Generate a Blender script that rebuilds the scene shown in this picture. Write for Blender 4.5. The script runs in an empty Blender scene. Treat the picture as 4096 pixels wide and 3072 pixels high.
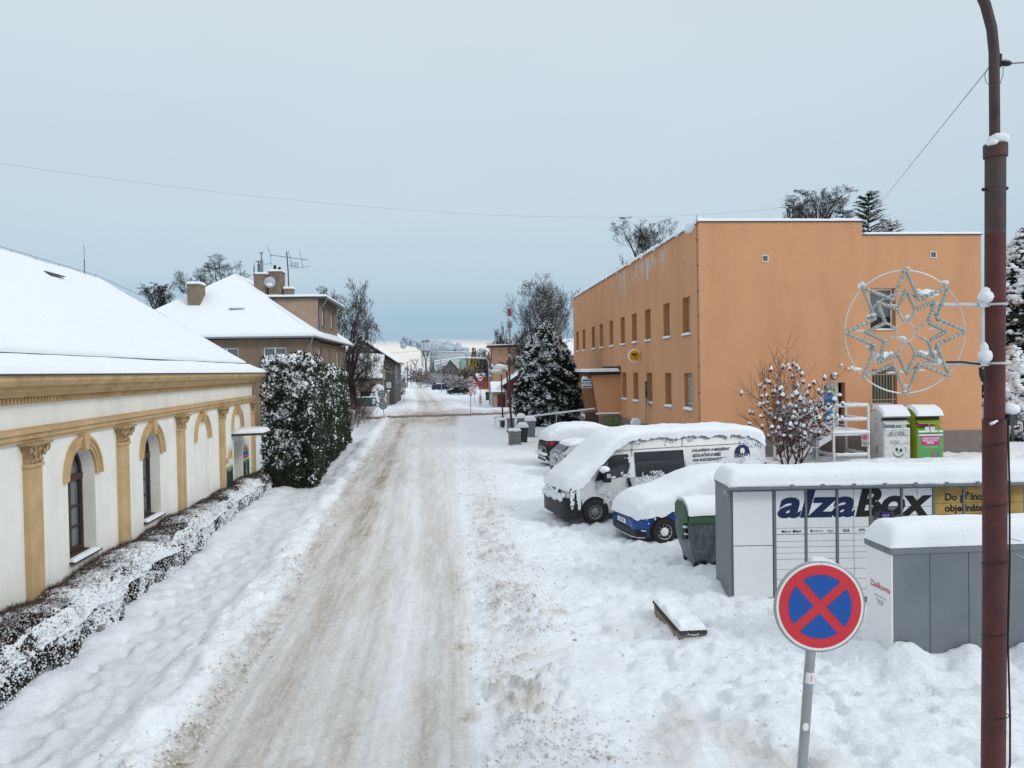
import bpy, bmesh, math, random
import numpy as np
from math import sin, cos, pi, radians, sqrt, atan2
from mathutils import Vector, Matrix, Euler
SC = bpy.context.scene
COL = SC.collection
rng = np.random.default_rng(7)
random.seed(7)

# ------------------------------------------------------------------ materials
def nt_new(name):
    m = bpy.data.materials.new(name); m.use_nodes = True
    nt = m.node_tree; b = nt.nodes['Principled BSDF']
    return m, nt, b
def lk(nt, a, b): nt.links.new(a, b)
def noise_node(nt, scale, detail=4, rough=.55, vec=None, stretch=None):
    tc = nt.nodes.new('ShaderNodeTexCoord')
    n = nt.nodes.new('ShaderNodeTexNoise'); n.inputs['Scale'].default_value = scale
    n.inputs['Detail'].default_value = detail; n.inputs['Roughness'].default_value = rough
    if stretch:
        mp = nt.nodes.new('ShaderNodeMapping'); mp.inputs['Scale'].default_value = stretch
        lk(nt, tc.outputs['Object'], mp.inputs['Vector']); lk(nt, mp.outputs['Vector'], n.inputs['Vector'])
    else:
        lk(nt, tc.outputs['Object'], n.inputs['Vector'])
    return n
def ramp(nt, fac, stops):
    r = nt.nodes.new('ShaderNodeValToRGB'); e = r.color_ramp.elements
    while len(e) < len(stops): e.new(.5)
    for i, (p, c) in enumerate(stops):
        e[i].position = p; e[i].color = (*c, 1) if len(c) == 3 else c
    lk(nt, fac, r.inputs['Fac']); return r
def mix(nt, fac, a, b, kind='MIX'):
    m = nt.nodes.new('ShaderNodeMix'); m.data_type = 'RGBA'; m.blend_type = kind
    if isinstance(fac, (int, float)): m.inputs[0].default_value = fac
    else: lk(nt, fac, m.inputs[0])
    for s, v in ((m.inputs[6], a), (m.inputs[7], b)):
        if isinstance(v, tuple): s.default_value = (*v, 1)
        else: lk(nt, v, s)
    return m.outputs[2]
def bump(nt, b, h, strength=.3, dist=.02):
    bp = nt.nodes.new('ShaderNodeBump'); bp.inputs['Strength'].default_value = strength
    bp.inputs['Distance'].default_value = dist
    lk(nt, h, bp.inputs['Height']); lk(nt, bp.outputs['Normal'], b.inputs['Normal'])
def mat(name, col, rough=.7, metal=0., var=.12, scale=3., bmp=0., bscale=40., stretch=None, spec=.35, dirt=None):
    m, nt, b = nt_new(name)
    b.inputs['Roughness'].default_value = rough; b.inputs['Metallic'].default_value = metal
    b.inputs['Specular IOR Level'].default_value = spec
    n = noise_node(nt, scale, 6, .6, stretch=stretch)
    lo = tuple(max(0, c*(1-var)) for c in col); hi = tuple(min(1, c*(1+var)) for c in col)
    r = ramp(nt, n.outputs['Fac'], [(.3, lo), (.7, hi)]); out = r.outputs['Color']
    if dirt:
        dc, amt, dsc, dst = dirt
        n3 = noise_node(nt, dsc, 5, .65, stretch=dst)
        r3 = ramp(nt, n3.outputs['Fac'], [(.48, (0, 0, 0)), (.75, (amt, amt, amt))])
        out = mix(nt, r3.outputs['Color'], out, dc)
    lk(nt, out, b.inputs['Base Color'])
    if bmp:
        n2 = noise_node(nt, bscale, 5, .6)
        bump(nt, b, n2.outputs['Fac'], bmp, .02)
    return m
def snow_mat(name, col=(.80, .835, .875), s=14., k=.35):
    m, nt, b = nt_new(name)
    n = noise_node(nt, s, 7, .62); n1 = noise_node(nt, s*6, 4, .6)
    r = ramp(nt, n.outputs['Fac'], [(.25, tuple(c*.95 for c in col)), (.7, col)])
    lk(nt, r.outputs['Color'], b.inputs['Base Color'])
    b.inputs['Roughness'].default_value = .75; b.inputs['Specular IOR Level'].default_value = .25
    ad = nt.nodes.new('ShaderNodeMath'); ad.operation = 'MULTIPLY_ADD'; ad.inputs[1].default_value = .35
    lk(nt, n1.outputs['Fac'], ad.inputs[0]); lk(nt, n.outputs['Fac'], ad.inputs[2])
    bump(nt, b, ad.outputs[0], k, .05)
    return m
def glass_mat(name, col=(.02, .025, .03), rough=.08):
    m, nt, b = nt_new(name)
    b.inputs['Base Color'].default_value = (*col, 1); b.inputs['Roughness'].default_value = rough
    b.inputs['Specular IOR Level'].default_value = .6
    return m
def snowy_mat(name, col, thr=.35, snow=(.76, .79, .83), wid=.15, nscale=6., amt=.5, rough=.85, var=.3):
    """bark or foliage with snow lying on what faces up"""
    m, nt, b = nt_new(name)
    b.inputs['Roughness'].default_value = rough; b.inputs['Specular IOR Level'].default_value = .2
    g = nt.nodes.new('ShaderNodeNewGeometry'); sx = nt.nodes.new('ShaderNodeSeparateXYZ')
    lk(nt, g.outputs['True Normal'], sx.inputs[0])
    n = noise_node(nt, nscale, 4, .6)
    ma = nt.nodes.new('ShaderNodeMath'); ma.operation = 'MULTIPLY_ADD'; ma.inputs[1].default_value = amt
    lk(nt, n.outputs['Fac'], ma.inputs[0]); lk(nt, sx.outputs['Z'], ma.inputs[2])
    mr = nt.nodes.new('ShaderNodeMapRange'); mr.inputs['From Min'].default_value = thr+amt*.5; mr.inputs['From Max'].default_value = thr+amt*.5+wid
    lk(nt, ma.outputs[0], mr.inputs['Value'])
    lo = tuple(c*(1-var) for c in col); hi = tuple(c*(1+var) for c in col)
    n2 = noise_node(nt, 3., 4, .6); r2 = ramp(nt, n2.outputs['Fac'], [(.3, lo), (.7, hi)])
    lk(nt, mix(nt, mr.outputs['Result'], r2.outputs['Color'], snow), b.inputs['Base Color'])
    return m

M = {}
M['snow'] = snow_mat('snow')
M['snow_roof'] = snow_mat('roof_snow', s=5., k=.18)
M['snow_clump'] = snow_mat('clump_snow', s=20., k=.3)
M['cream'] = mat('cream_stucco', (.80, .79, .735), .9, var=.05, scale=2., bmp=.12, bscale=90, dirt=((.45, .42, .36), .35, 1.1, (1, 1, .35)))
M['ochre'] = mat('ochre_stucco', (.52, .365, .195), .9, var=.12, scale=2.5, bmp=.15, bscale=80, dirt=((.26, .16, .07), .5, 2., (1, 1, .5)))
M['ochre_dark'] = mat('carved_ochre', (.40, .275, .15), .9, var=.25, scale=25., bmp=.6, bscale=45)
M['maroon'] = mat('maroon_plinth', (.10, .035, .035), .8, var=.15, bmp=.1)
M['brown_wood'] = mat('brown_window_wood', (.045, .022, .018), .5, var=.2)
M['glass'] = glass_mat('window_glass')
M['glass_grey'] = glass_mat('curtained_glass', (.12, .15, .16), .15)
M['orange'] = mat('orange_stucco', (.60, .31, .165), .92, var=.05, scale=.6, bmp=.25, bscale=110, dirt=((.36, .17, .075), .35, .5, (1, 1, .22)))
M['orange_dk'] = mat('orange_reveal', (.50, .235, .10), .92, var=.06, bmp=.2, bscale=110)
M['plinth'] = mat('grey_plinth', (.20, .165, .15), .9, var=.1, bmp=.3, bscale=80)
M['peel'] = mat('bare_render', (.50, .50, .49), .9, var=.12, scale=8)
M['white_pl'] = mat('white_plastic', (.75, .76, .77), .4, var=.03)
M['white_pt'] = mat('white_paint', (.62, .63, .62), .5, var=.12, scale=6, dirt=((.35, .31, .26), .4, 5, None))
M['alu'] = mat('galvanised', (.34, .36, .375), .45, .6, var=.12, scale=9)
M['alu_lt'] = mat('aluminium', (.55, .56, .56), .4, .5, var=.08)
M['dkgrey'] = mat('dark_grey', (.05, .055, .06), .5, var=.2)
M['grey'] = mat('grey_sheet', (.175, .195, .215), .5, .1, var=.06, bmp=.05)
M['grey_lt'] = mat('light_grey', (.42, .44, .46), .55, var=.06)
M['black'] = mat('black', (.012, .012, .014), .45, var=.2)
M['rubber'] = mat('rubber', (.018, .018, .019), .85, var=.2, bmp=.2)
M['red_pole'] = mat('rust_red_paint', (.085, .022, .02), .6, var=.3, scale=5, bmp=.15, bscale=30, dirt=((.035, .025, .028), .8, 4, (1, 1, .35)))
M['dk_pole'] = mat('weathered_pole', (.055, .04, .04), .65, var=.35, scale=7, bmp=.2, bscale=30, dirt=((.11, .035, .03), .8, 5, None))
M['sign_red'] = mat('sign_red', (.55, .03, .045), .45, var=.05)
M['sign_blue'] = mat('sign_blue', (.008, .075, .33), .45, var=.05)
M['sign_white'] = mat('sign_white', (.74, .73, .70), .45, var=.05)
M['sign_back'] = mat('sign_back', (.20, .235, .25), .5, .3, var=.12, scale=6)
M['yellow'] = mat('post_yellow', (.72, .37, .01), .4, var=.04)
M['navy'] = mat('navy_print', (.012, .022, .075), .5, var=.05)
M['ink'] = mat('black_print', (.012, .012, .013), .5, var=.05)
M['brown_wall'] = mat('brown_render', (.225, .165, .115), .95, var=.14, scale=1.5, bmp=.3, bscale=60, dirt=((.10, .07, .05), .55, .9, (1, 1, .3)))
M['pink_wall'] = mat('pinkish_render', (.36, .26, .20), .95, var=.12, scale=1.5, bmp=.2, bscale=60)
M['chimney'] = mat('chimney_render', (.21, .165, .125), .95, var=.3, scale=3, bmp=.3, bscale=40)
M['bark'] = snowy_mat('snowy_bark', (.045, .036, .032), thr=.45)
M['bark_dk'] = snowy_mat('dark_bark', (.035, .028, .026), thr=.62)
M['twig_red'] = snowy_mat('reddish_twigs', (.085, .045, .04), thr=.5, amt=.7)
M['twig_bare'] = mat('bare_twigs', (.075, .048, .04), .85, var=.4, scale=8)
M['twig_grey'] = snowy_mat('frosted_twigs', (.10, .085, .075), thr=.25, amt=.7)
M['conifer'] = mat('conifer_green', (.018, .03, .018), .8, var=.45, scale=2.5)
M['thuja'] = mat('thuja_green', (.032, .046, .026), .8, var=.5, scale=3)
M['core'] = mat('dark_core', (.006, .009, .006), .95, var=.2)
M['hedge_leaf'] = mat('hedge_leaf', (.028, .026, .02), .8, var=.5, scale=5)
M['berry'] = mat('dark_red_berry', (.06, .006, .012), .5, var=.3, scale=20)
M['car_blue'] = mat('blue_car_paint', (.008, .055, .24), .25, .1, var=.05, spec=.6)
M['car_white'] = mat('white_car_paint', (.55, .57, .58), .35, .0, var=.03, spec=.5, dirt=((.33, .30, .26), .5, 2.5, None))
M['car_silver'] = mat('silver_car_paint', (.40, .43, .45), .3, .3, var=.03, spec=.5, dirt=((.27, .25, .22), .6, 2.5, None))
M['car_black'] = mat('black_car_paint', (.012, .014, .018), .3, .1, var=.2, spec=.5)
M['car_navy'] = mat('navy_car_paint', (.012, .022, .07), .3, .1, var=.1, spec=.5)
M['tail'] = mat('tail_light', (.45, .015, .02), .2, var=.1, spec=.6)
M['tail_dk'] = mat('dark_tail_light', (.16, .008, .018), .2, var=.1, spec=.6)
M['green_lid'] = mat('green_lid', (.05, .10, .055), .55, var=.15, bmp=.1)
M['galv'] = mat('galvanised_body', (.15, .175, .185), .45, .55, var=.45, scale=7, bmp=.12, bscale=12, dirt=((.06, .065, .065), .6, 4, (1, 1, .3)))
M['green_box'] = mat('olive_cabinet', (.14, .19, .075), .6, var=.15, scale=10)
M['lime'] = mat('lime_paint', (.26, .34, .025), .5, var=.1, scale=3)
M['green_pt'] = mat('green_paint', (.10, .33, .10), .5, var=.1, scale=3)
M['magenta'] = mat('magenta_print', (.52, .02, .22), .5, var=.05)
M['teal'] = mat('teal_print', (.0, .19, .24), .5)
M['wood'] = mat('weathered_wood', (.05, .037, .032), .75, var=.3, scale=10, stretch=(1, .1, 1))
M['aggregate'] = mat('exposed_aggregate', (.24, .20, .155), .95, var=.55, scale=60, bmp=.5, bscale=60)
M['concrete'] = mat('concrete', (.24, .235, .225), .9, var=.2, scale=4, bmp=.2)
M['bin_grey'] = mat('bin_grey', (.16, .185, .195), .6, var=.1)
M['bin_dark'] = mat('bin_dark', (.035, .042, .05), .6, var=.1)
M['wire'] = mat('pale_wire', (.45, .48, .5), .6)
M['star'] = mat('frosted_rope_light', (.36, .355, .32), .4, var=.3, scale=30, spec=.5)
M['rainbow_b'] = mat('blue_stripe', (.02, .12, .42), .5); M['rainbow_y'] = mat('yellow_stripe', (.75, .60, .02), .5)
M['rainbow_r'] = mat('red_stripe', (.60, .03, .03), .5); M['dkgreen'] = mat('dark_green_print', (.008, .055, .05), .45, var=.2)
M['lt_green'] = mat('light_green_print', (.22, .52, .10), .5)
M['poster_bl'] = mat('poster_blue', (.04, .20, .48), .5, var=.35, scale=1.5); M['poster_yl'] = mat('poster_yellow', (.72, .60, .03), .5)
M['beige'] = mat('beige_render', (.42, .36, .28), .9, var=.08)
M['apricot'] = mat('apricot_render', (.62, .36, .24), .9, var=.07, scale=1.)
M['far_white'] = mat('pale_cladding', (.42, .46, .48), .6, var=.05); M['far_grey'] = mat('grey_cladding', (.30, .345, .365), .6, var=.05)
M['far_yellow'] = mat('yellow_render', (.44, .33, .03), .9, var=.08); M['far_green'] = mat('pale_green_render', (.36, .46, .24), .9)
M['mural'] = mat('turquoise_paint', (.22, .44, .38), .9); M['mural_bl'] = mat('lilac_paint', (.14, .16, .34), .9)
M['shed_wood'] = mat('dark_red_boards', (.06, .022, .022), .85, var=.25, scale=8, stretch=(4, 1, .2))
M['orange_wood'] = mat('orange_boards', (.36, .10, .025), .8, var=.2, scale=6)
M['old_wall'] = mat('old_render', (.30, .27, .22), .95, var=.25, scale=2, bmp=.3, bscale=40)
M['pole_wood'] = mat('timber_pole', (.085, .065, .055), .9, var=.3, scale=6)
M['fence_green'] = mat('green_fence_sheet', (.04, .095, .075), .7, var=.5, scale=4)
M['gable_grey'] = mat('dark_gable', (.10, .095, .095), .9, var=.3, scale=3)
M['ad_gold'] = mat('gold_picture_print', (.36, .22, .06), .55, var=.75, scale=1.4, stretch=(1, 1, 2.5), dirt=((.36, .33, .12), .9, 1.7, None))
M['purple'] = mat('screen_purple', (.04, .02, .16), .3, var=.6, scale=9)

M['red_door'] = mat('red_door', (.10, .015, .02), .6, var=.15)
M['far_wood'] = snowy_mat('far_wood', (.06, .07, .075), thr=.4, amt=.8)
# ------------------------------------------------------------------ mesh helpers
class MB:
    def __init__(s): s.v = []; s.f = []; s.m = []
    def add(s, vs, fs, mi=0):
        o = len(s.v); s.v += [tuple(map(float, v)) for v in vs]
        for f in fs: s.f.append(tuple(i+o for i in f)); s.m.append(mi)
        return s
    def bx(s, x0, x1, y0, y1, z0, z1, mi=0):
        return s.add([(x0, y0, z0), (x1, y0, z0), (x1, y1, z0), (x0, y1, z0), (x0, y0, z1), (x1, y0, z1), (x1, y1, z1), (x0, y1, z1)],
            [(0, 3, 2, 1), (4, 5, 6, 7), (0, 1, 5, 4), (1, 2, 6, 5), (2, 3, 7, 6), (3, 0, 4, 7)], mi)
    def tube(s, p0, p1, r0, r1=None, n=8, mi=0, caps=True):
        r1 = r0 if r1 is None else r1
        return s.path([p0, p1], [r0, r1], n, mi, caps)
    def path(s, pts, rad, n=8, mi=0, caps=True):
        pts = [Vector(p) for p in pts]
        if isinstance(rad, (int, float)): rad = [rad]*len(pts)
        vs = []; fs = []; prev = None
        for i, p in enumerate(pts):
            d = (pts[min(i+1, len(pts)-1)]-pts[max(i-1, 0)]).normalized()
            a = prev if prev is not None else (Vector((0, 0, 1)) if abs(d.z) < .9 else Vector((1, 0, 0)))
            u = (a-d*a.dot(d)).normalized(); prev = u; w = d.cross(u)
            for k in range(n):
                t = 2*pi*k/n; vs.append(p+(u*cos(t)+w*sin(t))*rad[i])
        for i in range(len(pts)-1):
            for k in range(n):
                a = i*n+k; b = i*n+(k+1) % n; fs.append((a, b, b+n, a+n))
        if caps:
            fs.append(tuple(range(n))[::-1]); fs.append(tuple(range((len(pts)-1)*n, len(pts)*n)))
        return s.add(vs, fs, mi)
    def poly(s, pts, mi=0): return s.add(pts, [tuple(range(len(pts)))], mi)
    def prism(s, pts, vec, mi=0):
        n = len(pts); v = Vector(vec); vs = [Vector(p) for p in pts]; vs += [p+v for p in vs]
        fs = [tuple(range(n))[::-1], tuple(range(n, 2*n))]+[(i, (i+1) % n, (i+1) % n+n, i+n) for i in range(n)]
        return s.add(vs, fs, mi)
    def lathe(s, prof, c=(0, 0), n=16, mi=0):
        vs = []; fs = []
        for r, z in prof:
            for k in range(n): vs.append((c[0]+r*cos(2*pi*k/n), c[1]+r*sin(2*pi*k/n), z))
        for i in range(len(prof)-1):
            for k in range(n):
                a = i*n+k; b = i*n+(k+1) % n; fs.append((a, b, b+n, a+n))
        fs.append(tuple(range(n))[::-1]); fs.append(tuple(range((len(prof)-1)*n, len(prof)*n)))
        return s.add(vs, fs, mi)
    def grid(s, P, mi=0, flip=False):
        """P[i][j] points"""
        nu = len(P); nv = len(P[0]); vs = [p for r in P for p in r]; fs = []
        for i in range(nu-1):
            for j in range(nv-1):
                q = (i*nv+j, (i+1)*nv+j, (i+1)*nv+j+1, i*nv+j+1); fs.append(q[::-1] if flip else q)
        return s.add(vs, fs, mi)
    def blob(s, c, r, mi=0, jit=.18, seed=None, sub=1):
        tv, tf = ICO[sub]; rr = random.Random(seed if seed is not None else random.random())
        vs = []
        for v in tv:
            k = 1+rr.uniform(-jit, jit); vs.append((c[0]+v[0]*r[0]*k, c[1]+v[1]*r[1]*k, c[2]+v[2]*r[2]*k))
        return s.add(vs, tf, mi)
    def build(s, name, mats, parent=None, smooth=False, ang=None, bevel=0):
        me = bpy.data.meshes.new(name); me.from_pydata(s.v, [], s.f)
        if not isinstance(mats, (list, tuple)): mats = [mats]
        for m in mats: me.materials.append(M[m] if isinstance(m, str) else m)
        if len(mats) > 1: me.polygons.foreach_set('material_index', s.m)
        bm = bmesh.new(); bm.from_mesh(me); bmesh.ops.recalc_face_normals(bm, faces=bm.faces); bm.to_mesh(me); bm.free()
        if smooth:
            me.polygons.foreach_set('use_smooth', [True]*len(me.polygons))
            if ang: me.set_sharp_from_angle(angle=radians(ang))
        me.update(); o = bpy.data.objects.new(name, me); COL.objects.link(o)
        if parent is not None: o.parent = parent
        if bevel:
            b = o.modifiers.new('edge', 'BEVEL'); b.width = bevel; b.segments = 2; b.limit_method = 'ANGLE'; b.angle_limit = radians(40)
        return o
def ico(sub):
    bm = bmesh.new(); bmesh.ops.create_icosphere(bm, subdivisions=sub, radius=1)
    v = [tuple(x.co) for x in bm.verts]; f = [tuple(x.index for x in q.verts) for q in bm.faces]; bm.free(); return v, f
ICO = {1: ico(1), 2: ico(2), 3: ico(3)}
def np_mesh(name, V, F, mats, parent=None, smooth=False, mi=None):
    """V (n,3), F (m,k) equal-sided faces"""
    me = bpy.data.meshes.new(name); V = np.asarray(V, np.float32); F = np.asarray(F, np.int32); k = F.shape[1]
    me.vertices.add(len(V)); me.vertices.foreach_set('co', V.ravel())
    me.loops.add(F.size); me.loops.foreach_set('vertex_index', F.ravel())
    me.polygons.add(len(F)); me.polygons.foreach_set('loop_start', np.arange(0, F.size, k, dtype=np.int32))
    if not isinstance(mats, (list, tuple)): mats = [mats]
    for m in mats: me.materials.append(M[m] if isinstance(m, str) else m)
    if mi is not None: me.polygons.foreach_set('material_index', np.asarray(mi, np.int32))
    me.polygons.foreach_set('use_smooth', np.full(len(F), smooth))
    me.update(calc_edges=True); me.validate()
    o = bpy.data.objects.new(name, me); COL.objects.link(o)
    if parent is not None: o.parent = parent
    return o
def tag(o, label, cat, group=None):
    o['label'] = label; o['category'] = cat
    if group: o['group'] = group
    return o
def thing(name, label, cat, loc=(0, 0, 0), rz=0., group=None):
    o = bpy.data.objects.new(name, None); COL.objects.link(o); o.location = loc; o.rotation_euler = (0, 0, radians(rz))
    o.empty_display_size = .2
    return tag(o, label, cat, group)
def struct(o, kind='structure'): o['kind'] = kind; return o
def copy_tree(o, parent=None):
    c = o.copy(); COL.objects.link(c); c.parent = parent
    for ch in list(o.children): copy_tree(ch, c)
    return c
def text(body, size, loc, rot, m, parent, bold=0., shear=0., align='CENTER', sx=1., name='lettering', spacing=1., ext=0.):
    cu = bpy.data.curves.new(name, 'FONT'); cu.body = body; cu.size = size; cu.offset = bold; cu.shear = shear
    cu.align_x = align; cu.align_y = 'CENTER'; cu.space_line = .85; cu.space_character = spacing; cu.resolution_u = 3; cu.extrude = ext
    to = bpy.data.objects.new('tmp', cu); COL.objects.link(to)
    me = bpy.data.meshes.new_from_object(to); bpy.data.objects.remove(to); bpy.data.curves.remove(cu)
    me.name = name; me.materials.clear(); me.materials.append(M[m])
    o = bpy.data.objects.new(name, me); COL.objects.link(o); o.parent = parent
    o.location = loc; o.rotation_euler = tuple(radians(a) for a in rot); o.scale = (sx, 1, 1)
    return o
FRONT = (90, 0, 0); LEFTW = (90, 0, 90); RIGHTW = (90, 0, -90)   # facing -Y, facing +X, facing -X

# value noise
_perm = np.random.default_rng(3).random((256, 256))
def vn(x, y):
    xi = np.floor(x).astype(int); yi = np.floor(y).astype(int); fx = x-xi; fy = y-yi
    fx = fx*fx*(3-2*fx); fy = fy*fy*(3-2*fy)
    a = _perm[xi & 255, yi & 255]; b = _perm[(xi+1) & 255, yi & 255]; c = _perm[xi & 255, (yi+1) & 255]; d = _perm[(xi+1) & 255, (yi+1) & 255]
    return (a*(1-fx)+b*fx)*(1-fy)+(c*(1-fx)+d*fx)*fy
def fbm(x, y, o=4, g=.5):
    s = 0; a = 1; t = 0
    for i in range(o): s = s+a*vn(x*2**i+17*i, y*2**i+31*i); t += a; a *= g
    return s/t*2-1
def sst(a, b, x): t = np.clip((x-a)/(b-a), 0, 1); return t*t*(3-2*t)

def snow_patch(c00, c10, c11, c01, h, name, parent, edge=.15, nu=24, nv=12, nz=.25, ns=3., m='snow', droop=0., seed=0., skirt=.0):
    """a layer of snow of thickness h lying on the bilinear patch, rounded at its edges, closed below"""
    A, B, C_, D = (np.array(c, float) for c in (c00, c10, c11, c01))
    lu = (np.linalg.norm(B-A)+np.linalg.norm(C_-D))/2; lv = (np.linalg.norm(D-A)+np.linalg.norm(C_-B))/2
    def sp(n, L):
        e = min(edge/L, .45); k = 4
        a = (1-np.cos(np.linspace(0, pi/2, k+1)))*e
        return np.concatenate([a[:-1], np.linspace(e, 1-e, max(3, n-2*k)), (1-a[::-1])[1:]])
    U = sp(nu, lu); W = sp(nv, lv); uu, vv = np.meshgrid(U, W, indexing='ij')
    P = (A*((1-uu)*(1-vv))[..., None]+B*(uu*(1-vv))[..., None]+C_*(uu*vv)[..., None]+D*((1-uu)*vv)[..., None])
    du = np.minimum(uu, 1-uu)*lu; dv = np.minimum(vv, 1-vv)*lv
    pr = lambda d: np.sqrt(np.clip(1-(1-np.clip(d/edge, 0, 1))**2, 0, 1))
    k = (pr(du)*pr(dv))
    nn = fbm(P[..., 0]*ns+seed, P[..., 1]*ns+P[..., 2]*ns*.7+seed*.3, 4)
    hh = h*k*(1+nz*nn)
    N = np.cross(B-A, D-A); N = N/np.linalg.norm(N); N = N if N[2] > 0 else -N
    T = P+N*hh[..., None]
    if droop:  # ragged overhang along the v=0 edge
        e0 = np.clip(1-dv/(edge*1.2), 0, 1)*(vv < .5)
        T[..., 2] -= e0*droop*(.3+.7*vn(P[..., 0]*5+seed, P[..., 1]*5))
    nu_, nv_ = T.shape[:2]; Vt = T.reshape(-1, 3); Vb = P.reshape(-1, 3)-np.array([0, 0, skirt])
    idx = np.arange(nu_*nv_).reshape(nu_, nv_)
    q = np.stack([idx[:-1, :-1], idx[1:, :-1], idx[1:, 1:], idx[:-1, 1:]], -1).reshape(-1, 4); n = nu_*nv_
    rim = []
    for a in (idx[:, 0], idx[-1, :], idx[::-1, -1], idx[0, ::-1]):
        for i in range(len(a)-1): rim.append((a[i], a[i]+n, a[i+1]+n, a[i+1]))
    F = np.concatenate([q, q[:, ::-1]+n, np.array(rim)])
    if N @ np.cross(B-A, D-A) < 0: F = F[:, ::-1]
    return np_mesh(name, np.concatenate([Vt, Vb]), F, m, parent, True)

def scat(name, tv, tf, P, S, m, parent=None, rot='z', smooth=False, squash=None, mi=None, tilt=None):
    """n copies of a template merged into ONE mesh (leaves, snow clumps): P (n,3) S (n,) or (n,3)"""
    tv = np.asarray(tv, float); tf = np.asarray(tf); n = len(P); S = np.asarray(S, float)
    if S.ndim == 1: S = S[:, None]*np.ones((1, 3))
    if rot == 'z':
        a = rng.random(n)*2*pi; ca, sa = np.cos(a), np.sin(a); R = np.zeros((n, 3, 3))
        R[:, 0, 0] = ca; R[:, 0, 1] = -sa; R[:, 1, 0] = sa; R[:, 1, 1] = ca; R[:, 2, 2] = 1
    else:
        q = rng.normal(size=(n, 4)); q /= np.linalg.norm(q, axis=1)[:, None]; w, x, y, z = q.T
        R = np.stack([1-2*(y*y+z*z), 2*(x*y-z*w), 2*(x*z+y*w), 2*(x*y+z*w), 1-2*(x*x+z*z), 2*(y*z-x*w), 2*(x*z-y*w), 2*(y*z+x*w), 1-2*(x*x+y*y)], -1).reshape(n, 3, 3)
    V = np.einsum('nij,nkj->nki', R, tv[None]*S[:, None, :])+np.asarray(P)[:, None, :]
    F = tf[None]+(np.arange(n)*len(tv))[:, None, None]
    return np_mesh(name, V.reshape(-1, 3), F.reshape(-1, tf.shape[1]), m, parent, smooth)
def lump(seed=1, sub=1, jit=.25):
    r = np.random.default_rng(seed); v, f = ICO[sub]; v = np.array(v); return v*(1+r.uniform(-jit, jit, (len(v), 1))), np.array(f)
def leafclump(n=5, seed=2):
    r = np.random.default_rng(seed); V = []; F = []
    for i in range(n):
        d = r.normal(size=3); d /= np.linalg.norm(d); s = np.cross(d, r.normal(size=3)); s /= np.linalg.norm(s)
        o = len(V); V += [d*.05, d*.55+s*.2, d, d*.55-s*.2]; F.append((o, o+1, o+2, o+3))
    return np.array(V), np.array(F)
# ------------------------------------------------------------------ camera, sky, sun
cam = bpy.data.cameras.new('camera'); co = bpy.data.objects.new('camera', cam); COL.objects.link(co); SC.camera = co
cam.sensor_fit = 'HORIZONTAL'; cam.sensor_width = 36; cam.lens = 36*770/1024; cam.clip_start = .1; cam.clip_end = 20000
_t, _p, _r = radians(4.31), radians(1.04), radians(.95)
F_ = Vector((sin(_t)*cos(_p), cos(_t)*cos(_p), -sin(_p))); R0 = Vector((cos(_t), -sin(_t), 0)); U0 = R0.cross(F_)
R_ = R0*cos(_r)-U0*sin(_r); U_ = U0*cos(_r)+R0*sin(_r)
mw = Matrix((R_, U_, -F_)).transposed().to_4x4(); mw.translation = (0, 0, 4.2); co.matrix_world = mw

SUN_EL, SUN_AZ = 33., 128.     # azimuth clockwise from +Y
w = bpy.data.worlds.new('World'); SC.world = w; w.use_nodes = True; nt = w.node_tree; nt.nodes.clear()
out = nt.nodes.new('ShaderNodeOutputWorld'); sky = nt.nodes.new('ShaderNodeTexSky'); sky.sky_type = 'NISHITA'; sky.sun_disc = False
sky.sun_elevation = radians(SUN_EL); sky.sun_rotation = radians(SUN_AZ)
b1 = nt.nodes.new('ShaderNodeBackground'); b1.inputs[1].default_value = .07; lk(nt, sky.outputs[0], b1.inputs[0])
tc = nt.nodes.new('ShaderNodeTexCoord'); sx = nt.nodes.new('ShaderNodeSeparateXYZ'); lk(nt, tc.outputs['Generated'], sx.inputs[0])
mp = nt.nodes.new('ShaderNodeMapping'); mp.inputs['Scale'].default_value = (1.6, 1.6, 9); lk(nt, tc.outputs['Generated'], mp.inputs['Vector'])
n1 = nt.nodes.new('ShaderNodeTexNoise'); n1.inputs['Scale'].default_value = 1.6; n1.inputs['Detail'].default_value = 5; lk(nt, mp.outputs[0], n1.inputs['Vector'])
ad = nt.nodes.new('ShaderNodeMath'); ad.operation = 'MULTIPLY_ADD'; ad.inputs[1].default_value = .022; ad.inputs[2].default_value = -.011
lk(nt, n1.outputs['Fac'], ad.inputs[0])
a2 = nt.nodes.new('ShaderNodeMath'); a2.operation = 'ADD'; lk(nt, ad.outputs[0], a2.inputs[0]); lk(nt, sx.outputs['Z'], a2.inputs[1])
mr = nt.nodes.new('ShaderNodeMapRange'); mr.inputs['From Min'].default_value = -.02; mr.inputs['From Max'].default_value = .98; lk(nt, a2.outputs[0], mr.inputs['Value'])
cl = ramp(nt, mr.outputs[0], [(.0, (.58, .58, .64)), (.024, (.66, .63, .65)), (.040, (.76, .745, .72)), (.052, (.74, .745, .735)), (.058, (.325, .45, .565)), (.085, (.33, .475, .59)),
    (.14, (.435, .56, .655)), (.22, (.49, .60, .68)), (.34, (.535, .625, .695)), (.46, (.57, .645, .70)), (.75, (.78, .84, .89)), (1., (.93, .97, 1.0))])
n2 = nt.nodes.new('ShaderNodeTexNoise'); n2.inputs['Scale'].default_value = 2.2; n2.inputs['Detail'].default_value = 6
mp2 = nt.nodes.new('ShaderNodeMapping'); mp2.inputs['Scale'].default_value = (1, 1, 3.2); lk(nt, tc.outputs['Generated'], mp2.inputs['Vector']); lk(nt, mp2.outputs[0], n2.inputs['Vector'])
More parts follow.
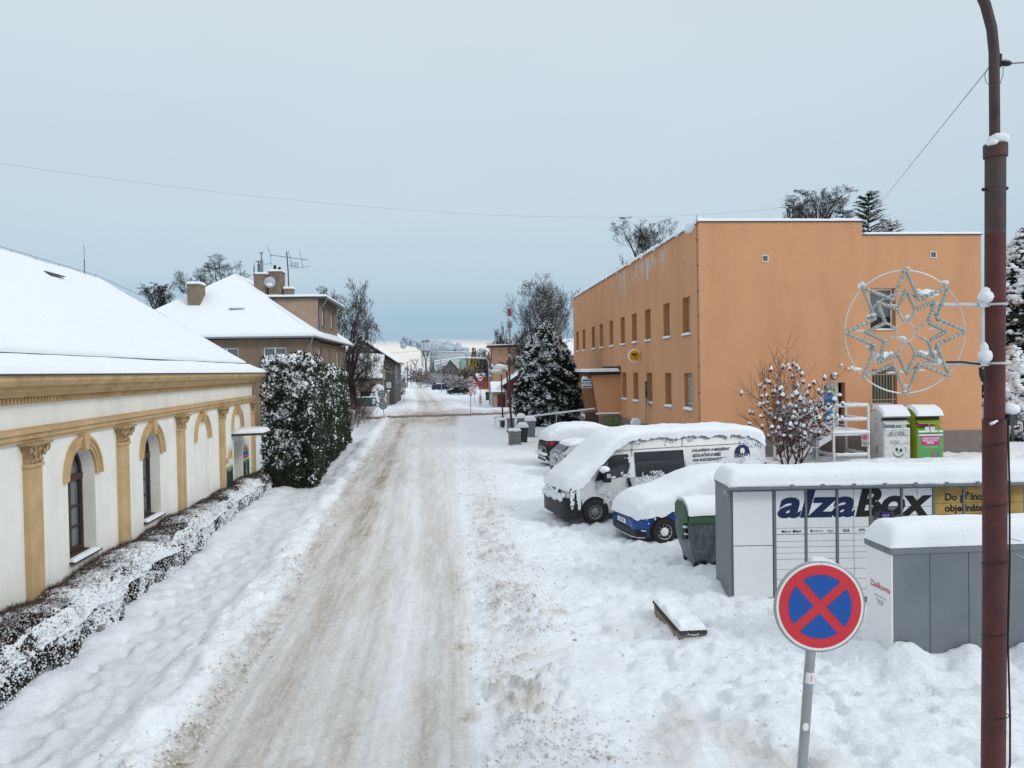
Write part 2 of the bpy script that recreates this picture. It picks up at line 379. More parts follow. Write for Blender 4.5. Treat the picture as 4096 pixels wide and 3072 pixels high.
rv = ramp(nt, n2.outputs['Fac'], [(.3, (.965, .97, .975)), (.7, (1.025, 1.02, 1.015))])
cm = mix(nt, 1., cl.outputs['Color'], rv.outputs['Color'], 'MULTIPLY')
b2 = nt.nodes.new('ShaderNodeBackground'); b2.inputs[1].default_value = 1.0; lk(nt, cm, b2.inputs[0])
ms = nt.nodes.new('ShaderNodeMixShader'); ms.inputs[0].default_value = .96; lk(nt, b1.outputs[0], ms.inputs[1]); lk(nt, b2.outputs[0], ms.inputs[2]); lk(nt, ms.outputs[0], out.inputs[0])
sl = bpy.data.lights.new('sun', 'SUN'); sl.energy = 1.0; sl.angle = radians(14); sl.color = (1, .97, .93)
so = bpy.data.objects.new('sun', sl); COL.objects.link(so)
_d = Vector((sin(radians(SUN_AZ))*cos(radians(SUN_EL)), cos(radians(SUN_AZ))*cos(radians(SUN_EL)), sin(radians(SUN_EL))))
so.rotation_euler = _d.to_track_quat('Z', 'Y').to_euler(); so.location = (0, 0, 60)
SC.view_settings.view_transform = 'Standard'; SC.view_settings.look = 'None'; SC.view_settings.exposure = 0.24; SC.cycles.use_denoising = True; SC.view_settings.gamma = 1

# ------------------------------------------------------------------ ground: one snow surface, split into ground, road and pavement
def xl(y): return np.interp(y, [0, 14.5, 28.5, 64.6, 72], [-3.05, -3.15, -3.86, -5.37, -5.8])
def xr(y): return np.interp(y, [0, 12, 30, 60, 68], [.3, .2, .2, .2, .35])
PATH_Y = [72, 80, 95, 114, 186, 272, 500, 900, 3600]; PATH_X = [-2.4, -2.2, -2.75, -3.9, -8.3, -13.6, -27, -60, -300]
def road_sdf(x, y):
    yc = np.minimum(y, 73.5)
    c = (xl(yc)+xr(yc))/2; hw = (xr(yc)-xl(yc))/2
    s1 = np.where(y < 76, np.abs(x-c)-hw, 9)+np.maximum(0, y-73)*.8
    s2 = np.abs(x-np.interp(y, PATH_Y, PATH_X))-np.interp(y, [72, 80, 110, 3000], [2.6, 1.75, 1.6, 1.7])
    s2 = np.where(y > 72, s2, 9)
    s3 = np.abs(y-(73.4+.25*x))/1.03-1.75; s3 = np.where(np.abs(x) < 70, s3, 9)
    k = 2.2
    def smin(a, b): h = np.clip(.5+.5*(b-a)/k, 0, 1); return b*(1-h)+a*h-k*h*(1-h)
    return smin(smin(s1, s3), np.where(y > 72, s2, 9)), s1, s3
def ground(x, y):
    s, s1, s3 = road_sdf(x, y)
    big = fbm(x*.35+5, y*.35, 4); med = fbm(x*1.6, y*1.6+9, 4); fine = fbm(x*7, y*7, 4, .6); chunk = np.abs(fbm(x*4.2+3, y*4.2, 4, .6)); clod = np.clip(fbm(x*7.5+3, y*7.5, 4, .65)+.55*fbm(x*2.6, y*2.6+8, 3), 0, 1)
    near = sst(40, 26, y)
    z = .07*big*sst(0, 2, s)+.05*med*sst(0, .8, s)+.012*fine*near
    # ruts along the road
    rut = .7*vn((x-xl(np.minimum(y, 72)))*17, y*.16+9)+vn((x-xl(np.minimum(y, 72)))*3.2, y*.05+3)+.5*vn((x-xl(np.minimum(y, 72)))*9, y*.11)
    inr = sst(.15, -.3, s)
    z += inr*(-.05+.06*rut+.030*fine*near+.04*np.maximum(0, fbm(x*2.5, y*.8, 5, .6)))
    # left bank between road and pavement
    left = (x < xl(y)+.3) & (y < 70)
    dl = xl(y)-x+.12*fbm(y*1.3+7, y*0+x*.5, 4)
    bank = sst(-.05, .35, dl)*sst(1.2, .5, dl)*(.12+.22*med+.10*big+.10*np.maximum(0, fbm(x*4, y*3+5, 4)))
    crumb = sst(-.40, -.12, dl)*sst(.32, .0, dl)*(.02+.13*clod)*(.35+.9*vn(y*.9+3, x*0))
    z += np.where(left, bank+crumb, 0)
    walk = sst(.9, 1.2, dl)*sst(2.3, 1.9, dl)
    z += np.where(left, -.05*walk+.05*walk*fine*near+.07*walk*fbm(x*5, y*2.2, 4), 0)
    hedge_side = sst(2.05, 2.6, dl)*(.07+.09*med)
    z += np.where(left & (y < 29), hedge_side, 0)
    # churned windrow on the right
    dr = x-xr(y)+.22*fbm(y*.8+2, x*.7, 4); fade = sst(32, 16, y)
    wr = sst(-.15, .45, dr)*sst(1.9, .7, dr)*(.03+.20*clod*(.4+1.1*vn(y*.7, x*.9+4))+.06*fine+.06*med)*(fade*.85+.15)
    z += np.where((y < 68) & (dr > -.5), wr, 0)
    # trodden snow over the car park, deeper to the right in front
    park = sst(1.2, 2.4, dr)*sst(70, 60, y)*(y < 70)
    z += park*(.10*fbm(x*2.1+11, y*2.1, 5, .6)+.05*fbm(x*.9, y*5.5, 4)*near+.035*fine*near-.07*sst(.60, .74, vn(x*3.1+9, y*3.1))*near)
    deep = sst(2.6, 4.0, x)*sst(13.2, 11.0, y); z -= park*deep*.045*fbm(x*2.1+11, y*2.1, 5, .6)
    z += deep*(.10+.06*fbm(x*.9, y*.9+4, 3)+.03*np.sin(x*1.3+y*2.4+2*med))
    # drift blown against the back of the parcel box and round the lockers
    z += .26*np.exp(-((y-9.75)/.33)**2)*sst(5.4, 5.95, x)*(.75+.35*np.sin(x*7.5+.5))*sst(9.98, 9.85, y)
    z += .16*np.exp(-((x-5.72)/.26)**2)*np.exp(-((y-10.1)/.5)**2)
    z += .20*np.exp(-((x-4.62)/.30)**2)*np.exp(-((y-14.1)/.75)**2)
    z += .10*np.exp(-((x-4.75)/.5)**2)*np.exp(-((y-15.4)/.25)**2)
    # snow against the parked van and cars
    z += .10*np.exp(-((x-6.)/2.6)**4)*np.exp(-((y-19.6-.25*(x-4))/.42)**2)*(.6+.6*vn(x*1.7, y*1.7))
    z += .13*np.exp(-((x-6.)/2.2)**4)*np.exp(-((y-17.45-.15*(x-4))/.33)**2)*(.6+.6*vn(x*1.9+4, y*1.9))
    z += .10*np.exp(-((x-20)/3.)**4)*np.exp(-((y-31.7)/.4)**2)
    # footprints
    for fx, fy, a, n in FOOT:
        for i in range(n):
            px = fx+sin(a)*i*.62+(.11 if i % 2 else -.11)*cos(a); py = fy+cos(a)*i*.62-(.11 if i % 2 else -.11)*sin(a)
            d2 = ((x-px)*cos(a)-(y-py)*sin(a))**2/.006+((x-px)*sin(a)+(y-py)*cos(a))**2/.022
            z = z-.10*np.exp(-d2)+.022*np.exp(-d2*.35)*(d2 > .6)
    # banks beyond the crossing
    far = (y > 74)
    z += np.where(far, .22*sst(.0, .7, s)*sst(3.5, 1.2, s)*(1+.5*med), 0)
    z += np.where((y < 71) & (y > 45), .07*sst(.0, .6, s)*sst(2.5, .9, s)*sst(1.5, 4, s3), 0)
    return z, s, s1, s3, chunk, med, fine
FOOT = [(3.9, 16.0, -.1, 9), (4.35, 13.9, -.25, 6), (2.9, 12.0, .25, 7), (4.9, 11.2, -.1, 4), (3.4, 9.0, .9, 6), (5.6, 8.3, -.6, 6), (-5.0, 9.0, -.06, 16), (-4.7, 12.4, -.04, 14), (2.3, 19, .1, 10), (2.9, 24, .2, 9), (4.2, 8.2, .3, 9), (5.0, 8.6, -.35, 7), (3.0, 13.9, -.15, 8), (2.4, 15.5, .9, 6), (4.3, 10.1, .05, 6), (-4.2, 11.5, .1, 7), (3.6, 14.9, -.5, 5), (2.6, 40, .15, 14)]
def ground_z(x, y):
    return float(ground(np.array([float(x)]), np.array([float(y)]))[0][0])
rows = list(np.linspace(-25, 6.2, 14))
y = 6.2
while y < 4200:
    k = .0046 if y < 34 else (.008 if y < 90 else .02 if y < 600 else .06)
    y += k*y if y > 12 else .0046*(y+3); rows.append(y)
rows = np.array(rows); cu_ = np.concatenate([np.linspace(-1.9, -.72, 25)[:-1], np.linspace(-.72, .88, 540), np.linspace(.88, 1.9, 25)[1:]])
span = np.where(rows < 8, 14, rows+6.)
GX = cu_[None, :]*span[:, None]; GY = np.repeat(rows[:, None], len(cu_), 1)
fl = ground(GX.ravel(), GY.ravel()); Z = fl[0].reshape(GX.shape); S_ = fl[1].reshape(GX.shape); S1 = fl[2].reshape(GX.shape); S3 = fl[3].reshape(GX.shape)
CH = fl[4].reshape(GX.shape); MD = fl[5].reshape(GX.shape); FN = fl[6].reshape(GX.shape)
# slow fall of the land beyond the town
Z = Z-np.clip(GY-620, 0, None)*.006
# dirt worked into the packed snow (stain map)
off = GX-xl(np.minimum(GY, 72)); wob = .10*fbm(GY*.35+4, GX*.3, 3); offw = off+wob
far_ = sst(11, 26, GY)
trk = np.exp(-((offw-.95-.004*np.clip(GY-12, 0, 60))/.36)**2)*(.22+.62*far_)
trk = trk+np.exp(-((offw-.35)/.30)**2)*(.20+.15*far_)+.16*np.exp(-((offw-1.7)/.25)**2)+.20*np.exp(-((offw-2.75)/.22)**2)*sst(60, 14, GY)+.14*np.exp(-((offw-3.15)/.2)**2)
inr = sst(.25, -.35, S_)
blot = np.clip(fbm(GX*1.3, GY*.16, 5)+.05, 0, 1)
dirt = inr*(.20+.85*trk*(.6+.8*np.clip(fbm(GX*2.2, GY*.3+8, 4)+.4, 0, 1))*(GY < 71)+.30*blot)
cl_ = np.clip(fbm(GX*7.5+3, GY*7.5, 4, .65)+.3, 0, 1)
dirt = np.maximum(dirt, np.where(GY < 71, sst(-.42, -.12, -offw)*sst(.30, .02, -offw)*(.34+.62*cl_)*(.7+.4*vn(GY*.9+3, GX*0)), 0))
dr = GX-xr(GY)+.22*fbm(GY*.8+2, GX*.7, 4)
dirt = np.maximum(dirt, np.where(GY < 68, sst(-.1, .4, dr)*sst(1.8, .8, dr)*(.12+.52*cl_*np.clip(.25+1.4*fbm(GX*1.1, GY*.5+3, 4), .1, 1))*(.4+.6*sst(34, 18, GY)), 0))
dirt = np.maximum(dirt, np.where(GY < 15, sst(1.0, 2.2, dr)*sst(5.2, 2.8, dr)*sst(15, 10, GY)*(.05+.30*np.clip(fbm(GX*1.1+3, GY*.9, 5)*1.5+.1, 0, 1)), 0))
for (bx_, by_, br_, ba_) in ((-1.3, 10.1, .12, .8), (-1.25, 8.9, .12, .75), (.05, 11.6, .14, .75), (-1.7, 8.15, .15, .7), (.1, 9.3, .10, .7), (1.75, 13.2, .12, .6), (.55, 17.3, .12, .6), (-.3, 9.6, .06, .9), (.75, 9.7, .22, .65)):
    dirt = np.maximum(dirt, ba_*np.exp(-((GX-bx_)**2/(br_*1.6)**2+(GY-by_)**2/(br_*2.4)**2))*(.5+.9*cl_))
cross = sst(1.1, -.3, S3+.6*fbm(GX*.6, GY*.8, 4))*(np.abs(GX) < 70)
dirt = np.maximum(dirt, cross*(.70+.4*MD))
dirt = np.maximum(dirt, np.where(GY > 74, inr*sst(260, 78, GY)*(.42+.35*MD+.35*np.exp(-((np.abs(GX-np.interp(GY, PATH_Y, PATH_X))-.65)/.3)**2)), 0))
mud = np.exp(-((GX+2.4)/3.4)**2-((GY-76)/8)**2); dirt = np.maximum(dirt, mud*(1.0+.35*fbm(GX*.8, GY*.5, 4)))
dirt = np.maximum(dirt, np.where((GY > 54) & (GY < 76), inr*sst(50, 66, GY)*(.55+.5*np.clip(fbm(GX*.9, GY*.35, 4)+.3, 0, 1)), 0))
asph = sst(.35, -.35, S3+.28*np.sin(GX*.4)+.55*fbm(GX*.5+9, GY*1.6, 4))*(np.abs(GX) < 70)*.8
walkm = np.where((GY < 68) & (-off > .85) & (-off < 2.3), sst(.85, 1.2, -off)*sst(2.3, 1.9, -off), 0)
gm, gnt, gb = nt_new('trodden_snow')
gb.inputs['Roughness'].default_value = .75; gb.inputs['Specular IOR Level'].default_value = .22
at = gnt.nodes.new('ShaderNodeAttribute'); at.attribute_name = 'dirt'; sxyz = gnt.nodes.new('ShaderNodeSeparateColor'); lk(gnt, at.outputs['Color'], sxyz.inputs[0])
na = noise_node(gnt, 16, 9, .72); nb = noise_node(gnt, 3.6, 8, .68, stretch=(1, .12, 1)); nc = noise_node(gnt, 55, 5, .7, stretch=(.6, 1, 1))
nd = noise_node(gnt, 13, 7, .7, stretch=(1, .05, 1))
def mth(op, a, b_, c=None):
    m_ = gnt.nodes.new('ShaderNodeMath'); m_.operation = op
    for i, v in enumerate((a, b_, c)):
        if v is None: continue
        if isinstance(v, (int, float)): m_.inputs[i].default_value = v
        else: lk(gnt, v, m_.inputs[i])
    return m_.outputs[0]
# dirt breaks up into flecks and streaks
fl_ = mth('MULTIPLY_ADD', na.outputs['Fac'], 1.9, -.95); fs_ = mth('MULTIPLY_ADD', nb.outputs['Fac'], 1.5, -.75)
amt = mth('ADD', mth('MULTIPLY', sxyz.outputs[0], .68), mth('MULTIPLY', mth('ADD', mth('ADD', fl_, fs_), mth('MULTIPLY_ADD', nd.outputs['Fac'], 1.7, -.85)), mth('MULTIPLY_ADD', sxyz.outputs[0], 1.0, .02)))
snow_c = ramp(gnt, na.outputs['Fac'], [(.35, (.68, .72, .77)), (.60, (.81, .845, .885))])
dirt_c = ramp(gnt, amt, [(.05, (.74, .765, .79)), (.22, (.68, .67, .665)), (.5, (.56, .52, .475)), (.85, (.37, .305, .235)), (1., (.28, .225, .17))])
fade_ = ramp(gnt, amt, [(.02, (0, 0, 0)), (.16, (1, 1, 1))])
c1 = mix(gnt, fade_.outputs['Color'], snow_c.outputs['Color'], dirt_c.outputs['Color'])
wk = mth('MULTIPLY', sxyz.outputs[2], ramp(gnt, na.outputs['Fac'], [(.42, (.25, .25, .25)), (.62, (.7, .7, .7))]).outputs['Color'])
c2 = mix(gnt, wk, c1, (.58, .62, .665))
# dark specks of grit and bare asphalt showing through
sp_ = ramp(gnt, nc.outputs['Fac'], [(.53, (0, 0, 0)), (.63, (1, 1, 1))])
sm_ = ramp(gnt, nb.outputs['Fac'], [(.42, (.15, .15, .15)), (.62, (1, 1, 1))])
c3 = mix(gnt, mth('MULTIPLY', mth('MULTIPLY', sp_.outputs['Color'], sm_.outputs['Color']), mth('MULTIPLY_ADD', mth('ADD', sxyz.outputs[0], mth('MULTIPLY', sxyz.outputs[2], .6)), .85, .015)), c2, (.27, .245, .22))
ap_ = ramp(gnt, mth('MULTIPLY', sxyz.outputs[1], mth('MULTIPLY_ADD', nb.outputs['Fac'], 1.2, .42)), [(.35, (0, 0, 0)), (.62, (1, 1, 1))])
c4 = mix(gnt, ap_.outputs['Color'], c3, (.19, .16, .135))
lk(gnt, c4, gb.inputs['Base Color'])
hb_ = mth('ADD', mth('MULTIPLY', na.outputs['Fac'], mth('MULTIPLY_ADD', sxyz.outputs[0], 1.3, .45)), mth('MULTIPLY', mth('ADD', nc.outputs['Fac'], nd.outputs['Fac']), mth('MULTIPLY_ADD', sxyz.outputs[0], .9, .12)))
bump(gnt, gb, hb_, .75, .05)
M['ground'] = gm
nr, ncx = GX.shape; idx = np.arange(nr*ncx).reshape(nr, ncx)
Q = np.stack([idx[:-1, :-1], idx[:-1, 1:], idx[1:, 1:], idx[1:, :-1]], -1).reshape(-1, 4)
Vg = np.stack([GX, GY, Z], -1).reshape(-1, 3); Cg = np.stack([dirt, asph, walkm], -1).reshape(-1, 3)
cS = (S_[:-1, :-1]+S_[1:, 1:]).ravel()/2; cW = (walkm[:-1, :-1]+walkm[1:, 1:]).ravel()/2
cS3 = (S3[:-1, :-1]+S3[1:, 1:]).ravel()/2; cY = (GY[:-1, :-1]).ravel()
kind = np.where(cS < 0, np.where((cS3 < 0), 2, 1), np.where(cW > .5, 3, 0))
for k, nm in enumerate(('snowy_ground', 'road', 'cross_road', 'pavement')):
    q = Q[kind == k]; u, inv = np.unique(q, return_inverse=True)
    o = np_mesh(nm, Vg[u], inv.reshape(-1, 4), 'ground', None, True)
    a = o.data.color_attributes.new('dirt', 'FLOAT_COLOR', 'POINT')
    a.data.foreach_set('color', np.concatenate([np.clip(Cg[u], 0, 1.3), np.ones((len(u), 1))], 1).astype(np.float32).ravel())
    struct(o)
# far wooded hills, the blue of distant haze put into their colour
mb = MB(); P = []
for i, yy in enumerate(np.linspace(3300, 5200, 7)):
    r = []
    for xx in np.linspace(-5200, 5200, 160):
        h = -22+np.sin(pi*i/6)*(26+26*float(fbm(np.array([xx*.0011+3]), np.array([yy*.0006]), 4)[0])+6*float(fbm(np.array([xx*.01]), np.array([yy*.01]), 3)[0]))
        r.append((xx, yy, h))
    P.append(r)
mb.grid(P, 0, True)
M['hazed_forest'] = mat('hazed_forest_and_fields', (.13, .17, .22), 1., var=.8, scale=.004)
struct(mb.build('hills', 'hazed_forest', None, True))

# loose clods and crumbs thrown up by the plough
M['clod'] = snow_mat('dirty_clod_snow', (.70, .70, .70), s=18., k=.4); M['clod_brown'] = mat('brown_clod_snow', (.46, .405, .345), .9, var=.3, scale=9, bmp=.4, bscale=40)
n = 17000; yy = 8+rng.random(n)**1.35*32; side = rng.random(n)
xx = np.where(side < .62, xr(yy)+rng.normal(.75, .5, n), np.where(side < .86, xl(yy)+rng.normal(-.02, .16, n), xl(yy)-rng.uniform(.2, 1.0, n)))
xx = np.where((side > .93), rng.uniform(1.5, 6, n), xx)
kk = fbm(xx*1.6+4, yy*.9, 4) > rng.uniform(-.4, .3, n); xx, yy, side = xx[kk], yy[kk], side[kk]; n = len(xx); zz = ground(xx, yy)[0]
sz = rng.uniform(.006, .022, n)*rng.choice([.8, 1, 1.6], n, p=[.6, .33, .07]); br = (rng.random(n) < np.where(side < .62, .16, np.where(side < .86, .30, .04)))
LV0 = np.array(ICO[1][0])*(1+np.random.default_rng(5).uniform(-.3, .3, (12, 1))); LF0 = np.array(ICO[1][1])
for nm, k_, m_ in (('snow_clods', ~br, 'clod'), ('dirty_clods', br, 'clod_brown')):
    o = scat(nm, LV0, LF0, np.stack([xx, yy, zz+sz*.25], -1)[k_], sz[k_][:, None]*np.array([1.2, 1, .75]), m_, None, 'q', False); o['kind'] = 'stuff'; tag(o, 'clean white snow clods thrown along the road edges' if k_ is not br else 'brown dirty clods of packed snow strewn along the road edges', 'snow clods')
# ------------------------------------------------------------------ walls with openings
def wall(mb, mp, s0, s1, z0, z1, ops, depth, mi=0, mr=None):
    """front skin with real holes, and the four reveals of each hole. ops: (a, b, c, d, arch)"""
    mr = mi if mr is None else mr
    ss = sorted({s0, s1, *[o[0] for o in ops], *[o[1] for o in ops]}); zs = sorted({z0, z1, *[o[2] for o in ops], *[o[3] for o in ops]})
    for i in range(len(ss)-1):
        for j in range(len(zs)-1):
            a, b, c, d = ss[i], ss[i+1], zs[j], zs[j+1]; m_ = ((a+b)/2, (c+d)/2)
            if any(o[0] < m_[0] < o[1] and o[2] < m_[1] < o[3] for o in ops): continue
            mb.poly([mp(a, c, 0), mp(b, c, 0), mp(b, d, 0), mp(a, d, 0)], mi)
    for o in ops:
        a, b, c, d = o[:4]
        if len(o) > 4 and o[4]:
            r = (b-a)/2; zc = d-r; sc = (a+b)/2; n = 14
            arc = [(sc-r*cos(pi*k/n), zc+r*sin(pi*k/n)) for k in range(n+1)]
            for k in range(n):
                p, q = arc[k], arc[k+1]
                mb.poly([mp(p[0], p[1], 0), mp(p[0], d, 0), mp(q[0], d, 0), mp(q[0], q[1], 0)], mi)
                mb.poly([mp(*p, 0), mp(*q, 0), mp(*q, depth), mp(*p, depth)], mr)
            top = zc
        else:
            top = d; mb.poly([mp(a, d, 0), mp(b, d, 0), mp(b, d, depth), mp(a, d, depth)], mr)
        mb.poly([mp(a, c, 0), mp(b, c, 0), mp(b, c, depth), mp(a, c, depth)], mr)
        for s in (a, b): mb.poly([mp(s, c, 0), mp(s, top, 0), mp(s, top, depth), mp(s, c, depth)], mr)

# ------------------------------------------------------------------ cream single-storey building on the left
B = thing('plastered_house', 'long cream single-storey building with ochre pilasters and a broad snow-covered roof', 'building', (-7.35, 28.7, 0), 2.36)
mpL = lambda s, z, d: (-d, s, z)
AR = [(-14.78, -13.66, .98, 2.95, True), (-11.16, -10.04, .98, 2.95, True)]
mb = MB(); wall(mb, mpL, -27, 0, -.3, 3.9, AR+[(-2.88, -1.80, -.25, 1.98)], .34)
mb.poly([(0, 0, -.3), (0, 0, 3.9), (-8, 0, 3.9), (-8, 0, -.3)]); mb.poly([(0, -27, -.3), (0, -27, 3.9), (-8, -27, 3.9), (-8, -27, -.3)])
mb.poly([(-8, 0, -.3), (-8, 0, 3.9), (-8, -27, 3.9), (-8, -27, -.3)])
mb.build('wall', 'cream', B)
mb = MB(); mb.bx(.0, .03, -1.80, 0.03, -.3, .5); mb.bx(-.3, -.0, -1.80, -1.77, -.3, .5); mb.build('plinth', 'maroon', B)
mb = MB(); mb.bx(-.36, -.33, -2.88, -1.80, -.25, 1.98); mb.build('door', 'beige', B)
# entablature, dentils and cornice
mb = MB()
prof = [(0, 3.20), (.06, 3.20), (.06, 3.25), (.09, 3.25), (.09, 3.32), (.13, 3.34), (.13, 3.40), (.04, 3.43), (0, 3.43)]
mb.prism([(x, -27, z) for x, z in prof], (0, 27.06, 0)); mb.build('architrave', 'ochre', B)
mb = MB()
prof = [(0, 3.80), (.06, 3.80), (.06, 3.90), (.16, 3.91), (.20, 3.985), (.30, 4.0), (.30, 4.06), (.40, 4.085), (.46, 4.16), (.46, 4.235), (0, 4.235)]
mb.prism([(x, -27, z) for x, z in prof], (0, 27.38, 0))
prof2 = [(x, z) for x, z in prof]
mb.prism([(0, -.08+x, z) for x, z in prof2], (-8, 0, 0)); mb.build('cornice', 'ochre', B)
mb = MB()
for i in range(int(17.2/.105)): mb.bx(.06, .105, -17.3+i*.105, -17.3+i*.105+.052, 3.815, 3.895)
mb.build('dentil_row', 'ochre', B)
mb = MB(); mb.bx(.40, .50, -27, .42, 4.237, 4.262); mb.build('roof_edge_flashing', 'dkgrey', B)
# pilasters
def pilaster(s, w=.42, full=True):
    mb = MB(); mb.bx(0, .10, s-w/2, s+w/2, -.3, 2.84); mb.bx(0, .13, s-w/2-.025, s+w/2+.025, 2.80, 2.86)
    p = mb.build('pilaster', 'ochre', B, bevel=.008)
    c = MB(); n = 12
    # bell of the capital, flaring to the abacus
    for i in range(6):
        z0 = 2.86+i*.05; k = (i/6)**2*.10; c.bx(0, .105+k*.9, s-w/2+.015-k, s+w/2-.015+k, z0, z0+.051)
    c.bx(0, .22, s-w/2-.13, s+w/2+.13, 3.155, 3.198)
    for sg in (-1, 1):        # volutes
        pts = [Vector((.17+.02*cos(t*.5), s+sg*(w/2+.045-.07*(1-t/14)*cos(t)), 3.085+.07*(1-t/14)*sin(t))) for t in np.linspace(0, 11, 22)]
        c.path(pts, .016, 6)
        for q in range(2): c.blob((.13+q*.03, s+sg*(.07+.09*q), 2.93+.10*q), (.035, .05, .06), seed=int(s*10+q+sg*3))
    c.blob((.15, s, 3.06), (.04, .05, .07), seed=3)
    for k in range(5): c.blob((.115, s-w/2+.05+k*.08, 2.91), (.03, .032, .055), seed=k)
    c.build('capital', 'ochre_dark', p)
for s in (-23.7, -19.9, -16.08, -12.4, -8.56, -4.5): pilaster(s)
pilaster(-.16, .30)
# arched windows and blind arches
def arch_trim(sc, name):
    mb = MB(); n = 18; R0_, R1_ = .575, .755
    for (ra, rb, dp) in ((.56, .63, .045), (.63, .70, .065), (.70, .755, .09)):
        for k in range(n):
            a0, a1 = pi*k/n, pi*(k+1)/n
            q = [(sc-ra*cos(a0), 2.39+ra*sin(a0)), (sc-rb*cos(a0), 2.39+rb*sin(a0)), (sc-rb*cos(a1), 2.39+rb*sin(a1)), (sc-ra*cos(a1), 2.39+ra*sin(a1))]
            mb.prism([(0, *p) for p in q], (dp, 0, 0))
    mb.prism([(0, sc-.07, 2.88), (0, sc+.07, 2.88), (0, sc+.13, 3.195), (0, sc-.13, 3.195)], (.12, 0, 0))
    return mb.build(name, 'ochre', B)
for sc in (-14.22, -10.60):
    arch_trim(sc, 'arch_moulding')
    # frame in dark wood: outer arch frame, transom, mullion, bars
    f = MB(); r = .55; x0, x1 = -.30, -.22; zt = 2.39
    n = 14
    for k in range(n):
        a0, a1 = pi*k/n, pi*(k+1)/n
        f.prism([(x0, sc-r*cos(a0), zt+r*sin(a0)), (x0, sc-(r-.07)*cos(a0), zt+(r-.07)*sin(a0)), (x0, sc-(r-.07)*cos(a1), zt+(r-.07)*sin(a1)), (x0, sc-r*cos(a1), zt+r*sin(a1))], (.08, 0, 0))
    f.bx(x0, x1, sc-.55, sc-.48, 1.0, zt); f.bx(x0, x1, sc+.48, sc+.55, 1.0, zt); f.bx(x0, x1, sc-.48, sc+.48, 1.0, 1.08)
    f.bx(x0, x1+.01, sc-.55, sc+.55, zt-.09, zt+.03); f.bx(x0, x1+.005, sc-.045, sc+.045, 1.08, zt-.09)
    for sg in (-1, 1):
        f.bx(x0, x1-.01, sc+sg*.26-.215, sc+sg*.26-.18, 1.08, zt-.09); f.bx(x0, x1-.01, sc+sg*.26+.18, sc+sg*.26+.215, 1.08, zt-.09)
        for zb in (1.45, 1.82): f.bx(x0, x1-.015, sc+sg*.26-.18, sc+sg*.26+.18, zb-.015, zb+.015)
    f.bx(x0, x1-.01, sc-.02, sc+.02, zt+.03, zt+.5)
    wn = f.build('window', 'brown_wood', B)
    g = MB(); g.bx(-.285, -.27, sc-.5, sc+.5, 1.03, zt-.02)
    g.prism([(-.285, sc-.5*cos(pi*k/12), zt-.02+.5*sin(pi*k/12)) for k in range(13)], (.015, 0, 0)); g.build('pane', 'glass_grey', wn)
    sl_ = MB(); sl_.prism([(-.34, sc-.56, .985), (.09, sc-.60, .93), (.09, sc+.60, .93), (-.34, sc+.56, .985)], (0, 0, .025))
    sl_.build('sill', 'wood', wn)
    snow_patch((.085, sc-.55, .957), (.085, sc+.55, .957), (-.05, sc+.5, .975), (-.05, sc-.5, .975), .05, 'sill_snow', wn, .05, 14, 8, .8, 9, seed=sc)
for sc in (-6.54, -2.44, -18., -21.8): arch_trim(sc, 'blind_arch')
mb = MB()
for sc in (-6.54,):
    for sg in (-1, 1): mb.bx(0, .018, sc+sg*.62-.09, sc+sg*.62+.09, .75, 2.39)
    mb.bx(0, .018, sc-.71, sc+.71, .66, .75)
mb.build('blind_window_frame', 'cream', B)
# canopy over the door
mb = MB(); mb.prism([(0, -3.2, 2.20), (.95, -2.95, 2.20), (1.02, -2.5, 2.20), (1.0, -1.75, 2.20), (0, -1.55, 2.20)], (0, 0, .07)); cn = mb.build('door_canopy', 'wood', B)
snow_patch((0.02, -3.1, 2.272), (.95, -2.9, 2.272), (.97, -1.82, 2.272), (.02, -1.62, 2.272), .13, 'canopy_snow', cn, .14, 16, 16, .3, 2)
# roof: hipped, swept out at the eaves; snow in two layers with a crack along the snow guard
EV = .48; W_ = 4.2; HP = 2.88; L_ = 27
def hz(t):  # height above eaves against distance in from the eaves (bell-cast)
    return np.interp(t, [0, .3, .7, 1.2, 1.7, 2.85, W_], [0, .10, .33, .68, 1.05, 1.90, HP])
def roof_grid(name, t0, t1, h, m, y_end):
    U = np.linspace(0, 1, 90); T = np.concatenate([np.linspace(t0, min(t1, t0+.25), 6), np.linspace(min(t1, t0+.25), t1, 22)[1:]]) if t1-t0 > .6 else np.linspace(t0, t1, 9)
    P = []; 
    for t in T:
        r = []
        e = min(1., (t-t0)/.12); k = sqrt(max(0, 1-(1-e)**2)) if t0 > -.01 else 1
        for u in U:
            y0, y1 = -L_, y_end-t
            yy = y0+(y1-y0)*u
            nz = float(_rn(np.array([yy*.7]), np.array([t*1.2+3]))[0])
            rag = .035*float(fbm(np.array([yy*4.]), np.array([t0+2.]), 3)[0])*(1 if t in (T[0], T[1], T[2]) else 0)
            r.append((EV-t+rag, yy, 4.262+hz(t)+h*k*(1+.25*nz)))
        P.append(r)
    mb = MB(); mb.grid(P); return mb.build(name, m, B, True)
_rn = lambda a, b: fbm(a, b, 3)
mb = MB(); P = [[(EV-t, yy, 4.24+hz(t)) for yy in (-L_, .42-t)] for t in np.linspace(0, W_, 16)]; mb.grid(P)
P = [[(EV-t-(2*W_-2*t)*u, .42-t, 4.24+hz(t)) for u in (0, 1)] for t in np.linspace(0, W_, 16)]; mb.grid(P)
mb.poly([(EV-W_*2, -L_, 4.24), (EV-W_, -L_, 4.24+HP), (EV-W_, .42-W_, 4.24+HP), (EV-2*W_, .42, 4.24)])
rf = mb.build('roof', 'dkgrey', B, True)
for o in (roof_grid('roof_snow', .60, W_, .13, 'snow_roof', .46), roof_grid('eaves_snow', -.005, .52, .09, 'snow_roof', .42)): o.parent = rf
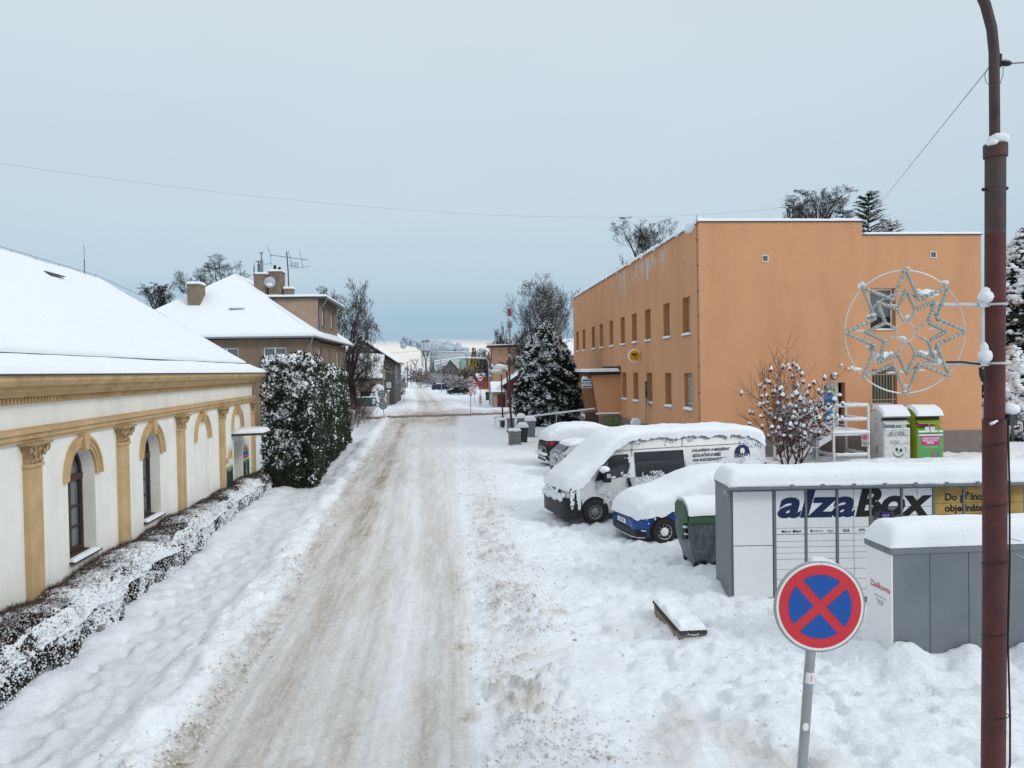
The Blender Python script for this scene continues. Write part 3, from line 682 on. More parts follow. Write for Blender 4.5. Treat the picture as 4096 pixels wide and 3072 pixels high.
mb = MB(); P = [[(EV-t-(2*W_-2*t)*u, .46-t, 4.262+hz(t)+.125) for u in np.linspace(0, 1, 12)] for t in np.linspace(.0, W_, 24)]; mb.grid(P); o = mb.build('hip_snow', 'snow_roof', rf, True)
# snow guard rail showing in the crack
mb = MB(); mb.tube((EV-.60, -L_, 4.262+hz(.6)+.05), (EV-.60, -.2, 4.262+hz(.6)+.05), .018)
for i in range(26): mb.bx(EV-.63, EV-.57, -L_+1+i, -L_+1.04+i, 4.262+hz(.6)-.03, 4.262+hz(.6)+.06)
mb.build('snow_guard', 'dkgrey', rf)
# ridge lightning wire and rod
zr = 4.262+HP+.13
mb = MB(); pts = [(EV-W_, yy, zr+.06) for yy in np.linspace(-L_, .2-W_, 20)]; mb.path(pts, .006, 5)
for p in pts[::1]: mb.tube((p[0], p[1], zr-.05), p, .006, n=5)
mb.path([(EV-W_, .2-W_, zr+.06), (EV-W_+.9, .35-W_+.9, zr-.45)], .006, 5); mb.build('ridge_wire', 'dkgrey', rf)
mb = MB(); mb.tube((EV-W_, -.55-W_, zr-.1), (EV-W_, -.55-W_, zr+.42), .018, n=6); mb.tube((EV-W_, -.55-W_, zr+.4), (EV-W_, -.55-W_, zr+.85), .009, n=6); mb.build('lightning_rod', 'grey', rf)
mb = MB(); mb.prism([(EV-3.6, -8.6, zr-.40), (EV-3.42, -8.6, zr-.50), (EV-3.46, -8.4, zr-.45)], (0, .7, 0)); mb.build('roof_hatch_edge', 'dkgrey', rf)

# posters beside the door
def fan(p, cx, cz, w_, h_, cols, nm):
    k = len(cols); mb = MB()
    for i in range(k):
        a0 = -w_/2+w_*i/k; a1 = a0+w_/k
        f = lambda a: h_*(sqrt(max(0, 1-(2*a/w_*.93)**2)))
        mb.prism([(.012, cx+a0, cz), (.012, cx+a1, cz), (.012, cx+a1*.9, cz+.25*h_+f(a1)*.75), (.012, cx+(a0+a1)*.42, cz+.3*h_+f((a0+a1)/2)*.75), (.012, cx+a0*.9, cz+.25*h_+f(a0)*.75)], (.003, 0, 0), i)
    mb.build(nm, list(cols), p)
for s0, s1, z0, z1, lab, kind in ((-4.05, -3.10, .50, 1.94, 'tall white board left of the recessed door, umbrella design above a plain dark green panel', 0), (-1.72, -.74, .48, 1.92, 'tall white board right of the recessed door, green panel with several lines of writing', 1)):
    p = thing('advertising_board', lab, 'sign', B.matrix_basis @ Vector((.012, 0, 0)) if False else (-7.35, 28.7, 0), 2.36, 'advertising boards by the door')
    mb = MB(); mb.bx(.004, .012, s0, s1, z0, z1); mb.build('panel', 'sign_white', p); h = z1-z0; c = (s0+s1)/2
    mb = MB(); mb.bx(.012, .015, s0+.05, s1-.03, z0+.12*h, z0+.50*h); g = mb.build('green_panel', 'dkgreen', p)
    mb = MB(); mb.bx(.012, .015, s0+.05, s1-.03, z0+.505*h, z0+.55*h); mb.build('green_stripe', 'lt_green', p)
    q = ('rainbow_r', 'rainbow_y', 'rainbow_y', 'rainbow_b') if kind == 0 else ('rainbow_b', 'rainbow_y', 'rainbow_r')
    fan(p, c+.15 if kind == 0 else c-.08, z0+.70*h, .50, .22*h if kind == 0 else .2*h, q, 'umbrella_design')
    fan(p, c-.25 if kind == 0 else c+.28, z0+.62*h if kind == 0 else z0+.72*h, .26, .13*h, ('rainbow_b', 'rainbow_y', 'rainbow_r'), 'umbrella_design')
    if kind == 0: text('DROGERIE', .10, (.018, c, z0+.46*h), LEFTW, 'sign_white', p)
    else:
        mb = MB(); mb.bx(.012, .015, s0+.08, s1-.08, z0+.635*h, z0+.715*h); mb.build('blue_patch', 'rainbow_b', p)
        mb = MB(); mb.bx(.012, .015, s0+.08, s1-.08, z0+.565*h, z0+.625*h); mb.build('pink_patch', 'magenta', p)
        for i, tx in enumerate(('barvy', 'laky', 'papír', 'domácí', 'potřeby')): text(tx, .13, (.018, c, z0+(.46-.075*i)*h), LEFTW, 'sign_white', p)

# ------------------------------------------------------------------ hedges
LFV, LFF = leafclump(6, 4); LV, LF = lump(5, 1, .3)
def loc_to_world(P):
    a = radians(2.36); P = np.asarray(P, float); X = P[:, 0]*cos(a)-P[:, 1]*sin(a)-7.35; Y = P[:, 0]*sin(a)+P[:, 1]*cos(a)+28.7
    return np.stack([X, Y, P[:, 2]], -1)
# low trimmed hedge: local x .12..0.80 (street side), y from -27 to -.1
def low_hedge():
    t = thing('trimmed_hedge', 'low clipped hedge half buried in snow along the cream building wall', 'hedge', (-7.35, 28.7, 0), 2.36)
    def front(y): return np.interp(y, [-27, -18.6, -2.2, 0], [1.05, .98, .66, .62])+.16*fbm(y*1.3, y*0+2, 4)
    def top(y): return np.interp(y, [-27, -10, 0], [.76, .72, .60])+.12*fbm(y*1.1+5, y*0, 4)
    rt_ = lambda tp, q: tp*(1-.30*np.clip(q, 0, 1)**5)+.05*np.sin(np.clip(q, 0, 1)*pi); rf_ = lambda f, q: f-.14*np.clip(q, 0, 1)**6-.05*(1-q)
    yy = np.linspace(-27, -.15, 240); ns = 26; P = []
    for y in yy:
        f = float(front(np.array([y]))[0])-.16; tp = float(top(np.array([y]))[0])-.12
        P.append([(f-.0, y, -.1), (f-.0, y, tp*.5), (f-.08, y, tp-.16), (f-.25, y, tp-.03), (.06, y, tp)])
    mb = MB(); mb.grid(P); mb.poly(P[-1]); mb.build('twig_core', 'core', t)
    n = 30000
    y = rng.uniform(-20, -.12, n); y = np.where(rng.random(n) < .12, rng.uniform(-27, -20, n), y)
    f = front(y); tp = top(y); u = rng.random(n)
    ontop = u < .55
    zz_ = tp*rng.random(n); x = np.where(ontop, .05+(f-.05)*rng.random(n), rf_(f, zz_/tp)-np.abs(rng.normal(0, .035, n))); z = np.where(ontop, rt_(tp, x/f)-np.abs(rng.normal(0, .03, n)), zz_)
    endf = rng.random(n) < .03; y = np.where(endf, -.12-rng.random(n)*.04, y); x = np.where(endf, f*rng.random(n), x); z = np.where(endf, tp*rng.random(n), z)
    scat('leaves', LFV, LFF, np.stack([x, y, z], -1), rng.uniform(.035, .075, n), 'hedge_leaf', t, 'q')
    # bare reddish twigs all over, thicker near the wall
    tv = np.array([(-.03, 0, 0), (.03, 0, 0), (.0, 0, 1), (0, -.03, 0), (0, .03, 0), (.06, .02, .9)]); tf = np.array([(0, 1, 2), (3, 4, 5)])
    n = 5200; y = rng.uniform(-20, -.2, n); x = np.abs(rng.normal(.04, .16, n))+.03; scat('twigs', tv, tf, np.stack([x, y, top(y)-.03], -1), rng.uniform(.05, .16, n), 'twig_red', t, 'z')
    tw = np.array([(-.5, -.012, 0), (.5, -.012, 0), (.5, .012, .02), (-.5, .012, .02)]); tq = np.array([(0, 1, 2, 3)])
    n = 24000; y = rng.uniform(-20, -.2, n); f = front(y); x = .05+(f-.03)*rng.random(n); scat('lying_twigs', tw, tq, np.stack([x, y, rt_(top(y), x/f)+.02+.045*rng.random(n)], -1), rng.uniform(.05, .17, n), 'twig_bare', t, 'q')
    n = 5000; y = rng.uniform(-20, -.2, n); f = front(y); scat('face_twigs', tw, tq, np.stack([rf_(f, q_ := rng.uniform(.2, .95, n))+rng.uniform(-.02, .05, n), y, top(y)*q_], -1), rng.uniform(.05, .13, n), 'twig_bare', t, 'q')
    # snow caught on it: soft sheets on top broken by twigs, ragged dabs on the face
    n = 30000; y = rng.uniform(-20, -.2, n); f = front(y); tp = top(y); w_ = rng.random(n); x = .10+(f-.09)*np.sqrt(w_)
    dens = 1.25*fbm(y*.9+2, x*1.6, 4)+.5*fbm(y*4, x*4, 3)+.45*(x/f)-.42; k = dens > rng.uniform(-.28, .30, n); x, y, tp, dens = x[k], y[k], tp[k], dens[k]; m_ = len(x)
    f = front(y); S = np.stack([rng.uniform(.025, .07, m_), rng.uniform(.025, .07, m_), rng.uniform(.015, .034, m_)], -1)*(1+.5*np.clip(dens, 0, 1))[:, None]
    scat('snow_lumps', LV, LF, np.stack([x, y, rt_(tp, x/f)+.008+.03*np.clip(dens, 0, .8)*rng.random(m_)], -1), S, 'snow_clump', t, 'z', True)
    n = 20000; y = rng.uniform(-20, -.1, n); f = front(y); tp = top(y); z = tp*(1-rng.random(n)**1.5*.95); d = 1.5*fbm(y*1.4+3, z*1.8, 4)+.5*fbm(y*5, z*6, 3)+.55*(z/tp)-.30
    k = d > rng.uniform(-.22, .42, n); y, f, z = y[k], f[k], z[k]; m_ = len(y)
    S = np.stack([rng.uniform(.012, .03, m_), rng.uniform(.014, .04, m_), rng.uniform(.012, .04, m_)], -1)
    scat('snow_on_face', LV, LF, np.stack([rf_(f, z/top(y))+.02*rng.random(m_), y, z], -1), S, 'snow_clump', t, 'z', True)
    n = 30000; y = rng.uniform(-20, -.2, n); f = front(y); tp = top(y); q = rng.random(n); o_ = rng.random(n) < .6; x = np.where(o_, .08+(f-.08)*q, rf_(f, q)+rng.uniform(-.02, .03, n)); z = np.where(o_, rt_(tp, x/f)+.02*rng.random(n), tp*q)
    scat('frost_specks', LV, LF, np.stack([x, y, z], -1), rng.uniform(.007, .017, n), 'snow_clump', t, 'z', True)
    # kerb boards of the bed
    mb = MB()
    for i in range(27):
        y = -26.9+i; f = float(front(np.array([y+.5]))[0])-.07; mb.bx(f-.05, f, y, y+.985, -.2, .17)
    mb.build('bed_edging', 'concrete', t)
low_hedge()
def tall_hedge(x0, x1, y0, y1, H, label, n, seed, snowy=1.):
    """x0/x1: wall side and street side (functions of y), local frame of the building"""
    t = thing('thuja_hedge', label, 'hedge', (-7.35, 28.7, 0), 2.36, 'tall thuja hedge along the pavement')
    r = np.random.default_rng(seed)
    lump_ = lambda a, b: .16*fbm(a*.9+seed, b*.9, 4)+.10*fbm(a*2.7, b*2.7+seed, 3)
    def shell(n, jit):
        L1, L2 = y1-y0, 1.9; aF, aE, aT = L1*H*1., L2*H*1.1, L1*L2*1.3; u = r.random(n)*(aF+aE+aT)
        y = r.uniform(y0, y1, n); z = H*r.random(n)**.95; a = r.random(n)
        side = u < aF; end = (u >= aF) & (u < aF+aE); top = ~side & ~end
        taper = lambda z: .18*(z/H)**3
        xx = np.where(side, x1(y)-taper(z), x0+(x1(y)-x0)*a); yy = np.where(end, y0+taper(z)*1.3, y); zz = np.where(top, H-.05-.45*((a-.45)*1.6)**2, z)
        bb = np.where(top, lump_(xx, yy)*2.2, lump_(yy+xx, zz))
        j = np.abs(r.normal(0, jit, n))
        nx = np.where(side, 1, 0)*(bb-j); ny = np.where(end, -1, 0)*(bb-j); nz_ = np.where(top, 1, 0)*(bb-j)
        return xx+nx, yy+ny, zz+nz_, side, end, top
    mb = MB(); P = []
    for y in np.linspace(y0+.22, y1, 16):
        P.append([(float(x1(np.array([y]))[()] if np.ndim(x1(np.array([y])))==0 else x1(np.array([y]))[0])-.25, y, -.2), (float(np.ravel(x1(np.array([y])))[0])-.3, y, H-.7), (float(np.ravel(x1(np.array([y])))[0])-.7, y, H-.35), (x0+.1, y, H-.45), (x0+.1, y, -.2)])
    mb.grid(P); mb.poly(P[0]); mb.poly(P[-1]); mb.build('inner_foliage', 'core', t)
    x, y, z, sd, en, tp = shell(n, .09)
    scat('leaves', LFV*np.array([1, 1, 1.5]), LFF, np.stack([x, y, z], -1), r.uniform(.07, .15, n), 'thuja', t, 'q')
    m_ = int(n*1.5); x, y, z, sd, en, tp = shell(m_, .05)
    v = .8*fbm(y*.9+x+seed, z*.9-x, 4)+.75*fbm(y*3.3+x*2, z*2.6, 4)+.42*(z/H)-.02+np.where(tp, .9, 0)-np.where((z < H*.16), .2, 0)-np.where(en, .03, 0)
    k = v*snowy > r.uniform(-.30, .52, m_); x, y, z = x[k], y[k], z[k]; m_ = len(x); hh = z/H
    S = np.stack([r.uniform(.022, .065, m_), r.uniform(.022, .065, m_), r.uniform(.018, .05, m_)], -1)*(.8+.55*hh[:, None])*r.choice([.75, 1., 1.7], (m_, 1), p=[.5, .42, .08])
    scat('snow_clumps', LV, LF, np.stack([x, y, z+.02], -1), S, 'snow_clump', t, 'q', True)
    return t
xs = lambda y: np.interp(y, [0, 5, 18.4], [2.12, 1.92, 1.72])
tall_hedge(.30, xs, .25, 5.0, 4.85, 'tall snow-laden thuja hedge, nearest block right beside the cream building', 19000, 5)
tall_hedge(.30, xs, 5.25, 18.4, 4.42, 'tall snow-laden thuja hedge, long lower block running back towards the crossing', 34000, 9, 1.08)
# ------------------------------------------------------------------ orange two-storey public building
OX, OY = 11.22, 34.4
A = thing('office_block', 'two-storey orange building with narrow deep-set windows and snow along its parapet', 'building', (OX, OY, 0))
mpS = lambda s, z, d: (d, s, z)          # street side, local x into the wall
mpF = lambda s, z, d: (s, d, z)          # front facing the camera
YE, XE, ZT, ZL = 37.0, 13.5, 10.78, 10.16
UP = [36.40, 39.84, 43.79, 47.12, 50.40, 54.10, 57.82, 61.18, 65.66, 69.10]
LO = [36.24, 39.66, 43.62, 46.95, 50.16]
ops = [(c-.63-OY, c+.63-OY, 5.74, 7.57) for c in UP]+[(c-.64-OY, c+.64-OY, 2.14, 3.91) for c in LO]
ops += [(30.0, 33.4, .95, 2.95), (23.2-OY+OY-4.6, 23.2-OY+OY-2.3, -.2, 3.3)]
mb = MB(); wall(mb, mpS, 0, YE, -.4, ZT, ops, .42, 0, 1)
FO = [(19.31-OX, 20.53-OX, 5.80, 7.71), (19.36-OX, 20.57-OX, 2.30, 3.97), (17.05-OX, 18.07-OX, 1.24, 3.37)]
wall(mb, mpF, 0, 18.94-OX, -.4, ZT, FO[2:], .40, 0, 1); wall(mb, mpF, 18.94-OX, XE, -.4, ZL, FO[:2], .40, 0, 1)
mb.poly([(XE, 0, -.4), (XE, 0, ZL), (XE, YE, ZL), (XE, YE, -.4)]); mb.poly([(0, YE, -.4), (0, YE, ZT), (XE, YE, ZT), (XE, YE, -.4)])
sx_ = 18.94-OX; mb.poly([(sx_, 0, ZL), (sx_, YE, ZL), (sx_, YE, ZT), (sx_, 0, ZT)])
mb.build('wall', ['orange', 'orange_dk'], A)
mb = MB(); mb.poly([(0, 0, ZT-.15), (sx_, 0, ZT-.15), (sx_, YE, ZT-.15), (0, YE, ZT-.15)]); mb.poly([(sx_, 0, ZL-.15), (XE, 0, ZL-.15), (XE, YE, ZL-.15), (sx_, YE, ZL-.15)]); rf = mb.build('roof', 'dkgrey', A)
mb = MB()
for (x0, x1, y0, y1, z) in ((-.05, sx_+.03, -.05, .28, ZT), (-.05, .28, .28, YE+.05, ZT), (sx_+.03, XE+.05, -.05, .28, ZL), (.28, sx_-.2, YE-.28, YE+.05, ZT)): mb.bx(x0, x1, y0, y1, z, z+.045)
mb.build('coping', 'dkgrey', rf)
snow_patch((-.07, -.06, ZT+.045), (sx_+.0, -.06, ZT+.045), (sx_-.05, .30, ZT+.045), (-.0, .30, ZT+.045), .13, 'front_parapet_snow', rf, .1, 60, 12, .3, 2)
snow_patch((sx_+.08, -.06, ZL+.045), (XE+.05, -.06, ZL+.045), (XE, .30, ZL+.045), (sx_+.1, .30, ZL+.045), .12, 'low_parapet_snow', rf, .1, 40, 12, .3, 2)
snow_patch((-.08, YE, ZT+.045), (-.08, .1, ZT+.045), (.30, .1, ZT+.045), (.30, YE, ZT+.045), .15, 'side_parapet_snow', rf, .1, 240, 12, .8, 1.6, droop=.14, seed=4)
mb = MB()
mb.blob((-.02, 1.2, ZT-.02), (.16, .75, .26), seed=4, sub=3, jit=.03)
for yy, r in ((3.2, .10), (7.6, .12), (10.4, .14), (13.3, .12), (17.5, .10), (21, .09)): mb.blob((-.06, yy, ZT+.0), (.10, r*2.2, r*1.2), seed=int(yy*7), sub=2, jit=.08)
mb.build('overhanging_snow', 'snow', rf, True)
# plinth
mb = MB(); mb.bx(-.035, 0, 0-.035, 17.1-.25, -.4, .92)
mb.bx(-.035, 0, 23.0, YE, -.4, .92); mb.bx(0, 17.05-OX, -.035, 0, -.4, 1.03); mb.bx(18.07-OX, XE, -.035, 0, -.4, 1.03); mb.bx(17.05-OX, 18.07-OX, -.035, 0, -.4, 1.03); mb.build('plinth', 'plinth', A)
# windows on the street side
def s_window(c, hw, z0, z1, bars=False, seed=0):
    f = MB(); y0, y1 = c-hw-OY, c+hw-OY; x0 = .34
    for (a, b, cc, d) in ((y0, y0+.07, z0, z1), (y1-.07, y1, z0, z1), (y0+.07, y1-.07, z0, z0+.07), (y0+.07, y1-.07, z1-.07, z1)): f.bx(x0, x0+.07, a, b, cc, d)
    wn = f.build('window', 'white_pl', A); g = MB(); g.bx(x0+.03, x0+.04, y0+.07, y1-.07, z0+.07, z1-.07); g.build('pane', 'glass', wn)
    s_ = MB(); s_.bx(-.07, x0, y0, y1, z0-.03, z0+.004); s_.bx(-.07, -.003, y0-.04, y0, z0-.03, z0+.004); s_.bx(-.07, -.003, y1, y1+.04, z0-.03, z0+.004); s_.build('sill', 'alu', wn)
    snow_patch((-.08, y1+.03, z0+.005), (-.08, y0-.03, z0+.005), (.2, y0+.02, z0+.005), (.2, y1-.02, z0+.005), .10, 'sill_snow', wn, .06, 14, 10, .9, 4, seed=seed)
    if bars:
        b = MB()
        for k in range(8): yy = y0+.08+(y1-y0-.16)*k/7; b.tube((.20, yy, z0+.05), (.20, yy, z1-.05), .014, n=6)
        for zz in (z0+.3, z1-.3): b.bx(.185, .21, y0+.0, y1-.0, zz-.02, zz+.02)
        b.build('window_bars', 'white_pt', wn)
for i, c in enumerate(UP): s_window(c, .63, 5.74, 7.57, seed=i)
for i, c in enumerate(LO): s_window(c, .64, 2.14, 3.91, i == 0, seed=20+i)
f = MB()
for (a, b, cc, d) in ((30.0, 30.08, .95, 2.95), (33.32, 33.4, .95, 2.95), (30.08, 33.32, .95, 1.03), (30.08, 33.32, 2.87, 2.95), (31.66, 31.74, 1.03, 2.87)): f.bx(.3, .38, a, b, cc, d)
wn = f.build('window', 'white_pl', A); g = MB(); g.bx(.33, .34, 30.08, 33.32, 1.03, 2.87); g.build('pane', 'glass', wn)
snow_patch((-.10, 33.4, .95), (-.10, 30.0, .95), (.3, 30.0, .95), (.3, 33.4, .95), .12, 'sill_snow', wn, .06, 24, 8, .5, 3)
# front windows
def f_window(o, name_bars):
    a, b, z0, z1 = o; x1 = b-.34 if True else b
    f = MB(); y0 = .10
    for (p, q, cc, d) in ((a, a+.07, z0, z1), (b-.07, b, z0, z1), (a+.07, b-.07, z0, z0+.07), (a+.07, b-.07, z1-.07, z1)): f.bx(p, q, .30, .37, cc, d)
    wn = f.build('window', 'white_pl', A); g = MB(); g.bx(a+.07, b-.07, .33, .34, z0+.07, z1-.07); g.build('pane', 'glass_grey' if not name_bars else 'glass', wn)
    s_ = MB(); s_.bx(a, b, -.07, .30, z0-.03, z0+.004); s_.build('sill', 'white_pl', wn)
    if not name_bars:
        c = MB(); c.bx(a+.07, b-.07, .326, .331, z0+.07, z0+.55); c.bx(a+.07, b-.07, .322, .326, z0+.55, z0+.60); c.build('open_sash_gap', 'black', wn)
    else:
        m_ = MB()
        for k in range(9): xx = a+.03+(b-a-.06)*k/8; m_.bx(xx-.012, xx+.012, .05, .075, z0+.03, z1-.02)
        for zz in (z0+.24, z1-.26): m_.bx(a-.02, b+.02, .035, .05, zz-.022, zz+.022)
        m_.build('window_bars', 'grille', wn)
    return wn
M['grille'] = mat('cream_grille', (.36, .29, .17), .6, var=.2, scale=12)
f_window(FO[0], False); f_window(FO[1], True)
# door with its poster film
a, b, z0, z1 = FO[2]
f = MB(); f.bx(a, b-.18, .30, .36, z0, z1); dr_ = f.build('door', 'white_pl', A)
mb = MB(); mb.bx(a+.02, a+.68, .292, .299, z0+.12, z1-.14); fm = mb.build('film', 'poster_bl', dr_)
mb = MB()
for k, (u0, u1, v0, v1, lean) in enumerate(((.24, .38, 0, .14, .1), (.48, .64, 0, .14, .1))): mb.prism([(a+.02+u0, .288, z1-.15-v0), (a+.02+u1, .288, z1-.15-v0), (a+.02+u1+.06, .288, z1-.15-v1), (a+.02+u0+.06, .288, z1-.15-v1)], (0, .003, 0))
mb.prism([(a+.44, .288, z1-.31), (a+.55, .288, z1-.31), (a+.69, .288, z1-.62), (a+.63, .288, z1-.62)], (0, .003, 0)); mb.build('yellow_bands', 'poster_yl', fm)
text('POL POINT', .135, (a+.36, .286, z1-.84), FRONT, 'ink', fm, .004)
text('KONTAKTNÍ MÍSTO', .062, (a+.36, .286, z1-.97), FRONT, 'ink', fm); text('POLICIE', .062, (a+.36, .286, z1-1.07), FRONT, 'ink', fm)
mb = MB(); mb.lathe([(.06, 0), (.06, .004)], n=14); o = mb.build('round_emblem', 'sign_white', fm); o.location = (a+.11, .289, z1-.43); o.rotation_euler = (pi/2, 0, 0)
mb = MB(); mb.prism([(a+.2, .288, z1-.38), (a+.32, .288, z1-.38), (a+.31, .288, z1-.47), (a+.26, .288, z1-.52), (a+.21, .288, z1-.47)], (0, .003, 0)); mb.build('shield_emblem', 'ad_gold', fm)
mb = MB(); mb.bx(a+.05, a+.32, .288, .291, z1-.62, z1-.575); mb.build('red_strip', 'sign_red', fm)
mb = MB(); mb.bx(b-.26, b-.22, .26, .30, z0+1.0, z0+1.12); mb.build('door_handle', 'alu', dr_)
# fixtures on the front wall
def at_front(nm, lab, cat, x, z, grp=None): return thing(nm, lab, cat, (x, OY, z), 0, grp)
for x, z, lab in ((14.31, 9.12, 'square grey vent grille high on the orange wall left of the metal star'), (22.37, 9.25, 'square grey vent grille high on the orange wall right above the star decoration')):
    t = at_front('wall_vent', lab, 'vent', x, z, 'vent grilles on the orange wall'); mb = MB()
    for (p, q, c, d) in ((-.15, -.12, -.15, .15), (.12, .15, -.15, .15), (-.12, .12, -.15, -.12), (-.12, .12, .12, .15)): mb.bx(p, q, -.03, -.002, c, d)
    mb.build('frame', 'white_pl', t); mb = MB()
    for k in range(8): mb.prism([(-.12, -.025, -.12+k*.03), (-.12, -.005, -.10+k*.03), (-.12, -.002, -.115+k*.03)], (.24, 0, 0))
    mb.build('louvres', 'sign_back', t)
t = at_front('wall_lamp', 'oval bulkhead lamp with dark guard and snow cap above the side door', 'lamp', 17.54, 3.68)
mb = MB(); mb.blob((0, -.06, 0), (.13, .08, .13), sub=3, jit=0, seed=1); mb.build('diffuser', 'white_pl', t, True)
mb = MB(); mb.path([(.14*cos(k), -.05, .14*sin(k)) for k in np.linspace(0, 2*pi, 20)], .018, 6); mb.bx(-.14, .14, -.155, -.13, -.02, .025); mb.build('guard', 'black', t)
mb = MB(); mb.blob((0, -.07, .12), (.12, .09, .05), sub=2, jit=.05, seed=1); mb.build('snow_cap', 'snow', t, True)
t = at_front('security_camera', 'small white bullet camera on the orange wall', 'camera', 18.16, 3.99)
mb = MB(); mb.path([(0, 0, .06), (0, -.07, .05)], .02, 6); mb.path([(0, -.05, .08), (-.01, -.16, -.03), (-.015, -.19, -.07)], [.04, .045, .045], 10); mb.build('housing', 'white_pl', t, True)
mb = MB(); mb.path([(-.015, -.19, -.07), (-.017, -.197, -.078)], .04, 10); mb.build('lens', 'black', t)
t = at_front('siren_disc', 'small round white sounder above the camera on the orange wall', 'sounder', 17.89, 4.20)
mb = MB(); mb.path([(0, -.001, 0), (0, -.04, 0)], .075, 16); mb.build('body', 'grey_lt', t); mb = MB(); mb.path([(0, -.041, 0), (0, -.045, 0)], .055, 16); mb.build('front_ring', 'white_pl', t)
t = at_front('notice_plate', 'small blue and white plate beside the side door', 'sign', 16.88, 2.60)
mb = MB(); mb.bx(-.075, .075, -.02, -.002, -.15, .15); mb.build('plate', 'sign_white', t); mb = MB(); mb.bx(-.077, .077, -.024, -.0205, .09, .152); mb.build('upper_band', 'sign_blue', t); mb = MB(); mb.bx(-.077, .077, -.024, -.0205, -.152, -.10); mb.build('lower_band', 'sign_blue', t)
mb = MB(); mb.bx(-.05, .05, -.024, -.0205, .005, .035); mb.build('text_bar', 'ink', t)
# lightning conductor down the corner
mb = MB(); mb.tube((-.05, .12, .2), (-.05, .12, ZT+.35), .011, n=6)
for zz in np.linspace(.7, 10.0, 9): mb.bx(-.06, 0, .07, .17, zz-.015, zz+.015)
mb.build('lightning_conductor', 'brownish', A) if False else mb.build('lightning_conductor', 'pole_wood', A)
# scars of peeled paint under the parapet
r_ = random.Random(5); mb = MB()
for (yc, top, ln, wd) in ((16.6, 10.55, 1.75, .30), (16.0, 10.5, 1.5, .28), (15.35, 10.6, 1.6, .55), (13.1, 10.45, 1.0, .22), (12.55, 10.2, 1.25, .30), (11.9, 10.5, .9, .35), (10.9, 10.3, .4, .2), (10.45, 10.55, 1.0, .45), (9.3, 10.5, 1.3, .75), (8.9, 10.4, .8, .3), (8.15, 10.55, .8, .4), (7.6, 10.3, .7, .25), (7.05, 10.1, .35, .18), (6.3, 10.5, .75, .3), (5.85, 10.4, 1.1, .25), (5.2, 10.5, .6, .2), (3.0, 9.6, .2, .12), (2.2, 9.65, .28, .18)):
    n = 9; L = []; R = []
    for i in range(n+1):
        z = top-ln*i/n; k = wd/2*(1-.75*(i/n)**1.5)*r_.uniform(.65, 1.2)*(.55 if i == 0 else 1); o = r_.uniform(-.04, .04)
        L.append((-.004, yc-k+o, z)); R.append((-.004, yc+k+o, z))
    for i in range(n): mb.poly([L[i], R[i], R[i+1], L[i+1]])
mb.build('peeled_paint', 'peel', A)
# entrance porch: two battered fins and a canopy
def fin(y0, y1):
    mb = MB(); P = [(9.38-OX, -.2), (0, -.2), (0, 3.78), (9.30-OX, 3.74), (9.78-OX, -.2)]
    mb.prism([(9.80-OX, y0-OY, .93), (-.0, y0-OY, .93), (-.0, y0-OY, 3.80), (9.33-OX, y0-OY, 3.72)], (0, y1-y0, 0), 0)
    mb.prism([(9.80-OX, y0-OY, -.3), (-.0, y0-OY, -.3), (-.0, y0-OY, .93), (9.80-OX, y0-OY, .93)], (0, y1-y0, 0), 1)
    return mb.build('porch_fin', ['orange', 'plinth'], A)
fin(51.5, 51.85); fin(57.0, 57.35)
mb = MB(); mb.bx(9.05-OX, 0, 51.15-OY, 57.6-OY, 3.80, 3.98); cn = mb.build('porch_canopy', 'black', A)
mb = MB(); mb.bx(-.05, .0, 51.2-OY, 57.5-OY, 3.98, 4.34); mb.bx(-.12, -.05, 51.2-OY, 51.3-OY, 3.98, 4.34); mb.build('roof_upstand', 'wood', cn)
snow_patch((9.03-OX, 57.6-OY, 3.982), (9.03-OX, 51.12-OY, 3.982), (-.06, 51.12-OY, 3.982), (-.06, 57.6-OY, 3.982), .20, 'canopy_snow', cn, .12, 40, 24, .25, 2)
mb = MB(); mb.path([(9.12-OX, 57.4-OY, 3.8), (9.12-OX, 57.42-OY, 3.55), (9.3-OX, 57.42-OY, 3.42), (9.75-OX, 57.42-OY, 3.38)], .05, 8); mb.build('gutter_pipe', 'black', A)
mb = MB(); mb.bx(9.55-OX, .0, 51.35-OY, 51.495-OY, 1.06, 1.12); lg = mb.build('ledge', 'plinth', A)
snow_patch((9.52-OX, 51.33-OY, 1.12), (.02, 51.33-OY, 1.12), (.02, 51.495-OY, 1.12), (9.52-OX, 51.495-OY, 1.12), .10, 'ledge_snow', lg, .06, 20, 8, .4, 3)
for x0, x1, lab in ((10.12, 10.68, 'left'), (10.70, 11.2, 'right')):
    mb = MB(); mb.bx(x0-OX, x1-OX, 51.40-OY, 51.498-OY, .42, .95); bxo = mb.build('meter_cabinet_door', 'green_box', A, bevel=.01)
    m2 = MB(); m2.bx((x0 if lab == 'right' else x1-.08)-OX+.02, (x0 if lab == 'right' else x1-.08)-OX+.05, 51.385-OY, 51.40-OY, .62, .70); m2.build('lock', 'black', bxo)
mb = MB(); mb.bx(-.14, -.02, 54.2-OY, 55.0-OY, 2.35, 2.85); mb.bx(-.14, -.02, 54.2-OY, 55.0-OY, .9, 2.3) ; mb.build('yellow_post_box', 'yellow', A)
mb = MB(); mb.bx(9.6-OX, 0, 57.35-OY, 66-OY, -.2, .26); mb.bx(9.3-OX, 0, 51.9-OY, 57-OY, -.2, .2); st = mb.build('entrance_landing', 'concrete', A)
snow_patch((9.58-OX, 66-OY, .26), (9.58-OX, 57.4-OY, .26), (-.1, 57.4-OY, .26), (-.1, 66-OY, .26), .09, 'landing_snow', st, .1, 30, 10, .4, 1.5)
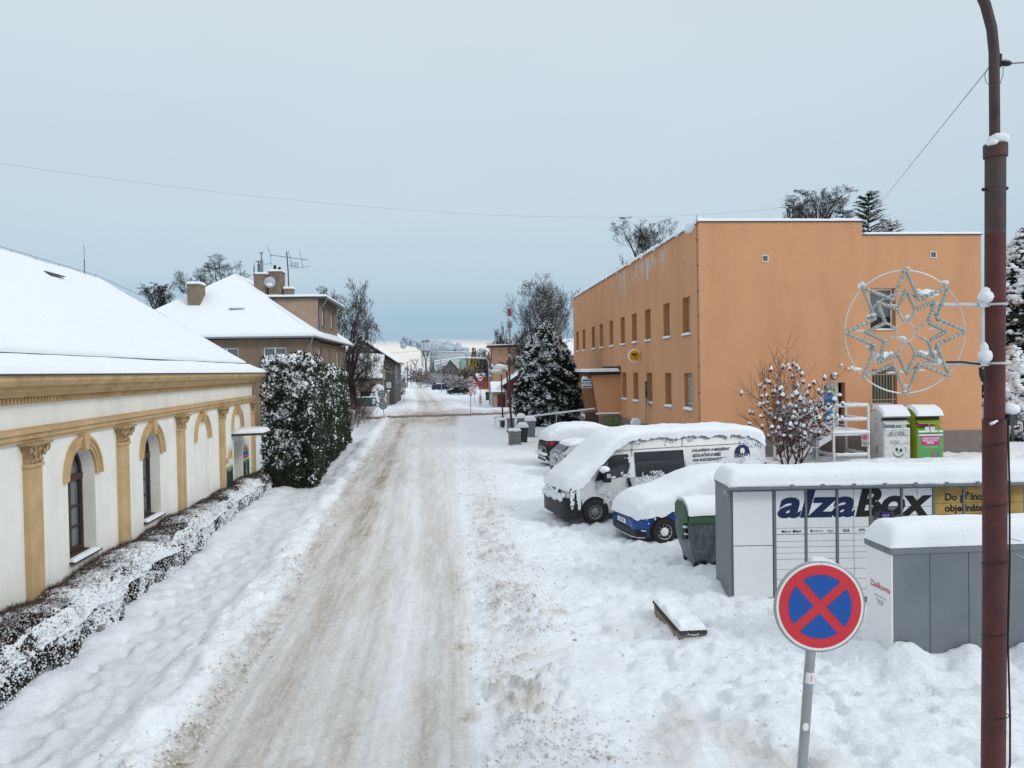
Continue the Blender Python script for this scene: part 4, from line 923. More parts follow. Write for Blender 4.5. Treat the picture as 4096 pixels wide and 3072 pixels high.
# signs hung from it
t = thing('police_sign', 'white box sign reading POLICIE between blue bands, hung at the porch', 'sign', (9.0, 51.75, 3.2))
mb = MB(); mb.bx(-.36, .30, -.07, .07, -.30, .32); mb.build('box', 'sign_white', t, bevel=.02)
for nm, z0, z1 in (('blue_band', .17, .27), ('blue_band', -.25, -.15)):
    mb = MB(); mb.bx(-.31, .26, -.076, -.0705, z0, z1); mb.build(nm, 'sign_blue', t)
text('POLICIE', .215, (-.025, -.076, .01), FRONT, 'ink', t, .006, sx=.86)
mb = MB(); mb.tube((.3, 0, .2), (.42, 0, .2), .02); mb.tube((.3, 0, -.18), (.48, 0, -.18), .02); mb.build('bracket', 'alu', t)
mb = MB(); mb.blob((-.12, 0, .36), (.24, .09, .11), sub=2, jit=.06, seed=8); mb.blob((-.22, 0, .40), (.13, .08, .10), sub=2, jit=.06, seed=9); mb.build('snow_cap', 'snow', t, True)
t = thing('post_office_sign', 'round yellow post office sign with black horn, standing out from the orange wall', 'sign', (10.85, 45.6, 4.94))
mb = MB(); mb.path([(0, .07, 0), (0, -.07, 0)], .335, 40); mb.build('disc', 'yellow', t, True, 40)
mb = MB(); mb.path([(.335*cos(k), 0, .335*sin(k)) for k in np.linspace(0, 2*pi, 41)], .075, 4, caps=False); mb.build('rim', 'sign_white', t)
# horn emblem: coil, mouthpiece and bell
h = MB(); h.path([(.03+.085*cos(k), -.078, .055+.085*sin(k)) for k in np.linspace(.6, 2*pi+.3, 26)], .027, 6)
h.prism([(-.20, -.079, .14), (-.20, -.079, .12), (-.15, -.079, .03), (-.07, -.079, -.03), (.03, -.079, -.045), (.03, -.079, -.0), (-.03, -.079, .03), (-.06, -.079, .09), (-.055, -.079, .14)], (0, .006, 0))
h.prism([(.03, -.079, -.045), (.12, -.079, -.02), (.165, -.079, .05), (.175, -.079, .14), (.14, -.079, .14), (.13, -.079, .06), (.10, -.079, .01), (.03, -.079, -.0)], (0, .006, 0)); h.build('horn_emblem', 'ink', t)
text('Česká pošta', .088, (.0, -.076, -.15), FRONT, 'ink', t, .003)
mb = MB(); mb.tube((.34, 0, 0), (.36, -.0, 0), .02); mb.tube((.34, 0, .0), (.37, 0, .0), .018); mb.bx(.345, .368, -.1, .1, -.16, .16); mb.build('bracket', 'alu', t)
mb = MB(); mb.path([(.35*cos(k), 0, .35*sin(k)) for k in np.linspace(1.3, 2.9, 12)], [.02, .04, .05, .055, .06, .06, .06, .055, .05, .045, .04, .02], 8); mb.build('snow_rim', 'snow', t, True)
# roof mast
t = thing('roof_mast', 'thin steel mast with guy wires on the roof of the orange building', 'mast', (21.68, 42, ZL-.2))
mb = MB(); mb.tube((0, 0, 0), (0, 0, 4.3), .032, n=8); mb.build('pole', 'sign_back', t)
mb = MB(); mb.blob((-.12, 0, 3.48), (.08, .08, .05), seed=2); mb.blob((.13, 0, 3.35), (.09, .09, .06), seed=3); mb.tube((-.12, 0, 3.48), (.13, 0, 3.38), .02); mb.build('insulators', 'black', t, True)
mb = MB(); mb.tube((.1, 0, 3.38), (1.9, .6, .15), .006, n=4); mb.tube((.1, 0, 3.38), (1.0, -1.5, .15), .006, n=4); mb.build('guy_wires', 'grey', t)
# ------------------------------------------------------------------ vehicles
def loft(st, name, mats, parent, ang=35):
    """st: stations (x, zbottom, zbelt, ztop, half width bottom, half width belt, half width top, crown); body closed at both ends, y centred"""
    P = []
    for (x, zb, zs, zt, wb, ws, wt, cr) in st:
        h = [(wb*.93, zb), (wb, zb+.10), ((wb+ws)/2+.01, zb+(zs-zb)*.55), (ws, zs-.03), (ws*.985, zs+.02), (wt+.012, zt-.07), (wt-.05, zt-.012), (wt*.55, zt+cr*.7), (0, zt+cr)]
        P.append([(x, -a, b) for a, b in h]+[(x, a, b) for a, b in h[-2::-1]])
    mb = MB(); mb.grid(P); mb.poly(P[0]); mb.poly(P[-1][::-1]); return mb.build(name, mats, parent, True, ang)
def snow_shell(st, name, parent, seed=0, nz=.18, sub=6):
    """st: (x, half width, z of the lower edge on the sides, z of the top); rounded quilt of snow, resampled, with noise"""
    st = np.array(st, float); xs_ = np.linspace(st[0, 0], st[-1, 0], max(24, int((st[-1, 0]-st[0, 0])/.055))); A_ = [np.interp(xs_, st[:, 0], st[:, i]) for i in (1, 2, 3)]
    k = 5; 
    for i in range(3):
        a = np.pad(A_[i], k, 'edge'); A_[i] = np.convolve(a, np.ones(2*k+1)/(2*k+1), 'valid')
    n = 34; P = []
    for i, x in enumerate(xs_):
        w_, ze, zt = A_[0][i], A_[1][i], A_[2][i]; row = []
        for j in range(n+1):
            t = pi*j/n; c, s = cos(t), sin(t)
            y = -w_*math.copysign(abs(c)**.45, c); z = ze+(zt-ze)*abs(s)**.42
            row.append((x, y, z))
        P.append(row)
    P = np.array(P)
    # round the two ends down
    e = np.minimum(xs_-xs_[0], xs_[-1]-xs_); q = np.sqrt(np.clip(1-(1-np.clip(e/.16, 0, 1))**2, 0, 1)); 
    P[..., 2] = A_[1][:, None]+(P[..., 2]-A_[1][:, None])*q[:, None]; P[..., 1] *= (.90+.10*q)[:, None]
    nn = fbm(P[..., 0]*2.2+seed, P[..., 1]*2.2+P[..., 2]*1.7, 4); n2 = fbm(P[..., 0]*9+seed, P[..., 1]*3+P[..., 2]*9, 4)
    edge = np.abs(np.linspace(-1, 1, n+1))[None, :]
    P[..., 2] += .045*nn*(1-edge**6)+.012*n2
    P[..., 2] -= (edge > .93)*(.10*np.clip(fbm(P[..., 0]*5+seed, P[..., 1]*2, 4)+.1, 0, 1)+.04*fbm(P[..., 0]*16+seed, P[..., 1], 3))
    P[..., 1] += .012*n2+np.sign(P[..., 1])*.02*fbm(P[..., 0]*7, P[..., 2]*7+seed, 3)
    mb = MB(); mb.grid([[tuple(p) for p in r] for r in P]); mb.poly([tuple(p) for p in P[0]]); mb.poly([tuple(p) for p in P[-1][::-1]]); mb.poly
    return mb.build(name, 'snow', parent, True)
def wheel(parent, x, y, r, w_, rim='alu', side=-1, spokes=0, cover=False):
    """tyre with rim on the outer side; axis along y"""
    ty = MB(); prof = [(r*.60, 0), (r*.68, -.01), (r*.93, -.008), (r, .02), (r, w_-.02), (r*.93, w_), (r*.6, w_)]
    n = 36; vs = []
    P = [[(x+a*cos(2*pi*k/n), y+side*(-b)*1.0, r+a*sin(2*pi*k/n)) for k in range(n+1)] for a, b in prof]
    ty.grid(P); ty.poly([p for p in P[-1][:-1]])
    # a real disc behind the rim
    t = ty.build('tyre', 'rubber', parent, True, 40)
    rm = MB(); n = 32
    prof = [(r*.62, .0), (r*.58, .015), (r*.52, .045), (r*.40, .03 if cover else .055), (r*.16, .012 if cover else .03), (r*.13, -.002), (.0, -.004)]
    P = [[(x+a*cos(2*pi*k/n), y-side*b, r+a*sin(2*pi*k/n)) for k in range(n+1)] for a, b in prof]; rm.grid(P)
    rmo = rm.build('rim', rim, t, True, 30)
    h = MB(); nh = spokes or 8
    for k in range(nh):
        a = 2*pi*k/nh+.2; d = .035*r/.3; rr = r*(.46 if cover else .40); ww = .055 if cover else .028; hh = .035 if cover else .028
        ca, sa = cos(a), sin(a); ce = Vector((x+rr*ca, y+side*(-.0), r+rr*sa)); yy = y-side*(.028 if cover else .045)
        u = Vector((ca, 0, sa)); v = Vector((-sa, 0, ca))
        h.prism([(ce.x+u.x*p*hh+v.x*q*ww*.5*(1 if p < 0 else 1.5), yy, ce.z+u.z*p*hh+v.z*q*ww*.5*(1 if p < 0 else 1.5)) for p, q in ((-1, -1), (1, -1), (1, 1), (-1, 1))], (0, side*.012, 0))
    h.build('rim_openings', 'black', rmo)
    return t
def arch(parent, x, y, r, m='black', side=-1, t=.05, z0=.0, zc=None):
    mb = MB(); n = 24; zc = r if zc is None else zc
    P = []
    for k in range(n+1):
        a = pi*k/n-.25+.5*k/n*1.0 if False else (-.3+(pi+.6)*k/n); P.append((cos(a), sin(a)))
    vs = [(x+(r+t)*c, y, zc+(r+t)*s_) for c, s_ in P]
    mb.prism(vs, (0, -side*.03, 0)); return mb.build('wheel_arch', m, parent)

# ---- white panel van: local x runs from the front wheel hub towards the rear, near side at y=0
V_ = thing('delivery_van', 'large white panel van under a thick quilt of snow, dark side window', 'van', (3.73, 20.52, 0), 13)
HW = .95
fx = lambda x: -.36+(x+.36)*.56 if x < -.36 else x
def van_y(z): return .0 if z < 1.15 else .10*(z-1.15)/1.1
st = []
for (x, zb, zs, zt, wk) in ((-1.12, .32, .62, .80, .78), (-1.05, .28, .70, 1.00, .88), (-.85, .26, .80, 1.14, .93), (-.5, .26, .95, 1.24, .95), (-.10, .26, 1.10, 1.36, .95), (.12, .26, 1.13, 1.58, .95), (.45, .26, 1.15, 1.90, .95), (.80, .26, 1.15, 2.16, .95), (1.05, .26, 1.15, 2.26, .95), (1.5, .26, 1.15, 2.30, .95), (3., .26, 1.15, 2.32, .95), (5.1, .28, 1.15, 2.32, .95), (5.38, .30, 1.15, 2.26, .94), (5.46, .34, 1.12, 1.95, .93), (5.48, .36, 1.05, 1.30, .92)):
    top_in = .10*np.clip((zt-1.15)/1.1, 0, 1); st.append((fx(x), zb, zs, zt, wk*.985, wk, wk-top_in-(.03 if x > .9 else .06), .03))
bd = loft([(x, zb, zs, zt, a, b, c, d) for (x, zb, zs, zt, a, b, c, d) in st], 'body', 'car_white', V_, 50)
bd.location = (0, HW, 0)
def side_panel(name, pts, m, parent, off=.006, th=.004):
    mb = MB(); mb.prism([(x, van_y(z)-off, z) for x, z in pts], (0, th, 0)); return mb.build(name, m, parent)
def side_line(pts, m='dkgrey', r=.006, name='panel_gap'):
    mb = MB(); mb.path([(x, van_y(z)-.002, z) for x, z in pts], r, 5); return mb.build(name, m, V_)
dgl = side_panel('side_window', [(1.23, 1.88), (2.75, 1.88), (2.78, 1.21), (1.25, 1.21)], 'glass', V_)
side_panel('side_window_bar', [(1.27, 1.585), (2.74, 1.60), (2.74, 1.575), (1.27, 1.56)], 'dkgrey', dgl, .008)
dw = side_panel('door_window', [(.16, 1.21), (.16, 1.40), (.30, 1.60), (.50, 1.78), (.64, 1.83), (1.02, 1.84), (1.06, 1.80), (1.06, 1.52), (1.0, 1.33), (.9, 1.26), (.6, 1.20)], 'black', V_, .004)
side_panel('pane', [(.20, 1.25), (.20, 1.40), (.33, 1.58), (.42, 1.66), (.42, 1.24)], 'glass_grey', dw, .007); side_panel('pane', [(.46, 1.24), (.46, 1.70), (.66, 1.79), (1.01, 1.80), (1.01, 1.52), (.96, 1.36), (.88, 1.29), (.62, 1.235)], 'glass', dw, .007)
side_line([(.07, 1.17), (.07, .80), (.30, .78), (.43, .68), (.52, .46), (.55, .30)], name='door_gap'); side_line([(1.16, .32), (1.16, 1.9), (1.15, 2.0)], name='door_gap'); side_line([(1.18, 2.26), (1.18, 1.9)], name='panel_gap')
side_line([(.55, 1.90), (.85, 1.945), (1.18, 1.955), (2.74, 1.97), (4.7, 1.97), (5.3, 1.96)], name='roof_rail_gap'); side_line([(2.74, 2.28), (2.74, 1.98)], name='panel_gap'); side_line([(1.18, 1.06), (1.32, 1.06), (1.32, .9), (2.85, .9)], name='slide_rail')
mb = MB(); mb.path([(1.0, -.03, 1.19), (1.02, -.045, 1.08), (1.06, -.03, .97)], [.035, .05, .04], 8); mb.build('door_handle', 'black', V_, True)
# mirror
mb = MB(); mb.prism([(.02, .02, 1.16), (.30, .02, 1.20), (.22, .02, 1.34), (.14, .02, 1.40)], (0, -.06, 0)); mr_ = mb.build('mirror_arm', 'black', V_, bevel=.015)
mb = MB(); mb.bx(.20, .38, -.30, -.06, 1.14, 1.46); mb.build('mirror_housing', 'black', mr_, bevel=.03)
mb = MB(); mb.bx(.24, .35, -.306, -.30, 1.27, 1.38); mb.build('mirror_lamp', 'grey_lt', mr_)
mb = MB(); mb.blob((.24, -.16, 1.48), (.14, .16, .10), sub=2, jit=.06, seed=3); mb.build('mirror_snow', 'snow', mr_, True)
# bumper: dark moulding wrapping the front corner
mb = MB()
P = []
for z, grow in ((.20, .0), (.26, .03), (.55, .04), (.66, .03), (.70, .0)):
    r = []
    for (x, y) in ((-.36 if z < .6 else -.40, -.012), (-.62, -.02), (-.88, -.015), (-1.05, .04), (-1.15, .13), (-1.19, .45), (-1.19, 1.45), (-1.15, 1.77), (-.85, 1.91), (-.40, 1.91)): r.append((fx(x-grow*.7*(1 if x < -.8 else 0)), y, z+(.04 if z > .69 and x < -.7 else .02 if z > .69 and x < -.6 else 0)))
    P.append(r)
mb.grid(P); mb.build('bumper', 'black', V_, True, 50)
mb = MB(); mb.prism([(fx(-.74), -.014, .70), (fx(-.50), -.014, .70), (fx(-.70), -.014, .86), (fx(-.90), .01, 1.0), (fx(-.95), .02, .9)], (-.02, .02, 0)); mb.build('headlight_edge', 'black', V_)
mb = MB(); mb.bx(-.82, -.79, .50, 1.40, .76, .95); mb.build('grille', 'dkgrey', V_)
wheel(V_, 0, -.065, .335, .2, 'grey', -1, 10); wheel(V_, 4.03, -.065, .335, .2, 'grey', -1, 10); wheel(V_, 0, 1.70, .335, .2, 'grey', -1, 10); wheel(V_, 4.03, 1.70, .335, .2, 'grey', -1, 10)
arch(V_, 0, -.003, .36, 'black', -1, .05, zc=.335); arch(V_, 4.03, -.003, .36, 'black', -1, .05, zc=.335)
mb = MB(); mb.prism([(5.43, -.004, 1.05), (5.485, .03, 1.05), (5.47, .02, 1.28), (5.43, -.004, 1.40)], (0, .06, 0)); mb.prism([(5.36, -.008, 1.05), (5.43, -.008, 1.05), (5.43, -.008, 1.38)], (0, .01, 0)); mb.build('tail_light', 'tail', V_)
# lettering and emblem
lt_y = lambda z: van_y(z)-.008
for tx, sz, x, z in (('CHLADÍRNY A MRAZÍRNY', .105, 3.02, 1.84), ('IZOLAČNÍ DVEŘE', .115, 3.04, 1.70), ('CHLADICÍ JEDNOTKY', .10, 3.04, 1.57)): text(tx, sz, (x, lt_y(z), z), (95, 0, 0), 'navy', V_, .004, .15, 'LEFT')
mb = MB(); rr = .25; mb.prism([(4.66+rr*cos(k), lt_y(1.72), 1.69+rr*sin(k)) for k in np.linspace(.0, pi, 18)], (0, .004, 0)); em = mb.build('emblem', 'navy', V_)
mb = MB(); mb.prism([(4.66+.075*cos(k), lt_y(1.72)-.004, 1.76+.09*sin(k)) for k in np.linspace(0, 2*pi, 17)[:-1]], (0, .003, 0)); mb.build('emblem_figure', 'sign_white', em)
text('HORÁKI', .155, (4.66, lt_y(1.62)-.002, 1.63), (95, 0, 0), 'navy', V_, .008, 0, sx=.86)
text('HORÁKI', .10, (2.0, lt_y(1.03), 1.05), (90, 0, 0), 'navy', V_, .004); text('TECHNOLOGIE', .05, (2.05, lt_y(.93), .945), (90, 0, 0), 'ink', V_)
# the snow on it
s1 = snow_shell([(fx(a_), *r_) for a_, *r_ in [(-1.20, .80, .98, 1.06), (-1.05, .93, .93, 1.24), (-.75, .98, .94, 1.40), (-.40, .985, 1.02, 1.52), (-.12, .985, 1.20, 1.66), (.10, .985, 1.48, 1.86), (.40, .98, 1.80, 2.16), (.70, .96, 2.02, 2.40), (1.0, .945, 2.20, 2.49), (1.5, .925, 2.255, 2.51), (3.0, .925, 2.26, 2.51), (5.0, .925, 2.22, 2.49), (5.3, .93, 2.05, 2.44), (5.5, .90, 1.85, 2.30)]], 'snow_cover', V_, 3)
s1.location = (0, HW, 0)
def splat(n, xr_, zr_, fn, name, parent, yf, seed, smin=.012, smax=.045, flat=.35):
    r = np.random.default_rng(seed); x = r.uniform(*xr_, n); z = r.uniform(*zr_, n); k = fn(x, z) > r.uniform(-.25, .45, n); x, z = x[k], z[k]
    y = np.array([yf(b) for b in z]); S = np.stack([r.uniform(smin, smax, len(x)), r.uniform(smin, smax, len(x))*flat, r.uniform(smin, smax, len(x))], -1)
    a = []
    return scat(name, LV, LF, np.stack([x, y, z], -1), S, 'snow_clump', parent, 'flat' if False else 'zero', True)
_scat0 = scat
def scat(name, tv, tf, P, S, m, parent=None, rot='z', smooth=False, **k):
    if rot != 'zero': return _scat0(name, tv, tf, P, S, m, parent, rot, smooth)
    tv = np.asarray(tv, float); tf = np.asarray(tf); n = len(P); V = tv[None]*np.asarray(S)[:, None, :]+np.asarray(P)[:, None, :]
    F = tf[None]+(np.arange(n)*len(tv))[:, None, None]; return np_mesh(name, V.reshape(-1, 3), F.reshape(-1, tf.shape[1]), m, parent, smooth)
splat(9000, (2.80, 5.30), (.95, 1.66), lambda x, z: .9*fbm(x*4, z*4, 4)+(1.52-z)*2.2+.15*np.sin(x*3), 'stuck_snow', V_, lambda z: van_y(z)-.004, 2, .008, .028)
splat(2600, (1.20, 2.85), (.88, 1.34), lambda x, z: 1.4*fbm(x*5+3, z*3, 4)+(1.15-z)*2.6-.05, 'stuck_snow', V_, lambda z: van_y(z)-.006, 3, .008, .028)
splat(700, (.86, 1.20), (1.2, 1.75), lambda x, z: 1.6*fbm(x*6, z*4, 4)+(x-1.02)*3-.1, 'stuck_snow', V_, lambda z: van_y(z)-.008, 4, .010, .03)
splat(300, (.45, .95), (1.22, 1.38), lambda x, z: 1.5*fbm(x*6+8, z*6, 4)+(1.30-z)*4-.2, 'stuck_snow', V_, lambda z: van_y(z)-.012, 5, .012, .035)
splat(900, (4.6, 5.45), (1.6, 2.25), lambda x, z: 1.7*fbm(x*5+8, z*4, 4)+(x-5.1)*.8-.05+(z-2.0)*.9, 'stuck_snow', V_, lambda z: van_y(z)-.004, 6, .012, .035)
splat(500, (1.2, 5.2), (2.02, 2.28), lambda x, z: 1.7*fbm(x*3+8, z*6, 4)+(z-2.2)*5, 'stuck_snow', V_, lambda z: van_y(z)-.004, 7, .012, .035)
splat(160, (.25, .75), (.55, 1.0), lambda x, z: 2*fbm(x*5+1, z*3, 4)-.25, 'stuck_snow', V_, lambda z: van_y(z)-.004, 8, .010, .03)
splat(500, (-.70, -.42), (.42, 1.0), lambda x, z: 2*fbm(x*9+1, z*2, 4)+(z-.72)*1.3, 'stuck_snow', V_, lambda z: -.01, 9, .010, .035, .9)
mb = MB(); R = random.Random(8)
for k in range(90): mb.blob((-.84+R.uniform(-.02, .03), .12+R.random()*1.6, .64+abs(R.gauss(0, .10))), (.04, R.uniform(.04, .12), R.uniform(.03, .08)), sub=2, jit=.15, seed=R.random())
mb.build('nose_snow', 'snow', V_, True)

# ---- blue car
K = thing('parked_car', 'blue hatchback under a thick rounded pile of snow, white wheel cover, beside the dumpster', 'car', (4.92, 17.94, 0), 9)
HB = .86
fk = lambda x: -.40+(x+.40)*.66 if x < -.40 else x
st = []
for (x, zb, zs, zt, wk) in ((-.86, .26, .42, .58, .62), (-.80, .20, .50, .70, .74), (-.62, .17, .56, .78, .82), (-.2, .16, .64, .86, .85), (.30, .16, .80, .93, .86), (.55, .16, .84, 1.02, .86), (1.1, .16, .86, 1.36, .86), (1.5, .16, .87, 1.45, .86), (2.4, .16, .88, 1.45, .86), (3.0, .18, .88, 1.32, .85), (3.3, .22, .85, 1.0, .82), (3.38, .28, .7, .85, .75)):
    st.append((fk(x), zb, zs, zt, wk*.98, wk, wk-.16*np.clip((zt-.9)/.5, 0, 1)-.03, .03))
bd = loft(st, 'body', 'car_blue', K, 45); bd.location = (0, HB, 0)
mb = MB(); mb.prism([(-.44, -.012, .20), (-.60, .03, .19), (-.80, .28, .20), (-.885, .86, .21), (-.80, 1.44, .20), (-.80, 1.44, .33), (-.895, .86, .36), (-.81, .28, .34), (-.61, .02, .335), (-.47, -.012, .33)], (0, 0, 0.001)) if False else None
P = [[(fk(x)-.012, y, z) for x, y in ((-.46, -.008), (-.62, .02), (-.80, .10), (-.89, .45), (-.90, 1.12), (-.81, 1.6))] for z in (.19, .24, .33, .36)]
mb.grid(P); mb.build('lower_grille', 'black', K, True, 40)
mb = MB(); mb.prism([(-.46, -.024, .325), (-.58, .0, .335), (-.58, .0, .375), (-.47, -.024, .36)], (-.004, -.008, 0)); mb.build('fog_lamp', 'grey_lt', K)
P = [[(fk(x)-.02, y, z) for x, y in ((-.50, .0), (-.70, .06), (-.86, .25), (-.905, .86), (-.86, 1.45))] for z in (.165, .19)]; mb = MB(); mb.grid(P); mb.build('bumper_lip', 'alu_lt', K)
mb = MB(); mb.bx(-.735, -.715, .60, 1.12, .42, .53); mb.build('number_plate', 'sign_white', K); text('4A2 6630', .09, (-.738, .86, .475), (90, 0, -90), 'ink', K, sx=.9)
wheel(K, 0, -.065, .30, .19, 'white_pl', -1, 10, True); wheel(K, 2.55, -.065, .30, .19, 'white_pl', -1, 10, True); wheel(K, 0, 1.53, .30, .19, 'white_pl', -1, 10, True); wheel(K, 2.55, 1.53, .30, .19, 'white_pl', -1, 10, True)
arch(K, 0, -.002, .325, 'black', -1, .03, zc=.30)
mb = MB(); mb.path([(x, -.002, z) for x, z in ((.50, .22), (.50, .80), (.56, .86))], .006, 5); mb.build('door_gap', 'ink', K)
mb = MB(); mb.blob((.80, -.08, .955), (.10, .13, .05), sub=2, jit=0, seed=1); mo = mb.build('mirror', 'car_blue', K, True); mb = MB(); mb.blob((.80, -.06, 1.05), (.13, .14, .10), sub=2, jit=.05, seed=4); mb.build('mirror_snow', 'snow', mo, True)
s1 = snow_shell([(fk(a_), *r_) for a_, *r_ in [(-.92, .70, .66, .72), (-.82, .84, .58, .98), (-.60, .90, .60, 1.10), (-.25, .905, .66, 1.17), (.05, .905, .70, 1.22), (.30, .90, .80, 1.27), (.42, .895, .88, 1.31), (.75, .89, .92, 1.44), (1.1, .87, .98, 1.60), (1.5, .85, 1.02, 1.70), (2.2, .84, 1.05, 1.72), (2.9, .84, 1.0, 1.62), (3.3, .84, .85, 1.35), (3.45, .75, .75, 1.1)]], 'snow_cover', K, 11)
s1.location = (0, HB, 0)
splat(120, (-.45, -.2), (.5, .72), lambda x, z: 2*fbm(x*9+4, z*9, 4), 'stuck_snow', K, lambda z: -.005, 31, .012, .035)

# ---- silver estate and dark SUV, tails to the street: local x forward from the tail, near side y=0
def tail_car(name, lab, loc, rz, L, W, H, m, tailm, belt, snow_h, full, seed):
    T = thing(name, lab, 'car', loc, rz, 'cars parked tail-out by the post office'); h2 = W/2
    prof = [(.0, .30, .55, .80, .88), (.06, .22, .68, .98, .95), (.22, .18, belt-.04, belt+.12, 1), (.48, .17, belt, H-.10, 1), (.75, .17, belt, H-.02, 1), (1.4, .17, belt, H, 1), (2.4, .17, belt-.02, H-.02, 1), (2.9, .17, belt-.04, H-.16, 1), (3.4, .17, belt-.08, belt+.08, 1), (L-.2, .2, belt-.2, belt-.06, .95), (L, .3, .5, .6, .8)]
    st = [(x, zb, zs, zt, h2*.98*k, h2*k, h2*k-.16*np.clip((zt-belt)/.45, 0, 1)-.03, .025) for (x, zb, zs, zt, k) in prof]
    bd = loft(st, 'body', m, T, 40); bd.location = (0, h2, 0)
    # rear glass, side glass, lights, bumper
    mb = MB(); mb.prism([(.09, .20, belt+.05), (.09, W-.20, belt+.05), (.40, W-.27, H-.15), (.40, .27, H-.15)], (-.05, 0, .01)); mb.build('rear_window', 'glass', T)
    yb, yt = -.012, .13
    ys = lambda z: yb+(yt-yb)*(z-belt)/(H-.1-belt)
    mb = MB(); mb.prism([(x, ys(z)-.008, z) for x, z in ((.44, belt+.035), (.78, H-.20), (1.2, H-.12), (2.3, H-.13), (2.85, H-.25), (3.15, belt+.03))], (0, .02, 0)); sw = mb.build('side_window', 'glass', T)
    mb = MB(); mb.path([(x, ys(z)-.012, z) for x, z in ((.40, belt+.02), (.76, H-.18), (1.2, H-.10), (2.3, H-.11), (2.87, H-.23), (3.2, belt+.02), (.40, belt+.02))], .012, 5); mb.build('window_trim', 'alu_lt', sw)
    for y0, y1, y2 in ((-.014, .04, .34), (W+.014, W-.04, W-.34)):
        mb = MB(); z0 = belt-.20; mb.prism([(.34, y0, z0+.10), (.10, y1, z0+.0), (.03, y2, z0+.02), (.05, y2, z0+.15), (.12, y1, z0+.18), (.30, y0, z0+.17)], (-.02, 0, .0)); mb.prism([(.34, y0, z0+.10), (.12, y0, z0+.02), (.12, y0, z0+.17), (.30, y0, z0+.17)], (0, .02 if y0 < 0 else -.02, 0)); mb.build('tail_light', tailm, T)
    mb = MB(); mb.bx(-.045, .0, .30, W-.30, .20, .34); mb.bx(-.06, -.04, W/2-.27, W/2+.27, .56, .67); mb.build('rear_trim', 'dkgrey', T)
    mb = MB(); mb.bx(-.066, -.06, W/2-.25, W/2+.25, .565, .665); mb.build('number_plate', 'sign_white', T); text('5SK 1840', .085, (-.07, W/2, .615), (90, 0, -90), 'ink', T, sx=.9)
    mb = MB(); mb.prism([(.02, .10, .28), (-.03, .22, .28), (-.03, .20, .42), (.02, .12, .44)], (-.02, 0, 0)); mb.build('reflector_recess', 'black', T)
    for xx in (.82, 3.35): wheel(T, xx, -.065, .31, .2, 'alu', -1, 10); wheel(T, xx, W-.2, .31, .2, 'alu', -1, 10); arch(T, xx, -.002, .33, 'black', -1, .03, zc=.31)
    if full:
        s1 = snow_shell([(.0, h2*.86, belt+.02, belt+.14), (.10, h2*.95, belt+.0, belt+.38), (.35, h2*1.01, belt+.02, H+.06), (.8, h2*1.01, belt+.06, H+snow_h), (1.5, h2*1.0, belt+.10, H+snow_h+.03), (2.4, h2, belt+.10, H+snow_h), (3.0, h2, belt+.02, H+.02), (3.5, h2, belt, belt+.35), (L-.1, h2*.9, belt-.1, belt+.15)], 'snow_cover', T, seed); s1.location = (0, h2, 0)
        mb = MB()
        for k in range(5): mb.blob((-.04, .25+k*.32, .50), (.12, .22, .07), sub=2, jit=.1, seed=k+seed)
        for k in range(4): mb.blob((-.02, .3+k*.35, .34), (.06, .15, .05), sub=2, jit=.15, seed=k+seed+9)
        mb.build('bumper_snow', 'snow', T, True)
    else:
        s1 = snow_shell([(.34, h2*.70, H-.17, H-.06), (.6, h2*.80, H-.09, H+.03), (1.2, h2*.80, H-.03, H+snow_h), (2.3, h2*.80, H-.04, H+snow_h), (2.8, h2*.8, H-.16, H), (3.4, h2*.95, belt-.0, belt+.2), (L-.1, h2*.85, belt-.2, belt+.05)], 'snow_cover', T, seed, sub=4); s1.location = (0, h2, 0)
        splat(420, (.45, 1.0), (belt-.28, belt+.04), lambda x, z: 1.8*fbm(x*5+4, z*5, 4)-.05, 'stuck_snow', T, lambda z: -.012, seed, .012, .04)
        r = np.random.default_rng(seed); n = 110; P = np.stack([r.uniform(-.05, .05, n)+.03, r.uniform(.1, W-.1, n), r.uniform(.35, belt, n)], -1); P = P[fbm(P[:, 1]*4, P[:, 2]*5, 4) > .05]; scat('stuck_snow', LV, LF, P-np.array([.03, 0, 0]), rng.uniform(.015, .04, len(P)), 'snow_clump', T, 'z', True)
    return T
tail_car('parked_car', 'silver estate car with clean side windows and dark tail light, in front of the van', (4.07, 29.3, 0), 10, 4.3, 1.66, 1.36, 'car_silver', 'tail_dk', .90, .07, False, 5)
tail_car('parked_car', 'dark SUV entirely capped by a smooth dome of snow, bright red tail light', (3.92, 32.6, .05), 8, 4.3, 1.78, 1.56, 'car_black', 'tail', 1.08, .22, True, 8)
# ------------------------------------------------------------------ parcel lockers
L = thing('parcel_locker', 'long grey and white parcel locker wall with large alzaBox lettering and a snowy roof', 'locker', (4.92, 13.34, 0), -4)
LL = 7.4
mb = MB(); mb.bx(-.06, LL, .03, .80, -.3, 1.99); mb.build('body', 'grey', L, bevel=.006)
mb = MB(); mb.bx(-.10, -.06, -.02, .82, -.3, 2.02); mb.build('side_panel', 'grey', L, bevel=.004)
mb = MB(); mb.bx(-.11, LL, -.20, .84, 2.03, 2.09); mb.prism([(-.11, -.20, 2.03), (-.11, .02, 2.03), (-.11, .02, 1.98)], (LL+.11, 0, 0)); rf = mb.build('roof', 'grey', L, bevel=.004)
mb = MB()
for k in range(10): x = .98+k*.545; mb.bx(x-.03, x+.03, -.212, -.195, 2.045, 2.11)
mb.build('roof_clip', 'grey_lt', rf) if False else mb.build('roof_clips', 'grey', rf)
snow_patch((-.13, -.20, 2.09), (LL, -.20, 2.09), (LL, .86, 2.09), (-.13, .86, 2.09), .27, 'roof_snow', rf, .17, 110, 34, .14, 1.6, seed=3, droop=.03)
